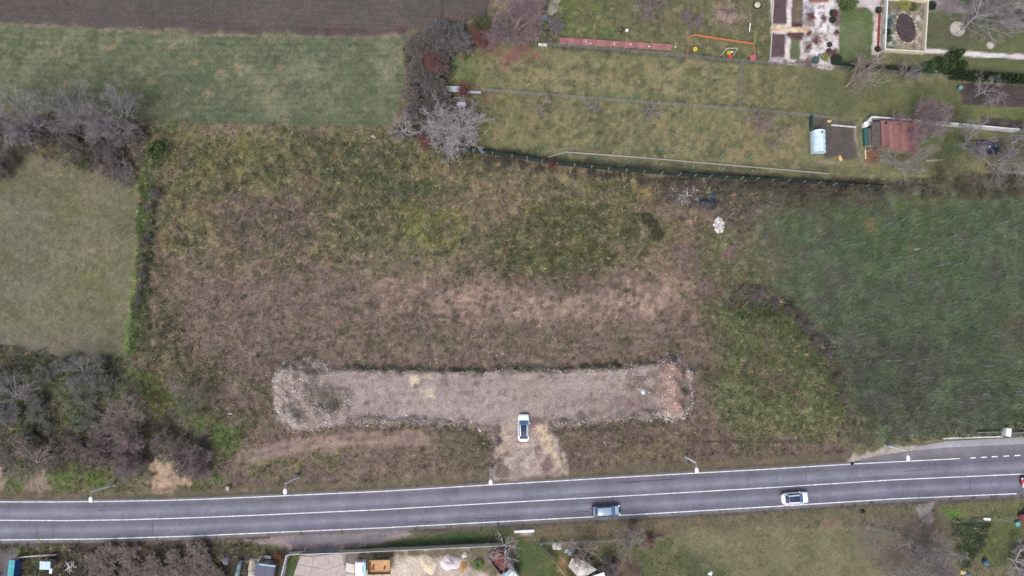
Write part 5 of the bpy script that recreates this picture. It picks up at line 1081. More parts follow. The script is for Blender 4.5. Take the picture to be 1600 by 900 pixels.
# cars (local x forward)
def car(label, u, v, rz, Lc, W, Hh, body, roof_glass=True, est=0.0, name="car", roof_m=None, z=None, hood=1.18):
    p = GP(u, v) if z is None else (*G(u, v)[:2], z)
    t = thing(name, label, "car", p, rz)
    bm = body; l2, w2 = Lc / 2, W / 2
    st = [(-l2, .62, .45, .78), (-l2 + .10, .82, .34, .92), (-l2 + .45, .96, .24, 1.0), (-l2 + 1.1, 1.0, .2, 1.0), (-.3, 1.0, .2, .97), (l2 - hood - .2, 1.0, .2, .95), (l2 - .75, .99, .2, .86), (l2 - .32, .92, .24, .76), (l2 - .08, .76, .32, .66), (l2, .55, .4, .6)]
    rings = []
    for x, w, z0, z1 in st:
        w *= w2; s = [(x, -w * .86, z0), (x, -w, z0 + .16), (x, -w, (z0 + z1) / 2 + .05), (x, -w * .96, z1 - .06), (x, -w * .82, z1), (x, 0, z1 + .035)]
        rings.append(s + [(x, -a[1], a[2]) for a in s[4::-1]])
    b = MB().loft(rings).build("body", bm, t, True)
    xs = [-l2 + .28 - est, -l2 + 1.0 - est * .8, -.55, .25, l2 - hood - .45, l2 - hood + .22]   # rear glass base, roof rear, ..., windscreen base
    zs = [.99, Hh - .05, Hh, Hh - .02, Hh - .13, .93]; wt = [.72, .62, .64, .65, .64, .76]
    rings = []
    for x, zz, w in zip(xs, zs, wt):
        wt_ = w * w2; wb = .86 * w2 * (0.92 if x == xs[0] else 1)
        lo = .90
        rings.append([(x, -wb, lo), (x, -(wb + wt_) / 2 - .03, (lo + zz) / 2), (x, -wt_, zz - .02), (x, -wt_ * .8, zz + .015), (x, 0, zz + .035), (x, wt_ * .8, zz + .015), (x, wt_, zz - .02), (x, (wb + wt_) / 2 + .03, (lo + zz) / 2), (x, wb, lo)])
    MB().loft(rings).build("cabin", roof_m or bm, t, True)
    def patch(nm, i0, i1, kk, m, t0=0.0, t1=1.0, lift=.012, par=t, ins=1.0):
        R = []
        for tt in np.linspace(t0, t1, 4):
            f = i0 + (i1 - i0) * tt; i = min(int(f), len(rings) - 2); g = f - i
            R.append([tuple(np.array(rings[i][k]) * (1 - g) * np.array([1, ins, 1]) + np.array(rings[i + 1][k]) * g * np.array([1, ins, 1]) + np.array([0, 0, lift])) for k in kk])
        n = len(kk); V = [q for r_ in R for q in r_]; F = [(a * n + c, a * n + c + 1, a * n + n + c + 1, a * n + n + c) for a in range(3) for c in range(n - 1)]
        return MB().add(V, F).build(nm, m, par, True)
    patch("windscreen", 4, 5, [2, 3, 4, 5, 6], wind_m, .02 if roof_glass else .08, .94); patch("rear_window", 0, 1, [2, 3, 4, 5, 6], glass_m, .3, .985 if roof_glass else .9)
    if roof_glass: patch("glass_roof", 1, 4, [3, 4, 5], glass_m, .0, .995, .014)
    for s, kk in ((-1, [0, 1, 2]), (1, [8, 7, 6])):
        R = []
        for f in (0.75, 1.2, 2.0, 2.45):
            pass
        for a0, a1 in ((0.9, 2.3), (2.38, 4.35)):
            V = []
            for f in np.linspace(a0, a1, 4):
                i = min(int(f), 4); g = f - i; A = [np.array(rings[i][k]) * (1 - g) + np.array(rings[i + 1][k]) * g for k in kk]
                top = min(1, .82); V += [A[0] + (A[2] - A[0]) * .14 + np.array([0, s * .035, 0]), A[1] + np.array([0, s * .018, 0]), A[0] + (A[2] - A[0]) * .86 + np.array([0, s * .03, 0])]
            F = [(c * 3 + k, c * 3 + k + 1, c * 3 + 4 + k, c * 3 + 3 + k) for c in range(3) for k in range(2)]
            if s > 0: F = [f[::-1] for f in F]
            MB().add(V, F).build("side_window", glass_m, t, True)
        MB().box((l2 - hood - .25, s * (w2 + .07), 1.0), (.14, .2, .13), bev=.04).build("mirror", bm, t)
        MB().box((l2 - .2, s * w2 * .68, .67), (.26, .34, .14), rz=-s * .35, bev=.03).build("headlight", headl, t)
        MB().box((-l2 + .1, s * w2 * .68, .84), (.14, .36, .16), rz=s * .3, bev=.03).build("tail_light", redlamp, t)
        MB().box((-.35, s * (w2 + .004), .82), (.2, .025, .03)).build("door_handle", bm, t)
        for x in (-l2 + .82, l2 - .85):
            w = MB().lathe((x, s * (w2 - .12), .32), [(.2, -.1), (.31, -.1), (.33, -.06), (.33, .06), (.31, .1), (.2, .1)], 18, 'Y').build("wheel", tyre_m, t, True)
            MB().lathe((x, s * (w2 - .015), .32), [(.05, -.02), (.21, -.015), (.21, .012), (.05, .02)], 14, 'Y').build("rim", rim_m, w)
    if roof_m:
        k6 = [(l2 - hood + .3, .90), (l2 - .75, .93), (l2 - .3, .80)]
        MB().add([(x, sy * w2 * .72, zz - .012 if abs(sy) == 1 else zz + .02) for x, zz in k6 for sy in (-1, 0, 1)], [(a * 3 + c, a * 3 + 3 + c, a * 3 + 4 + c, a * 3 + 1 + c) for a in range(2) for c in range(2)]).build("bonnet_sheen", roof_m, t, True)  # pale panel paints the sky's reflection onto the hood
    MB().box((l2 - .03, 0, .5), (.1, W * .5, .16), bev=.03).build("grille", dark_tr, t); MB().box((-l2 + .02, 0, .55), (.08, .5, .11)).build("number_plate", pale_conc, t)
    return t
white_paint = mat("white_car_paint", (232, 234, 238), 0.28, 0.01, 1.0, spec=0.5, coat=0.6); navy_paint = mat("navy_car_paint", (24, 36, 58), 0.22, 0.04, 1.0, spec=0.5, coat=1.0)
sky_sheen = mat("car_sky_sheen", (140, 160, 178), 0.2, 0.04, 1.0, spec=0.6, coat=0.8); red_paint = mat("red_car_paint", (150, 44, 44), 0.25, 0.03, spec=0.5, coat=0.8)  # the pale blue is sky reflection painted on the navy car
car("white car with dark glass roof parked in the gravel entrance", 818, 668, math.pi / 2, 4.4, 1.9, 1.6, white_paint)
hd = ang(G(920, r_mid(920)), G(1000, r_mid(1000)))
car("dark navy car with pale reflecting roof driving on the road", 946, 796.5, hd, 4.7, 1.85, 1.45, navy_paint, False, name="car", roof_m=sky_sheen, z=0.03)
car("white car with dark glass roof driving on the road right of the navy car", 1239, 777, hd + .02, 4.4, 1.85, 1.5, white_paint, True, z=0.03)
car("red car at the right picture edge on the road", 1612, 752, math.pi + .05, 4.3, 1.8, 1.5, red_paint, False, z=0.03)

# trucks
def truck(label, u, v, rz, bedc, bedc2, cabm, Lb=3.5, rear_m=None):
    t = thing("tipper_truck", label, "truck", GP(u, v), rz); W = 2.25
    cab = MB(); rings = []
    for x, zt, w in ((.0, 2.25, 1.0), (.25, 2.3, 1.0), (1.25, 2.28, 1.0), (1.5, 2.1, .97), (1.72, 1.5, .95), (1.78, 1.0, .93)):
        w *= W / 2 * .96; rings.append([(x, -w, .6), (x, -w, zt - .25), (x, -w * .93, zt - .06), (x, -w * .78, zt), (x, w * .78, zt), (x, w * .93, zt - .06), (x, w, zt - .25), (x, w, .6)])
    c = cab.loft(rings).build("cab", cabm, t, True)
    MB().box((-.02, 0, 2.31), (.42, W * .9, .05), bev=.02).build("roof_strip", rear_m or mat("pale_blue_metal", (150, 186, 206), .5), t)
    MB().box((.27, 0, 2.33), (.07, W * .5, .06), bev=.02).build("roof_vent", dark_tr, t)
    V = [(1.51 + .03, -W * .42, 2.05), (1.51 + .03, W * .42, 2.05), (1.735 + .03, W * .42, 1.5), (1.735 + .03, -W * .42, 1.5)]
    MB().add(V, [(0, 1, 2, 3)]).build("windscreen", glass_m, t)
    for s in (-1, 1):
        MB().box((.85, s * W * .482, 1.72), (.8, .03, .5), bev=.01).build("side_window", glass_m, t); MB().box((1.55, s * (W / 2 + .12), 1.75), (.1, .16, .34), bev=.03).build("mirror", dark_tr, t)
        MB().box((1.79, s * .78, .85), (.06, .28, .18), bev=.02).build("headlight", headl, t)
        for x in (1.0, -2.0, -2.75):
            w = MB().lathe((x, s * (W / 2 - .18), .42), [(.25, -.16), (.4, -.16), (.43, -.1), (.43, .1), (.4, .16), (.25, .16)], 16, 'Y').build("wheel", tyre_m, t, True)
            MB().lathe((x, s * (W / 2 - .01), .42), [(.04, -.02), (.24, -.02), (.24, .01), (.04, .03)], 12, 'Y').build("rim", rim_m, w)
    MB().box((1.8, 0, .58), (.12, W * .92, .22), bev=.04).build("bumper", dark_tr, t)
    f = MB()
    for s in (-1, 1): f.box((-1.3, s * .42, .72), (5.0, .12, .18))
    f.build("chassis", dark_tr, t)
    bed = mat("bed_" + label[:12].replace(" ", "_"), bedc, .75, .12, 1.3, rgb2=bedc2)
    fl = MB().box((-.42 - Lb / 2, 0, 1.0), (Lb, W, .1)).build("bed_floor", bed, t)
    side = mat("bed_side_" + label[:12].replace(" ", "_"), tuple(int(q * .72) for q in bedc), .6)
    for s in (-1, 1): MB().box((-.42 - Lb / 2, s * (W / 2 - .03), 1.28), (Lb, .07, .5), bev=.015).build("side_board", side, t)
    MB().box((-.40, 0, 1.4), (.07, W - .14, .72), bev=.015).build("headboard", side, t); MB().box((-.44 - Lb, 0, 1.27), (.07, W - .14, .48), bev=.015).build("tailboard", side, t)
    return t, fl
tk, fl = truck("truck with white cab and orange tan tipper bed in the yard", 574, 882.5, math.pi + .02, (190, 156, 114), (172, 128, 90), mat("white_truck_paint", (226, 230, 232), .4, .04, spec=.4))
rust = mat("rust_patch", (112, 62, 48), .9, .2)
for k, (x, y, sx, sy) in enumerate(((-1.1, .25, .26, .3), (-1.25, -.15, .22, .22), (-2.95, .3, .2, .28), (-3.05, .02, .16, .2), (-.65, .3, .12, .5), (-.7, -.5, .15, .4))):
    pts = [(x + sx * math.cos(q) * random.uniform(.7, 1.15), y + sy * math.sin(q) * random.uniform(.7, 1.15)) for q in np.arange(9) * 2 * math.pi / 9]
    MB().prism(pts, 1.051, 1.056).build("rust_patch", rust, fl)
truck("truck with dark red bed and white cab at the yard's east side", 793, 889, ang(G(775, 867), G(796, 894)), (112, 62, 54), (92, 52, 50), mat("white_truck_paint", (226, 230, 232)), 3.2)

# concrete panel wall of the yard, gate, white side wall
def panel_wall(name, label, a, b, n, h, m_panel, m_post, th=.08, cat="wall", pn="panel", gap=0.0, cap=True):
    A, B = GP(*a), GP(*b); t = thing(name, label, cat, A); d = ang(A, B); Ln = math.hypot(B[0] - A[0], B[1] - A[1]); s = Ln / n; cx, sx = math.cos(d), math.sin(d)
    for i in range(n + 1):
        q = (cx * s * i, sx * s * i); z = (B[2] - A[2]) * i / n
        MB().box((q[0], q[1], z + (h + .12) / 2 - .1), (.14, .16, h + .2), rz=d, bev=.02).build("post", m_post, t)
        if i < n:
            c = (cx * s * (i + .5), sx * s * (i + .5)); z = (B[2] - A[2]) * (i + .5) / n
            nr = 4 if h > 1.5 else 2
            for k in range(nr):
                MB().box((c[0], c[1], z + h / nr * (k + .5)), (s - .16, th + .01 * (k % 2), h / nr - .02), rz=d).build(pn, m_panel, t)
    return t
wall_m = mat("yard_wall_concrete", (178, 172, 164), .9, .08, 1.5, .01)
panel_wall("concrete_wall", "long pale concrete panel wall on the north side of the yard", (534, 859.5), (786, 848), 11, 1.9, wall_m, concrete)
panel_wall("concrete_wall", "short concrete wall left of the yard gate", (454, 862.5), (474, 860.5), 1, 1.9, pale_conc, concrete)
panel_wall("white_wall", "white panel wall on the west side of the yard", (453, 863.5), (441, 912), 3, 1.9, mat("white_wall_paint", (204, 214, 218), .7, .05), pale_conc)
A, B = GP(476, 861.5), GP(532, 859.5); t = thing("yard_gate", "blue grey sheet metal gate of the yard", "gate", A); d = ang(A, B); Ln = math.hypot(B[0] - A[0], B[1] - A[1]); gm = mat("gate_metal", (112, 132, 146), .5, .08, 2)
for i in range(12):
    q = (i + .5) * Ln / 12; MB().box((math.cos(d) * q, math.sin(d) * q, .95), (Ln / 12 - .03, .05, 1.6), rz=d).build("sheet", gm, t)
fr = MB()
for zz in (.12, 1.78): fr.box((math.cos(d) * Ln / 2, math.sin(d) * Ln / 2, zz), (Ln, .09, .08), rz=d)
fr.build("frame", pale_conc, t)
# concrete slabs of the yard drive
slab_ms = [mat("slab_%d" % i, c, .9, .07, 1.2, .006) for i, c in enumerate(((168, 156, 154), (186, 184, 186), (152, 142, 138), (196, 190, 182), (176, 166, 160)))]
cols_t = [(467, 867), (491, 869), (516, 872), (534, 867)]; t = None
top = [(470, 868.5), (491, 870), (515, 866), (533.5, 863.5)]; r1 = [(464.5, 881), (488, 886), (512.5, 890), (538, 880)]; r2 = [(459, 898), (483.5, 902), (509, 908), (541, 897)]; r3 = [(453, 915), (479, 919), (505, 926), (543, 914)]
o0 = GP(500, 885); t = thing("slab_drive", "drive of large concrete slabs inside the yard gate", "paving", o0); k = 0
def slab(q, m, z=.05, name="slab"):
    c = np.mean(q, 0); pts = [GP(*(np.array(p) + (c - np.array(p)) * .04)) for p in q]; pts = [(p[0] - o0[0], p[1] - o0[1]) for p in pts]
    zb = random.uniform(0, .015); MB().prism(pts[::-1], -.1, z + zb).build(name, m, t)
for a, b in ((top, r1), (r1, r2), (r2, r3)):
    for i in range(3):
        q = [a[i], a[i + 1], b[i + 1], b[i]]
        slab(q, slab_ms[(k * 3 + i * 2 + (k // 3)) % 5] if k else slab_ms[0]); k += 1
slab([(541, 879), (556, 882), (556, 897), (539, 893)], slab_ms[3]); slab([(540, 895), (560, 898), (560, 914), (540, 912)], slab_ms[4])

# heaps
def heap(name, label, u, v, rx, ry, h, m, seed, cat="heap", ns=.5, rough=.14):
    r = np.random.default_rng(seed); p = GP(u, v); n, k = 22, 7; V = [(0, 0, h)]; ph = r.uniform(0, 6.28, 4)
    for i in range(1, k + 1):
        f = i / k
        for j in range(n):
            a = 2 * math.pi * j / n; w = 1 + .12 * math.sin(2 * a + ph[0]) + .09 * math.sin(3 * a + ph[1]) + .06 * math.sin(5 * a + ph[2]) + r.normal(0, .03)
            V.append((rx * f * w * math.cos(a), ry * f * w * math.sin(a), h * (1 - f ** 1.3) * (1 + r.normal(0, rough)) - (.08 if i == k else 0)))
    F = [(0, 1 + j, 1 + (j + 1) % n) for j in range(n)] + [(1 + (i - 1) * n + j, 1 + i * n + j, 1 + i * n + (j + 1) % n, 1 + (i - 1) * n + (j + 1) % n) for i in range(1, k) for j in range(n)]
    return tag(place(mk(name, V, F, m, None, smooth=True), p), label, cat)
def place(o, p, rz=0): o.location = p; o.rotation_euler = (0, 0, rz); return o
sand_m = mat("sand", (200, 184, 162), .95, .08, 1.5, .03); pink_m = mat("pinkish_gravel", (204, 192, 198), .95, .08, 2, .04); brown_m = mat("brown_soil", (164, 128, 88), .95, .12, 2, .03)
heap("sand_heap", "flat tan sand heap left of the pinkish white heap", 670, 882, 1.35, 1.5, .7, sand_m, 1); heap("gravel_heap", "pinkish white gravel heap in the yard", 703, 879, 1.6, 1.4, 1.0, pink_m, 2); heap("soil_heap", "small orange brown soil heap right of the pinkish heap", 724, 885, .6, 1.0, .5, brown_m, 3); heap("rock", "single pale rock above the brown soil heap", 726, 867, .5, .45, .4, pale_conc, 4, "rock")
heap("boulder", "white boulder at the east part of the gravel lot", 1005, 612, .42, .45, .45, mat("white_rock", (206, 210, 212), .85, .06), 5, "rock", rough=.2)
heap("rubble_heap", "pale rubble heap beside the dark shed roof south of the road", 396, 893, 1.0, 2.0, .8, mat("pale_rubble", (182, 174, 164), .95, .18, 4, .05), 6); heap("tarp_heap", "grey tarpaulin covered heap left of the long grey roll", 352, 876, .75, .65, .6, mat("grey_tarp", (122, 124, 136), .45, .1, 2), 7, rough=.1)
heap("compost_heap", "brown compost heap in the upper lawn", 1136, 24, 2.0, 1.5, .7, mat("compost", (122, 106, 98), .95, .2, 2, .05), 8); heap("pale_bush_heap", "pale cut brush heap by the upper garden corner", 863, 14, 1.0, 1.1, .8, mat("pale_brush", (160, 158, 138), .95, .15, 3, .06), 9, rough=.2)
# pile of stones in the meadow: every stone its own part
def stone_pile(name, label, cat, u, v, ru, rv, n, size, cols, seed, pn="stone", hgt=.5):
    r = random.Random(seed); c0 = GP(u, v); t = thing(name, label, cat, c0); ms = [mat("%s_%d_%d" % (name, seed, i), c, .9, .06, 3) for i, c in enumerate(cols)]; prot = []
    for k in range(5):
        b = MB(); b.lathe((0, 0, 0), [(.25, -.45), (.8, -.35), (1.0, 0), (.75, .4), (.3, .6)], 7)
        b.v = [(x * r.uniform(.75, 1.2), y * r.uniform(.75, 1.2), z * r.uniform(.8, 1.1)) for x, y, z in b.v]
        for m in ms: o = b.build(pn, m); prot.append(o.data); bpy.data.objects.remove(o)
    for k in range(n):
        a = r.uniform(0, 6.28); q = math.sqrt(r.random()); p = GP(u + ru * q * math.cos(a), v + rv * q * math.sin(a)); s = r.uniform(*size)
        o = bpy.data.objects.new(pn, r.choice(prot)); COL.objects.link(o); o.parent = t; o.location = (p[0] - c0[0], p[1] - c0[1], p[2] - c0[2] + hgt * (1 - q) + s * .3); o.scale = (s, s * r.uniform(.7, 1.2), s * .8); o.rotation_euler = (r.uniform(-.4, .4), r.uniform(-.4, .4), r.uniform(0, 6.28))
stone_pile("stone_pile", "white stone pile at the meadow's east side", "stone pile", 1123, 352, 7, 13, 75, (.12, .34), ((222, 222, 226), (200, 196, 192), (172, 164, 158)), 1)
stone_pile("stone_pile", "stack of pale stones inside the fence corner south of the road", "stone pile", 870, 853, 5, 5, 16, (.25, .45), ((184, 180, 176), (160, 154, 150)), 2, hgt=.3)
# heap of sawn branches
def branch_pile(label, u, v, ru, rv, n, ln, cols, seed, name="branch_pile", hgt=.5, rad=.035):
    r = random.Random(seed); c0 = GP(u, v); t = thing(name, label, "branch pile", c0); ms = [mat("%s_%d_%d" % (name, seed, i), c, .9, .1) for i, c in enumerate(cols)]
    for k in range(n):
        a = r.uniform(0, 6.28); q = math.sqrt(r.random()); p = GP(u + ru * q * math.cos(a), v + rv * q * math.sin(a)); l = r.uniform(*ln); d = r.uniform(0, 6.28); z = p[2] - c0[2] + r.uniform(.05, hgt) * (1.1 - q); e = r.uniform(-.15, .3)
        x, y = p[0] - c0[0], p[1] - c0[1]
        MB().tube([(x, y, z), (x + math.cos(d) * l * .5, y + math.sin(d) * l * .5, z + e * l * .6), (x + math.cos(d + .3) * l, y + math.sin(d + .3) * l, z + e * l)], [rad * 1.3, rad, rad * .5], 5).build("branch", r.choice(ms), t)
branch_pile("tangled heap of pale cut branches near the green fence", 1072, 304, 25, 14, 170, (.4, 1.3), ((200, 196, 196), (160, 148, 142), (110, 98, 96), (84, 76, 76), (72, 66, 68)), 3)
branch_pile("scattered broken white planks by the pale blue roofed shed", 110, 884, 6, 7, 26, (.4, 1.2), ((214, 212, 208), (190, 184, 178), (136, 124, 116)), 4, "plank_pile", .35, .05)
branch_pile("loose pale sticks in front of the dark shed roof", 402, 874, 9, 3, 18, (.5, 1.4), ((208, 204, 200), (150, 140, 134)), 5, "stick_pile", .3)
# tarpaulin bags beside the branches
bag_m = mat("navy_plastic", (34, 44, 66), .35, .15, 2)
for i, (u, v, a, b, lb) in enumerate(((1101, 315, .95, .75, "large navy plastic sack beside the branch heap"), (1114, 317, .6, .7, "right navy plastic sack beside the branch heap"), (1112, 305, .55, .5, "small blue plastic sack above the navy sacks"))):
    heap("plastic_sack", lb, u, v, a, b, .55, bag_m if i < 2 else mat("blue_plastic", (58, 82, 116), .4, .1), 20 + i, "sack", rough=.18)
heap("debris", "black lump of debris on the road's edge line", 1331, 724.5, .42, .34, .25, mat("black_rubber", (30, 32, 34), .7, .1), 25, "debris", rough=.25); heap("rubbish_bag", "black rubbish bag on the verge south of the road", 1347.5, 799, .45, .38, .4, mat("black_plastic", (34, 34, 36), .4, .1), 26, "bag", rough=.15)

# fences -------------------------------------------------------
def wire_fence(label, pts, h, m_wire, m_post, sp=2.5, wires=5, name="wire_fence", wr=.014, pr=.035, group=None, vert=0.5, post_h=None, panel_m=None, lean=0.0):
    P3 = [GP(*p) for p in pts]; o = P3[0]; t = thing(name, label, "fence", o, 0, group)
    for a, b in zip(P3[:-1], P3[1:]):
        Ln = math.dist(a[:2], b[:2]); n = max(1, round(Ln / sp)); d = ang(a, b)
        for i in range(n):
            q0 = [a[k] + (b[k] - a[k]) * i / n - o[k] for k in range(3)]; q1 = [a[k] + (b[k] - a[k]) * (i + 1) / n - o[k] for k in range(3)]
            MB().tube([(q0[0], q0[1], q0[2] - .1), (q0[0], q0[1], q0[2] + (post_h or h + .1))], pr, 6).build("post", m_post, t)
            b_ = MB()
            if panel_m is not None:
                c = [(q0[k] + q1[k]) / 2 for k in range(3)]; MB().box((c[0], c[1], c[2] + h / 2 + .03), (Ln / n - .06, .02, h), rz=d).build("mesh_panel", panel_m, t)
            else:
                for k in range(wires): z = h * (k + 1) / wires; b_.tube([(q0[0], q0[1], q0[2] + z), (q1[0], q1[1], q1[2] + z)], wr, 3, False)
                m = int(Ln / n / vert)
                for k in range(1, m): f = k / m; x, y, zz = [q0[j] + (q1[j] - q0[j]) * f for j in range(3)]; b_.tube([(x, y, zz + .02), (x, y, zz + h)], wr * .8, 3, False)
                b_.build("wire_mesh", m_wire, t)
    e = [P3[-1][k] - o[k] for k in range(3)]; MB().tube([(e[0], e[1], e[2] - .1), (e[0], e[1], e[2] + (post_h or h + .1))], pr, 6).build("post", m_post, t)
    return t
wire_m = mat("fence_wire", (112, 114, 114), .6, .05); gpost = mat("green_post", (92, 160, 136), .6, .05); wpost = mat("white_post", (186, 184, 182), .7, .05); woodp = mat("weathered_wood", (158, 150, 140), .9, .1, 4)
net_m = mat("dark_green_net", (42, 56, 54), .9, .12, 3); cpost = mat("concrete_post", (186, 184, 180), .85, .06)
wire_fence("dark green netting fence with white posts along the north of the meadow", [(690, 233), (740, 238), (800, 246), (870, 258), (950, 266), (1060, 275), (1180, 282), (1300, 290), (1375, 294)], 1.8, wire_m, wpost, 2.75, name="netting_fence", panel_m=net_m, pr=.05, post_h=1.85)
wire_fence("grey wire fence between the upper lawn and the garden strips", [(846, 71), (930, 77), (1040, 87), (1135, 96), (1205, 101), (1300, 107), (1440, 119), (1540, 128)], 1.3, wire_m, woodp, 2.6, 6, wr=.015)
wire_fence("grey wire fence dividing the two long garden strips", [(752, 142), (800, 146), (930, 156), (1060, 166), (1180, 174), (1262, 182), (1302, 187)], 1.3, wire_m, woodp, 2.6, 6, wr=.017)
wire_fence("short grey cross fence between the two wire fences", [(1157, 98), (1155, 130), (1153, 170)], 1.3, wire_m, woodp, 2.2, 6, wr=.016)
wire_fence("green posted fence beside the pale kerb in the lower garden", [(840, 241), (880, 246), (930, 250), (980, 257), (1030, 260), (1080, 264), (1125, 268), (1170, 271)], 1.3, wire_m, gpost, 5.0, 2, wr=.008, pr=.085, vert=9, post_h=1.9)
wire_fence("second row of green vine posts in the lower garden", [(838, 231), (885, 236), (932, 231), (982, 236), (1028, 236), (1078, 240), (1125, 246), (1170, 248)], 1.3, wire_m, gpost, 5.0, 2, wr=.008, pr=.085, vert=9, post_h=1.9)
wire_fence("teal mesh fence on the west side of the upper lawn", [(842, 68), (848, 40), (854, 0), (858, -30)], 1.5, mat("teal_wire", (62, 104, 116), .6), gpost, 2.5, 7, wr=.03, name="mesh_fence")
wire_fence("green fence left of the polytunnel", [(1264, 182), (1264, 205)], 1.5, wire_m, gpost, 2.2, panel_m=mat("teal_net", (46, 78, 78), .9))
wire_fence("fence with white posts along the verge south of the road", [(845, 847), (898, 846), (922, 845), (950, 843.5), (975, 842), (1000, 841), (1032, 839)], 1.4, wire_m, cpost, 2.7, 6, wr=.02, pr=.07)
wire_fence("dark mesh fence running diagonally down to the canvas roof", [(843, 848), (862, 868), (885, 896), (900, 915)], 1.3, mat("dark_wire", (66, 74, 70), .7), gpost, 2.3, 8, wr=.03)
wire_fence("wooden post fence on the edge of the southern field", [(1262, 826), (1276, 822), (1316, 823.5), (1346, 821), (1394, 831), (1418, 844), (1440, 858), (1462, 870)], 1.6, wire_m, woodp, 5.5, 3, wr=.012, pr=.075, vert=9)
wire_fence("wooden post fence around the dark plot at the bottom right", [(1488, 838), (1488, 813), (1523, 811), (1561, 810), (1582, 806)], 1.5, wire_m, woodp, 6, 3, wr=.016, pr=.08, vert=9)
wire_fence("pale rail fence above the teal roofed lean-to", [(33, 869), (68, 866.5), (92, 865)], .9, pale_conc, pale_conc, 2.0, 3, wr=.03, vert=9, name="rail_fence")
# vineyard posts
vp = mat("vine_post", (158, 170, 186), .5, .05, metallic=.3)
VP = [(1352, 499), (1340, 521), (1293, 542), (1378, 563), (1395, 563.5), (1414, 568), (1437, 562), (1426, 584), (1445, 589), (1457, 611), (1448, 615), (1530, 571), (1538, 572), (1530, 594), (1530, 615), (1490, 627), (1503, 605), (1505, 590), (1300, 613), (1425, 372), (1455, 390), (1478, 390), (1516, 377), (1480, 372), (1458, 417), (1470, 414), (1490, 414), (1384, 423), (1396, 404), (1580, 611), (1582, 616), (1400, 348), (1380, 353), (1560, 350)]
for i, (u, v) in enumerate(VP):
    t = thing("vineyard_post", "thin pale metal post standing in the overgrown vineyard", "post", GP(u, v), random.uniform(0, 3), "metal posts in the vineyard")
    MB().tube([(0, 0, -.1), (0, 0, 2.35)], .045, 5).build("pole", vp, t); MB().box((0, 0, 2.37), (.11, .11, .05)).build("cap", vp, t)
heap("pale_sheet", "pale crumpled sheet lying in the vineyard", 1433, 389, .75, .28, .25, mat("pale_sheet", (186, 202, 194), .6, .05), 31, "sheet", rough=.2)

# kerb and wall pieces
def bar(name, label, cat, a, b, w, h, m, n=1, pn="block", top=0.0):
    A, B = GP(*a), GP(*b); t = thing(name, label, cat, A); d = ang(A, B); Ln = math.dist(A[:2], B[:2])
    for i in range(n):
        q = (i + .5) / n; MB().box(((B[0] - A[0]) * q, (B[1] - A[1]) * q, (B[2] - A[2]) * q + h / 2 - .04 + top), (Ln / n - .03, w, h + .08), rz=d, bev=.02).build(pn, m, t)
    return t
kerb_m = mat("grey_kerb", (150, 146, 142), .9, .08)
bar("kerb", "pale kerb line across the lower garden", "kerb", (882, 238), (1000, 246.5), .22, .3, kerb_m, 9); bar("kerb", "east run of the pale kerb across the lower garden", "kerb", (1000, 246.5), (1295, 272), .18, .3, kerb_m, 22); bar("kerb", "short bent end of the pale kerb in the lower garden", "kerb", (856, 246), (882, 238), .2, .14, kerb_m, 3)
bar("culvert_headwall", "white concrete culvert headwall on the southern verge", "headwall", (803, 830), (835, 828.5), .38, .5, mat("white_concrete", (224, 224, 222), .8, .04), 1, "slab")
bar("garden_wall", "pale garden wall running right from the red roofed shed", "wall", (1434, 192), (1585, 206), .3, 1.3, mat("pale_wall", (186, 188, 194), .8, .07), 9, "panel"); bar("garden_wall", "white wall behind the red roofed shed", "wall", (1356, 186), (1434, 192), .3, 1.2, mat("white_wall2", (202, 202, 204), .8, .05), 5, "panel")
bar("garden_wall", "pale angled end of the wall left of the shed", "wall", (1350, 194), (1356, 187), .35, 1.4, pale_conc, 1, "panel"); bar("low_wall", "low pale wall block at the corner of the upper lawn", "wall", (841, 70.5), (855, 71.5), .35, .5, pale_conc, 2)
bar("lay_by_kerb", "pale kerb along the back of the lay-by", "kerb", (1472, 685), (1566, 682), .25, .2, pale_conc, 7); bar("white_end_wall", "white end wall at the back of the lay-by", "wall", (1569, 668), (1568, 681), .8, 1.2, mat("white_concrete", (224, 224, 222)), 1, "slab")
bar("metal_rail", "thin pale rail right of the white end wall", "rail", (1574, 676), (1620, 674), .08, .5, vp, 1, "rail", .4); bar("metal_rail", "thin pale rail left of the white end wall", "rail", (1525, 675), (1560, 674), .06, .5, vp, 1, "rail", .3)
bar("bed_edging", "white stone edging north of the kitchen garden bed", "edging", (1298, 195.5), (1337, 199), .2, .2, pale_conc, 9, "stone"); bar("stone_edging", "short stone edging right of the pale tree by the shed", "edging", (1446, 252), (1472, 250), .3, .25, mat("stone_edge", (150, 144, 132)), 7, "stone"); bar("stone_edging", "pale stone strip at the right edge below the dark tarpaulin", "edging", (1582, 268), (1602, 272), .25, .25, mat("stone_edge", (150, 144, 132)), 4, "stone")
bar("utility_box", "grey utility box on the verge by the left lamps", "box", (358, 759), (358, 766), .55, .7, mat("grey_box", (150, 146, 146), .7), 1, "cabinet")

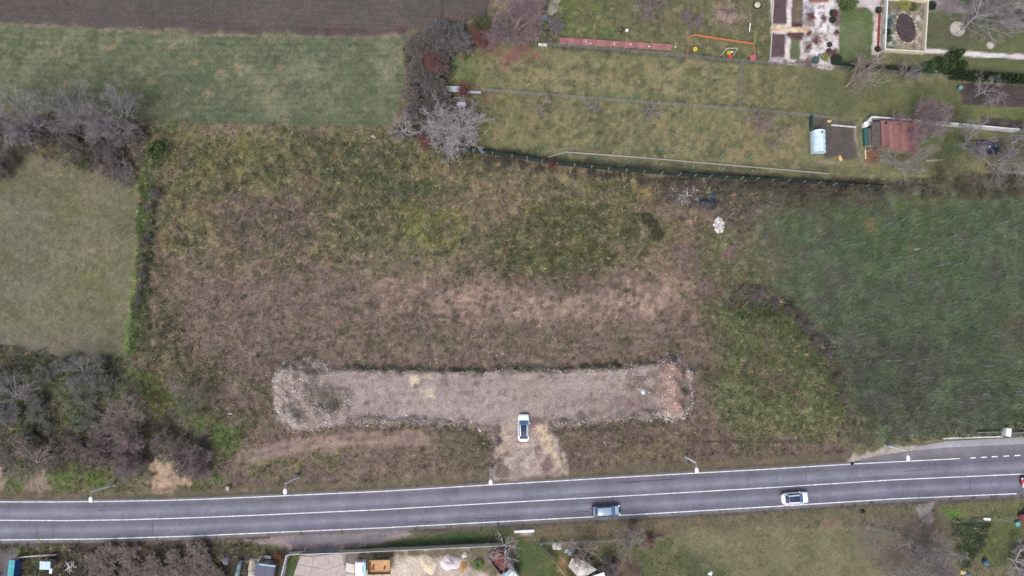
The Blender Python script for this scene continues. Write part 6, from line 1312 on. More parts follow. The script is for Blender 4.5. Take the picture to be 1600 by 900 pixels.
# red roofed shed
A = GP(1405, 215); t = thing("shed", "shed with a wide flat red roof and lean-to", "shed", A)
H1, H2 = 2.7, 2.3
cor = [(1376, 187.5), (1434, 192.5), (1435.5, 238), (1378, 230.5)]
def at(p, z): q = G(*p, z=A[2] + z); return (q[0] - A[0], q[1] - A[1], z)
R4 = [at(cor[0], H1), at(cor[1], H1), at(cor[2], H2), at(cor[3], H2)]
def lerp2(fx, fy): 
    a = [R4[0][k] * (1 - fx) + R4[1][k] * fx for k in range(3)]; b = [R4[3][k] * (1 - fx) + R4[2][k] * fx for k in range(3)]; return [a[k] * (1 - fy) + b[k] * fy for k in range(3)]
roof_ms = [mat("red_roof_%d" % i, c, .8, .08, 1.5) for i, c in enumerate(((126, 88, 85), (118, 83, 80), (130, 93, 90)))]
for i in range(9):
    q = [lerp2(i / 9 + .002, 0), lerp2((i + 1) / 9 - .002, 0), lerp2((i + 1) / 9 - .002, 1), lerp2(i / 9 + .002, 1)]; dz = .02 * (i % 2)
    MB().add([(a[0], a[1], a[2] + dz) for a in q] + [(a[0], a[1], a[2] - .06 + dz) for a in q], [(3, 2, 1, 0), (4, 5, 6, 7), (0, 1, 5, 4), (1, 2, 6, 5), (2, 3, 7, 6), (3, 0, 4, 7)]).build("roof_sheet", roof_ms[i % 3], t)
wl_ = mat("shed_wall", (140, 122, 110), .9, .1); ins = [lerp2(.04, .04), lerp2(.96, .04), lerp2(.96, .95), lerp2(.04, .95)]
for i in range(4):
    a, b = ins[i], ins[(i + 1) % 4]; d = math.atan2(b[1] - a[1], b[0] - a[0]); hh = min(a[2], b[2]) - .12
    MB().box(((a[0] + b[0]) / 2, (a[1] + b[1]) / 2, hh / 2), (math.dist(a[:2], b[:2]) - .12, .12, hh), rz=d).build("wall", wl_, t)
c = lerp2(.35, 1); dr = MB().box((c[0], c[1] + .28, .98), (.9, .06, 1.9), bev=.02).build("door", mat("brown_door", (96, 70, 56)), t); MB().box((c[0] + .35, c[1] + .22, 1.0), (.04, .05, .14)).build("handle", galv, dr)
q = [at((1361, 190), 2.1), at((1375, 190), 2.3), at((1377, 228), 2.1), at((1363, 232), 1.9)]
MB().add(q + [(a[0], a[1], a[2] - .05) for a in q], [(3, 2, 1, 0), (4, 5, 6, 7), (0, 1, 5, 4), (1, 2, 6, 5), (2, 3, 7, 6), (3, 0, 4, 7)]).build("lean_to_roof", mat("dark_felt", (84, 76, 74), .9, .12), t)
for a in q: MB().tube([(a[0] * .985, a[1] * .985, 0), (a[0] * .985, a[1] * .985, a[2] - .06)], .06, 6).build("lean_to_post", woodp, t)
pq = lerp2(.13, .1); MB().tube([(pq[0], pq[1], pq[2] - .1), (pq[0], pq[1], pq[2] + .3)], .16, 10).build("flue", dark_tr, t)
def box_thing(name, label, cat, u, v, d, m, rz=0.0, pn="body", lid=None, bev=.04):
    t = thing(name, label, cat, GP(u, v), rz); MB().box((0, 0, d[2] / 2), d, bev=bev).build(pn, m, t)
    if lid: MB().box((0, 0, d[2] + .035), (d[0] + .06, d[1] + .06, .06), bev=.02).build("lid", lid, t)
    return t
whitepl = mat("white_plastic", (232, 236, 238), .4, .03); tealpl = mat("teal_plastic", (52, 88, 92), .5, .08)
box_thing("water_tank", "left of two white tanks at the shed corner", "tank", 1349, 197, (.55, .75, .9), whitepl, 0, "body", whitepl); box_thing("water_tank", "right of two white tanks at the shed corner", "tank", 1355, 194, (.65, .75, 1.0), whitepl, .1, "body", whitepl)
t = thing("woodpile", "long firewood stack with teal cover beside the shed", "woodpile", GP(1354, 216)); tm = mat("log_end", (158, 136, 128), .9, .2, 5); k = 0
for i in range(11):
    for j in range(3):
        y = -1.4 + i * .28; MB().tube([(.05 - .0, y, .14 + j * .26), (.75, y + random.uniform(-.03, .03), .14 + j * .26)], .125, 7).build("log", tm, t)
MB().box((-.35, 0, .75), (.7, 3.0, .06), ry=-.2, bev=.02).build("cover", tealpl, t); MB().box((-.66, 0, .33), (.05, 3.0, .66)).build("side_sheet", tealpl, t)
box_thing("plank", "pale plank lying below the firewood stack", "plank", 1352, 241, (.18, 1.7, .12), mat("pale_plank", (206, 188, 160), .8), .0, "board", bev=.01)
# polytunnel
A = GP(1276, 224); t = thing("polytunnel", "small pale blue polytunnel greenhouse", "greenhouse", A, math.radians(-1)); film = mat("tunnel_film", (186, 208, 222), .35, .05, 1.5, spec=.5); ribm = mat("white_rib", (232, 236, 240), .5, .03)
Lp, Wp, Hp = 3.7, 2.2, 1.9
arc = [(-Wp / 2 * math.cos(q) if True else 0, .75 + (Hp - .75) * math.sin(q)) for q in np.linspace(0, math.pi, 11)]; arc = [(-Wp / 2, 0)] + arc + [(Wp / 2, 0)]
for s in range(4):
    y0, y1 = -Lp / 2 + Lp * s / 4 + .02, -Lp / 2 + Lp * (s + 1) / 4 - .02; V = [(x, y0, z) for x, z in arc] + [(x, y1, z) for x, z in arc]; n = len(arc)
    MB().add(V, [(i, i + 1, n + i + 1, n + i) for i in range(n - 1)]).build("film_panel", film, t, True)
for s in range(5): y = -Lp / 2 + Lp * s / 4; MB().tube([(x * 1.01, y, z * 1.01) for x, z in arc], .035, 5).build("hoop", ribm, t, True)
MB().tube([(0, -Lp / 2, Hp + .02), (0, Lp / 2, Hp + .02)], .035, 5).build("ridge_pole", ribm, t)
for y in (-Lp / 2, Lp / 2): MB().add([(x, y, z) for x, z in arc], [tuple(range(len(arc)))]).build("end_panel", film, t)
MB().box((.1, Lp / 2 - .45, Hp - .02), (.42, .38, .05)).build("vent", mat("dark_vent", (60, 72, 84)), t)
heap("soil_heap", "pale yellow heap in the kitchen garden bed", 1313, 247, .35, .6, .35, mat("yellow_heap", (196, 168, 120), .9, .1), 33); heap("soil_heap", "tan heap at the upper edge of the kitchen garden", 1296, 189, .45, .3, .3, mat("yellow_heap", (196, 168, 120)), 34)
# oval tarpaulin cover
A = GP(1537, 232); t = thing("pool_cover", "dark navy oval tarpaulin cover in the right garden", "cover", A, -.12); tarp = mat("navy_tarp", (30, 36, 58), .4, .15, 1.5); R_ = []
for f, z in ((1.0, 0), (1.0, .55), (.97, .62), (.8, .66), (.4, .72), (.05, .74)): R_.append([(2.25 * f * math.cos(q), 1.35 * f * math.sin(q) * (1 + .05 * math.sin(3 * q)), z + .03 * math.sin(5 * q) * (f > .3)) for q in np.arange(26) * 2 * math.pi / 26])
MB().loft(R_).build("tarpaulin", tarp, t, True); MB().tube([(2.27 * math.cos(q), 1.37 * math.sin(q) * (1 + .05 * math.sin(3 * q)), .5) for q in np.arange(27) * 2 * math.pi / 26], .035, 5).build("rope", dark_tr, t); MB().lathe((.5, .15, .73), [(.05, 0), (.13, .05), (.05, .1)], 8).build("float", whitepl, t)

# upper lawn: sheet covered stack, play plot, toys, person with bucket
Aa, Bb = GP(874, 65), GP(1048, 75.5); t = thing("covered_stack", "long low row of brick red sheets on the upper lawn", "row of sheets", Aa); d = ang(Aa, Bb); Ln = math.dist(Aa[:2], Bb[:2]); ms = [mat("brick_sheet_%d" % i, c, .85, .1, 2) for i, c in enumerate(((142, 98, 96), (132, 92, 92), (150, 106, 102)))]
for i in range(24):
    q = (i + .5) * Ln / 24; MB().box((math.cos(d) * q, math.sin(d) * q, .38 + .015 * (i % 2)), (Ln / 24 + .02, 1.15 + random.uniform(-.06, .06), .04), rz=d + random.uniform(-.015, .015), ry=random.uniform(-.02, .02)).build("sheet", ms[i % 3], t)
MB().box((math.cos(d) * Ln / 2, math.sin(d) * Ln / 2, .16), (Ln - .1, .95, .36), rz=d).build("stack_base", mat("stack_wood", (110, 88, 80)), t)
for q, y in ((4.6, .1), (5.4, -.2), (9.6, 0), (12.4, .1), (15.6, -.1), (20.2, .1)): MB().box((math.cos(d) * q - math.sin(d) * y, math.sin(d) * q + math.cos(d) * y, .47), (.3, .2, .1), rz=random.uniform(0, 3), bev=.02).build("weight_stone", pale_conc, t)
om = mat("orange_board", (196, 120, 78), .8, .08, 3); om2 = mat("faded_orange_board", (176, 128, 104), .8, .08, 3)
P3 = [GP(*p) for p in ((1073, 92), (1075, 59), (1084, 56), (1176, 70), (1179, 90))]; o = P3[0]; t = thing("play_fence", "low orange board fence around the play plot", "fence", o)
for k, (a, b) in enumerate(zip(P3[:-1], P3[1:])):
    n = max(1, round(math.dist(a[:2], b[:2]) / 1.5)); dd = ang(a, b)
    for i in range(n):
        f = (i + .5) / n; c = [a[j] + (b[j] - a[j]) * f - o[j] for j in range(3)]
        for zz in (.2, .5): MB().box((c[0], c[1], c[2] + zz), (math.dist(a[:2], b[:2]) / n - .03, .05, .26), rz=dd).build("board", om if k == 2 else om2, t)
        c = [a[j] + (b[j] - a[j]) * i / n - o[j] for j in range(3)]; MB().box((c[0], c[1], c[2] + .34), (.09, .09, .8), rz=dd).build("post", om2, t)
yel = mat("yellow_plastic", (214, 188, 62), .45, .04); redp = mat("red_plastic", (196, 64, 62), .5, .05)
def ring(name, label, u, v, r0, rr, m, extra=None):
    t = thing(name, label, "toy", GP(u, v)); MB().tube([(r0 * math.cos(q), r0 * math.sin(q), rr) for q in np.arange(17) * 2 * math.pi / 16], rr, 8, False).build("ring", m, t, True)
    MB().box((0, 0, .06), (r0 * 1.9, .08, .06)).build("crossbar", m, t)
ring("toy_ring", "yellow ring toy beside the red toy box in the play plot", 1139, 83, .26, .09, yel); ring("toy_ring", "yellow toy on the left side of the play plot", 1086, 77, .26, .12, yel)
box_thing("toy_box", "red toy box below the yellow ring", "toy", 1140, 90, (.5, .5, .5), redp, .1, "body", redp); box_thing("red_table", "dusty red square table at the corner of the play plot", "table", 1175, 92, (.95, .9, .55), mat("dusty_red", (164, 92, 98), .8), .05, "body", mat("dusty_red", (164, 92, 98)))
t = thing("swing_frame", "pale metal swing frame in the play plot", "swing", GP(1140, 82))
for s in (-1, 1):
    MB().tube([(s * 1.1 - .5, -.6, 0), (s * .9, 0, 1.7)], .04, 6).build("leg", pale_conc, t); MB().tube([(s * 1.1 + .3, .7, 0), (s * .9, 0, 1.7)], .04, 6).build("leg", pale_conc, t)
MB().tube([(-.95, 0, 1.7), (.95, 0, 1.7)], .045, 6).build("crossbar", pale_conc, t); MB().box((.3, -.1, .45), (.4, .18, .04)).build("seat", whitepl, t)
for x in (.12, .48): MB().tube([(x, -.1, .46), (x, 0, 1.68)], .012, 4).build("rope", wire_m, t)
# white bucket, person
t = thing("bucket", "white bucket beside the standing person", "bucket", GP(979, 49)); MB().lathe((0, 0, 0), [(.2, 0), (.26, .4), (.28, .41), (.25, .41), (.2, .1)], 16).build("pail", whitepl, t, True); MB().tube([(.27 * math.cos(q), .1, .4 - .2 * math.sin(q)) for q in np.linspace(0, math.pi, 9)], .012, 5).build("handle", galv, t); MB().lathe((0, 0, .38), [(.05, -.01), (.25, 0), (.05, .02)], 14).build("contents", whitepl, t)
def skin(name, pts, edges, rads, m, par):
    me = bpy.data.meshes.new(name); me.from_pydata(pts, edges, []); o = bpy.data.objects.new(name, me); COL.objects.link(o); o.parent = par; me.materials.append(m)
    md = o.modifiers.new("skin", 'SKIN'); md.use_smooth_shade = True
    for v, r_ in zip(me.skin_vertices[0].data, rads): v.radius = (r_, r_) if np.isscalar(r_) else r_
    me.skin_vertices[0].data[0].use_root = True
    o.modifiers.new("sub", 'SUBSURF').levels = 2; o.modifiers["sub"].render_levels = 2
    return o
pt = thing("person", "person in dark jacket and trousers with short dark hair standing on the lawn", "person", GP(969, 52), 0.3); pt.scale = (1.2, 1.2, 1.05)
skm = mat("skin_tone", (196, 150, 126), .6, .03); jk = mat("dark_jacket", (58, 66, 64), .9, .1, 6); tr_ = mat("dark_trousers", (52, 56, 66), .9, .1, 6); hr = mat("dark_hair", (36, 30, 28), .8, .1, 10)
body_pts = [(0, 0, .95), (0, .0, 1.15), (0, .01, 1.38), (0, .0, 1.5), (0, -.02, 1.58), (0, -.03, 1.7), (0, -.02, 1.78), (-.1, 0, .9), (-.12, -.03, .5), (-.12, .02, .08), (-.12, -.14, .04), (.1, 0, .9), (.14, -.02, .5), (.15, .03, .08), (.15, -.13, .04), (-.2, 0, 1.43), (-.27, -.03, 1.15), (-.3, -.18, .95), (-.31, -.25, .88), (.2, 0, 1.43), (.3, -.04, 1.16), (.4, -.14, .98), (.44, -.2, .9)]
body_e = [(0, 1), (1, 2), (2, 3), (3, 4), (4, 5), (5, 6), (0, 7), (7, 8), (8, 9), (9, 10), (0, 11), (11, 12), (12, 13), (13, 14), (2, 15), (15, 16), (16, 17), (17, 18), (2, 19), (19, 20), (20, 21), (21, 22)]
bo = skin("body", body_pts, body_e, [.13, .12, .14, .07, .06, .1, .08, .08, .06, .045, .04, .08, .06, .045, .04, .06, .045, .035, .03, .06, .045, .035, .03], skm, pt)
for s, (hx, hy, hz) in ((-1, (-.31, -.27, .86)), (1, (.45, -.22, .88))):
    for k in range(5):
        a = (k - 2) * .022; th = k == 0
        MB().tube([(hx + a, hy, hz), (hx + a * 1.5 + (.03 * s if th else 0), hy - .03, hz - .03), (hx + a * 1.4, hy - .035, hz - (.05 if th else .085 - abs(k - 2.5) * .008))], [.011, .010, .008], 6).build("finger", skm, bo)
skin("jacket", [body_pts[i] for i in (0, 1, 2, 3, 15, 16, 17, 19, 20, 21)], [(0, 1), (1, 2), (2, 3), (2, 4), (4, 5), (5, 6), (2, 7), (7, 8), (8, 9)], [.165, .15, .17, .085, .085, .068, .055, .085, .068, .055], jk, pt)
skin("trousers", [body_pts[i] for i in (0, 7, 8, 9, 11, 12, 13)], [(0, 1), (1, 2), (2, 3), (0, 4), (4, 5), (5, 6)], [.15, .105, .08, .062, .105, .08, .062], tr_, pt)
for s in (-1, 1):
    MB().box((s * .135 - .0, -.07, .05), (.1, .27, .1), bev=.03).build("shoe", dark_tr, pt); MB().lathe((s * .038, -.125, 1.71), [(.004, -.014), (.014, 0), (.004, .014)], 8).build("eye", mat("eye", (40, 34, 32)), bo); MB().lathe((s * .1, -.01, 1.7), [(.01, -.03), (.022, 0), (.01, .03)], 8).build("ear", skm, bo)
MB().box((0, -.14, 1.675), (.025, .04, .045), bev=.01).build("nose", skm, bo); MB().box((0, -.128, 1.632), (.05, .015, .012)).build("mouth", mat("lips", (160, 96, 88)), bo)
MB().lathe((0, .015, 1.74), [(.118, -.08), (.122, -.02), (.115, .04), (.085, .085), (.03, .11)], 14).build("hair", hr, pt, True)

# walled pond garden
t = thing("pond_wall", "cream rectangular wall around the oval pond", "wall", GP(1410, 40)); o = GP(1410, 40); wm = mat("cream_wall", (200, 190, 172), .85, .06); wm2 = mat("white_wall3", (208, 206, 208), .8, .05)
W4 = [(1379, 80), (1441, 84), (1446, 4), (1383, 0)]
for i, (a, b) in enumerate(zip(W4, W4[1:] + W4[:1])):
    A, B = GP(*a), GP(*b); dd = ang(A, B); n = 6 if i % 2 == 0 else 7
    for k in range(n):
        f = (k + .5) / n; MB().box((A[0] + (B[0] - A[0]) * f - o[0], A[1] + (B[1] - A[1]) * f - o[1], .45), (math.dist(A[:2], B[:2]) / n - .01, .22, .9), rz=dd).build("wall_block", wm2 if i == 3 else wm, t)
    MB().box((A[0] - o[0], A[1] - o[1], .5), (.36, .36, 1.05), bev=.03).build("pillar", wm, t)
A = GP(1415, 46); t = thing("pond", "dark oval garden pond with pale rim and reeds", "pond", A, .08); wat = mat("dark_pond", (52, 46, 50), .25, .2, 2, rgb2=(84, 72, 74)); n = 30
def oval(f, q): return (1.85 * f * math.cos(q), (2.6 if math.sin(q) < 0 else 3.1) * f * math.sin(q) * (1 + .03 * math.sin(4 * q)))
qs = np.arange(n) * 2 * math.pi / n
MB().prism([oval(.95, q) for q in qs], .0, .06).build("water", wat, t)
rm = [mat("rim_stone_%d" % i, c, .9, .1) for i, c in enumerate(((150, 134, 112), (120, 112, 104), (174, 160, 140)))]
for k in range(30):
    q = 2 * math.pi * k / 30; x, y = oval(1.0, q); MB().box((x, y, .1), (.3 + .1 * random.random(), .42, .2), rz=math.atan2(y, x) + random.uniform(-.2, .2), bev=.05).build("rim_stone", random.choice(rm), t)
r = np.random.default_rng(77); nn = 900; q = r.uniform(0, 6.28, nn); f = np.sqrt(r.random(nn)) * .9; bx = np.stack([1.85 * f * np.cos(q), 2.75 * f * np.sin(q), np.full(nn, .05)], -1); dv = r.normal(0, 1, (nn, 3)); dv[:, 2] = np.abs(dv[:, 2]) * .7; dv = unit(dv) * r.uniform(.2, .55, (nn, 1)); sw = unit(np.cross(dv, [[0, 0, 1.0]])) * .02
o_ = mk("pond_reeds", np.stack([bx - sw, bx + sw, bx + dv], 1).reshape(-1, 3), np.arange(nn * 3).reshape(-1, 3), leaf_m, t, np.repeat(lin((112, 98, 98)) * r.uniform(.5, 1.4, (nn, 1)), 3, 0)); o_["kind"] = "stuff"
for u, v, R0, lb in ((1496, 45, 1.3, "large round pale gravel circle around the tall tree"), (1547, 71, .62, "small round pale gravel circle in the formal lawn")):
    t = thing("tree_circle", lb, "gravel circle", GP(u, v)); MB().lathe((0, 0, 0), [(R0 * .3, .04), (R0 * .9, .05), (R0 * .98, .03), (R0, -.03)][::-1], 28).build("gravel", mat("pale_gravel", (178, 168, 160), .95, .14, 5, .03), t)
    for k in range(int(R0 * 16)):
        q = 2 * math.pi * k / int(R0 * 16); MB().box((R0 * math.cos(q), R0 * math.sin(q), .04), (.16, .34, .14), rz=q, bev=.03).build("edge_stone", kerb_m, t)
# stepping edging of the vegetable beds
for a, b, lb in (((1206, 50), (1203, 92), "pale board edging left of the lower brown bed"), ((1209, -5), (1206, 39), "pale board edging left of the upper brown bed"), ((1364, 84), (1371, 86), "pale edging at the foot of the red edged bed"), ((1371, 85), (1371, 100), "short pale edging running down from the pond wall corner")): bar("bed_edging", lb, "edging", a, b, .12, .22, mat("pale_edging", (190, 184, 176), .85), 4, "board")
bar("red_edging", "rusty red planted strip beside the pond wall", "planting", (1374, 22), (1371, 82), .35, .25, mat("rusty_leaves", (126, 66, 58), .95, .2, 6, .05), 9, "plant_block")
A = GP(1138 + 427, 4)
for u, v, lb in ((1183, 8, "pale stone ornament with dark ring at the top of the upper lawn"),):
    t = thing("stone_ornament", lb, "ornament", GP(u, v)); MB().lathe((0, 0, 0), [(.75, 0), (.8, .12), (.62, .14), (.6, 0)], 20).build("rim", dark_tr, t); MB().lathe((0, 0, 0), [(.6, 0), (.55, .3), (.3, .5), (.08, .55)], 16).build("stone", mat("pale_stone", (178, 172, 152), .9, .1), t, True)
bar("white_pipe", "white upright pipe in the upper lawn beside the formal garden", "pipe", (1171, 50), (1172, 36), .14, .14, whitepl, 1, "pipe")
# west garden end: benches and mat
t = thing("trestle_table", "pale slatted table by the hedgerow", "table", GP(707, 141.5), -.03)
for k in range(5): MB().box((0, -.42 + k * .21, .72), (3.1, .18, .05)).build("slat", mat("pale_blue_wood", (182, 192, 202), .7, .08), t)
for sx in (-1, 1):
    for sy in (-1, 1): MB().box((sx * 1.4, sy * .38, .35), (.09, .09, .7)).build("leg", woodp, t)
t = thing("bench", "narrow pale bench right of the slatted table", "bench", GP(741, 145.5), -.05)
for k in range(2): MB().box((0, -.12 + k * .24, .45), (2.3, .2, .05)).build("slat", mat("grey_blue_wood", (166, 172, 186), .7, .08), t)
for sx in (-1, 1): MB().box((sx * .95, 0, .22), (.1, .4, .43)).build("leg", woodp, t)
t = thing("bath_tub", "pale pink tub lying on the lawn above the white tree", "tub", GP(721.5, 164.5), -.12); pk = mat("pale_pink", (208, 196, 222), .5, .03)
MB().loft([[(.8 * f * math.copysign(abs(math.cos(q)) ** .5, math.cos(q)), .4 * f * math.copysign(abs(math.sin(q)) ** .5, math.sin(q)), z) for q in np.arange(20) * 2 * math.pi / 20] for f, z in ((.82, 0), (.98, .4), (1.0, .45), (.9, .45), (.8, .38))]).build("shell", pk, t, True); MB().tube([(.6, 0, .4), (.6, 0, .6)], .03, 6).build("tap", galv, t)
t = thing("barrel", "dark round barrel on the lawn right of the pink tub", "barrel", GP(748, 181)); MB().lathe((0, 0, 0), [(.26, 0), (.32, .35), (.28, .8), (.25, .8), (.24, .6)], 16).build("shell", mat("dark_barrel", (52, 46, 48), .7), t, True); MB().lathe((0, 0, .4), [(.322, -.03), (.33, 0), (.322, .03)], 16).build("hoop", galv, t)
for u, v, c, lb in ((685, 217, (206, 208, 212), "white sack under the pale multi stemmed tree"), (698, 216, (104, 150, 142), "teal bag under the pale multi stemmed tree"), (746, 211, (84, 142, 118), "green bag right of the pale multi stemmed tree"), (738, 226, (160, 154, 140), "pale stone lump beside the netting fence"), (733, 211, (176, 160, 150), "pinkish lump under the right branches of the pale tree")): heap("sack", lb, u, v, .32, .28, .35, mat("sack_%d" % u, c, .6, .08), u, "sack", rough=.15)
t = thing("blue_barrel", "blue green barrel by the vegetable bed", "barrel", GP(1497, 139)); MB().lathe((0, 0, 0), [(.33, 0), (.38, .1), (.38, .85), (.33, .95), (.1, .96)], 16).build("drum", mat("teal_barrel", (104, 138, 142), .5), t, True); MB().lathe((0, 0, .5), [(.385, -.03), (.4, 0), (.385, .03)], 16).build("hoop", tealpl, t)
t = thing("wheelbarrow", "turquoise barrow against the mesh fence of the upper lawn", "wheelbarrow", GP(851, 31)); tq = mat("turquoise", (76, 150, 168), .5)
MB().loft([[(sx * w, sy * l, z) for sx, sy in ((-1, -1), (1, -1), (1, 1), (-1, 1))] for w, l, z in ((.18, .28, .3), (.33, .48, .62), (.3, .45, .62), (.16, .25, .34))]).build("tray", tq, t); w = MB().lathe((0, .62, .2), [(.05, -.05), (.2, -.04), (.2, .04), (.05, .05)], 12, 'X').build("wheel", tyre_m, t)
for s in (-1, 1): MB().tube([(s * .12, .6, .2), (s * .26, 0, .32), (s * .3, -.85, .55)], .025, 5).build("handle", galv, t)
# bottom left and bottom middle sheds
def hut(name, label, u, v, w, d, h0, h1, rz, roofm, wallm, n=5, cat="shed", over=.15, pn="roof_sheet"):
    t = thing(name, label, cat, GP(u, v), rz)
    for i in range(n):
        x0, x1 = -w / 2 - over + (w + 2 * over) * i / n + .006, -w / 2 - over + (w + 2 * over) * (i + 1) / n - .006; dz = .025 * (i % 2)
        q = [(x0, -d / 2 - over, h0 + dz), (x1, -d / 2 - over, h0 + dz), (x1, d / 2 + over, h1 + dz), (x0, d / 2 + over, h1 + dz)]
        MB().add([(a, b, c - .05) for a, b, c in q] + q, [(3, 2, 1, 0), (4, 5, 6, 7), (0, 1, 5, 4), (1, 2, 6, 5), (2, 3, 7, 6), (3, 0, 4, 7)]).build(pn, roofm, t)
    V = [(sx * w / 2, sy * d / 2, z) for z in (0, 1) for sx, sy in ((-1, -1), (1, -1), (1, 1), (-1, 1))]; V = [(x, y, -.1 if z == 0 else (h0 if y < 0 else h1) - .06) for x, y, z in V]
    MB().add(V, [(0, 1, 5, 4), (1, 2, 6, 5), (2, 3, 7, 6), (3, 0, 4, 7), (4, 5, 6, 7)]).build("wall", wallm, t); dr = MB().box((0, d / 2 + .02, .9), (.8, .05, 1.7), bev=.01).build("door", woodp, t); MB().box((.3, d / 2 + .06, .9), (.04, .04, .12)).build("handle", galv, dr)
    return t
hut("lean_to", "long narrow lean-to with bright teal roof at the bottom left corner", 28, 893, .85, 4.4, 1.7, 1.7, -.05, mat("teal_roof", (66, 156, 164), .5, .1, 1.5), mat("blue_sheet", (52, 84, 140), .6), 3, "shed", .05); hut("small_shed", "small shed with a pale blue sheet roof at the bottom left", 82, 878.5, 1.4, 1.0, 1.75, 1.9, -.04, mat("pale_blue_roof", (168, 190, 206), .5, .05), mat("grey_board", (124, 112, 108), .9, .1), 3)
hut("garden_shed", "shed with dark grey felt roof left of the white yard wall", 420, 890, 2.8, 2.9, 2.0, 2.2, -.13, mat("dark_grey_felt", (92, 92, 108), .85, .08), mat("grey_boards", (118, 114, 116), .9), 4); bar("roof_gutter", "pale gutter board along the dark shed's north edge", "gutter", (412, 875.5), (438, 878.5), .2, .15, mat("pale_blue_metal", (150, 186, 206)), 2, "board", 2.1); box_thing("white_tray", "white tray lying above the dark grey shed roof", "tray", 419, 870.5, (1.1, .5, .2), whitepl, -.1, "tray", bev=.06)
t = thing("tarp_roll", "long grey green tarpaulin roll beside the rubble heap", "roll", GP(374, 890), -.25); MB().tube([(0, -1.9, .35), (.03, -.6, .38), (-.05, .6, .36), (.05, 1.6, .33)], [.36, .4, .38, .3], 12).build("roll", mat("grey_green_tarp", (108, 124, 134), .55, .12, 2), t, True)
for y in (-1.2, 0, 1.1): MB().tube([(.42 * math.cos(q), y, .36 + .42 * math.sin(q)) for q in np.linspace(0, math.pi, 10)], .02, 4).build("strap", dark_tr, t)
box_thing("white_crate", "small white crate below the pale blue shed roof", "crate", 82, 891, (.4, .8, .5), whitepl, 0, "box", bev=.03)
# canvas roofed shelter
A = GP(912, 888); t = thing("canvas_shelter", "shelter with a faceted grey canvas roof south of the road", "shelter", A); cv = mat("grey_canvas", (172, 164, 158), .9, .08, 1.5); cv2 = mat("light_canvas", (188, 182, 178), .9, .06, 1.5)
def at2(u, v, z): q = G(u, v, z + A[2]); return (q[0] - A[0], q[1] - A[1], z)
k1, k2, k3, k4, k5, k6, pk_ = at2(894, 872, 1.9), at2(909, 875, 2.1), at2(933, 890, 1.9), at2(918, 899, 2.0), at2(902, 900, 2.0), at2(888, 885, 1.8), at2(906, 886, 2.6)
R6 = [k1, k2, k3, k4, k5, k6]
for i in range(6): a, b = R6[i], R6[(i + 1) % 6]; MB().add([a, b, pk_, (a[0], a[1], a[2] - .04), (b[0], b[1], b[2] - .04), (pk_[0], pk_[1], pk_[2] - .04)], [(2, 1, 0), (3, 4, 5), (0, 1, 4, 3)]).build("canvas_panel", (cv, cv2)[i % 2], t)
for a in R6: MB().tube([(a[0] * .97, a[1] * .97, 0), (a[0] * .97, a[1] * .97, a[2] - .05)], .05, 6).build("pole", woodp, t)
hut("white_roof_shed", "shed with white roof and teal edge at the bottom edge", 930, 905, 3.0, 2.2, 1.9, 2.0, .32, mat("white_roof", (218, 226, 230), .5, .03), tealpl, 4)
box_thing("brick_box", "brown brick barbecue block behind the canvas shelter", "barbecue", 907, 868.5, (1.0, .9, 1.2), mat("brown_brick", (136, 112, 100), .9, .15, 4), -.35, "block", mat("brick_top", (156, 132, 118), .9, .1)); heap("tarp_heap", "grey tarpaulin heap left of the brick barbecue", 893, 862, .75, .7, .6, mat("grey_tarp", (122, 124, 136)), 41, rough=.15)
t = thing("log_pile", "two pale planks lying beside the pale stone stack", "planks", GP(886, 862), .2); MB().box((0, 0, .08), (1.0, .14, .08)).build("plank", pale_conc, t); MB().box((.1, .25, .06), (.9, .12, .08), rz=.1).build("plank", pale_conc, t)
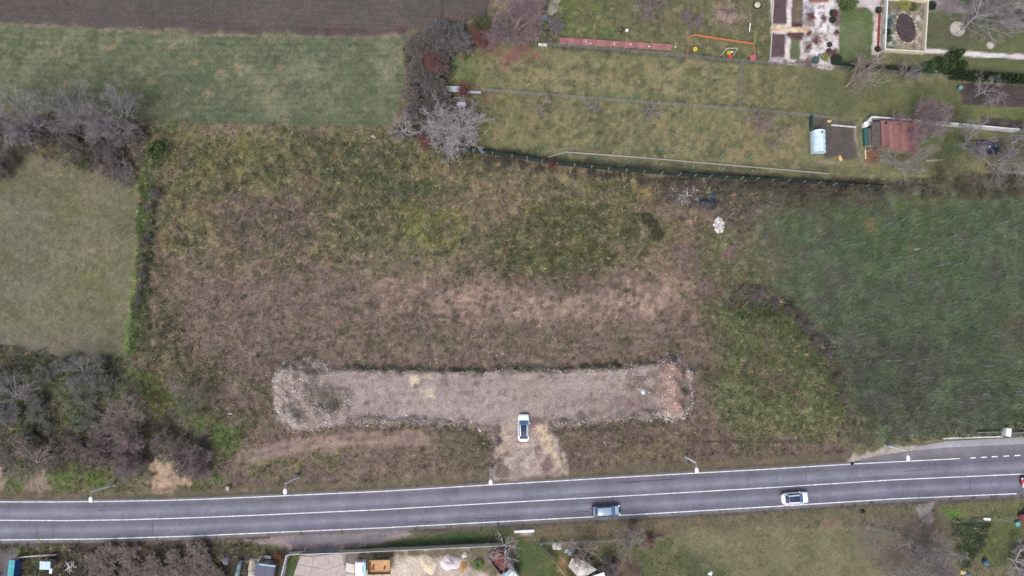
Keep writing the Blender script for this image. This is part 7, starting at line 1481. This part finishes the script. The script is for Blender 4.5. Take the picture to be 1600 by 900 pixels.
# bottom right plot
box_thing("water_trough", "white trough between the posts of the dark plot", "trough", 1541, 810.5, (1.1, .4, .35), whitepl, -.05, "body", bev=.05); box_thing("teal_crate", "turquoise crate by the right edge of the dark plot", "crate", 1587, 818, (.6, .6, .5), mat("turquoise_crate", (98, 162, 166), .6), 0, "box", mat("turquoise_crate", (98, 162, 166))); box_thing("red_trailer", "dark red trailer at the right edge below the road", "trailer", 1598, 807, (1.8, 1.0, .8), mat("dark_red_metal", (112, 58, 58), .6, .1), .05, "body", mat("dark_red_metal", (112, 58, 58))); box_thing("blue_box", "blue box behind the dark red trailer", "box", 1602, 799, (1.0, .6, .7), mat("blue_box", (64, 86, 140), .5), .05, "body", mat("blue_box", (64, 86, 140)))
t = thing("blue_drum", "blue drum in the dark plot", "barrel", GP(1537, 878)); MB().lathe((0, 0, 0), [(.4, 0), (.45, .1), (.45, .8), (.4, .9), (.1, .9)], 16).build("drum", mat("slate_blue", (70, 98, 118), .6), t, True); MB().lathe((0, 0, .45), [(.455, -.03), (.47, 0), (.455, .03)], 16).build("hoop", tealpl, t)
heap("sack", "cream sack at the bottom edge of the dark plot", 1505, 894, .5, .35, .35, mat("cream_sack", (218, 196, 150), .7), 51, "sack"); heap("sack", "blue sack beside the cream sack", 1513, 897, .32, .28, .3, mat("blue_sack", (70, 92, 142), .6), 52, "sack")
heap("white_rag", "white crumpled sheet in the southern lawn", 1110, 896, .4, .35, .3, whitepl, 53, "sheet"); heap("red_bag", "small red bag beside the parked white car", 833, 668, .3, .25, .22, mat("salmon_bag", (206, 120, 116), .7, .1), 54, "bag", rough=.2)
t = thing("marker_cross", "small white wooden cross in the weeds left of the lot", "cross", GP(363, 646)); MB().box((0, 0, .5), (.1, .1, 1.1)).build("upright", whitepl, t); MB().box((0, 0, .85), (.6, .08, .1)).build("crossbar", whitepl, t)
t = thing("concrete_pole", "snapped white concrete post lying at the netting fence", "post", GP(583, 214)); MB().tube([(-.4, .2, .1), (.5, -.2, .18)], .08, 6).build("shaft", wpost, t); MB().tube([(.0, -.3, .1), (.1, .4, .22)], .06, 6).build("stub", wpost, t)
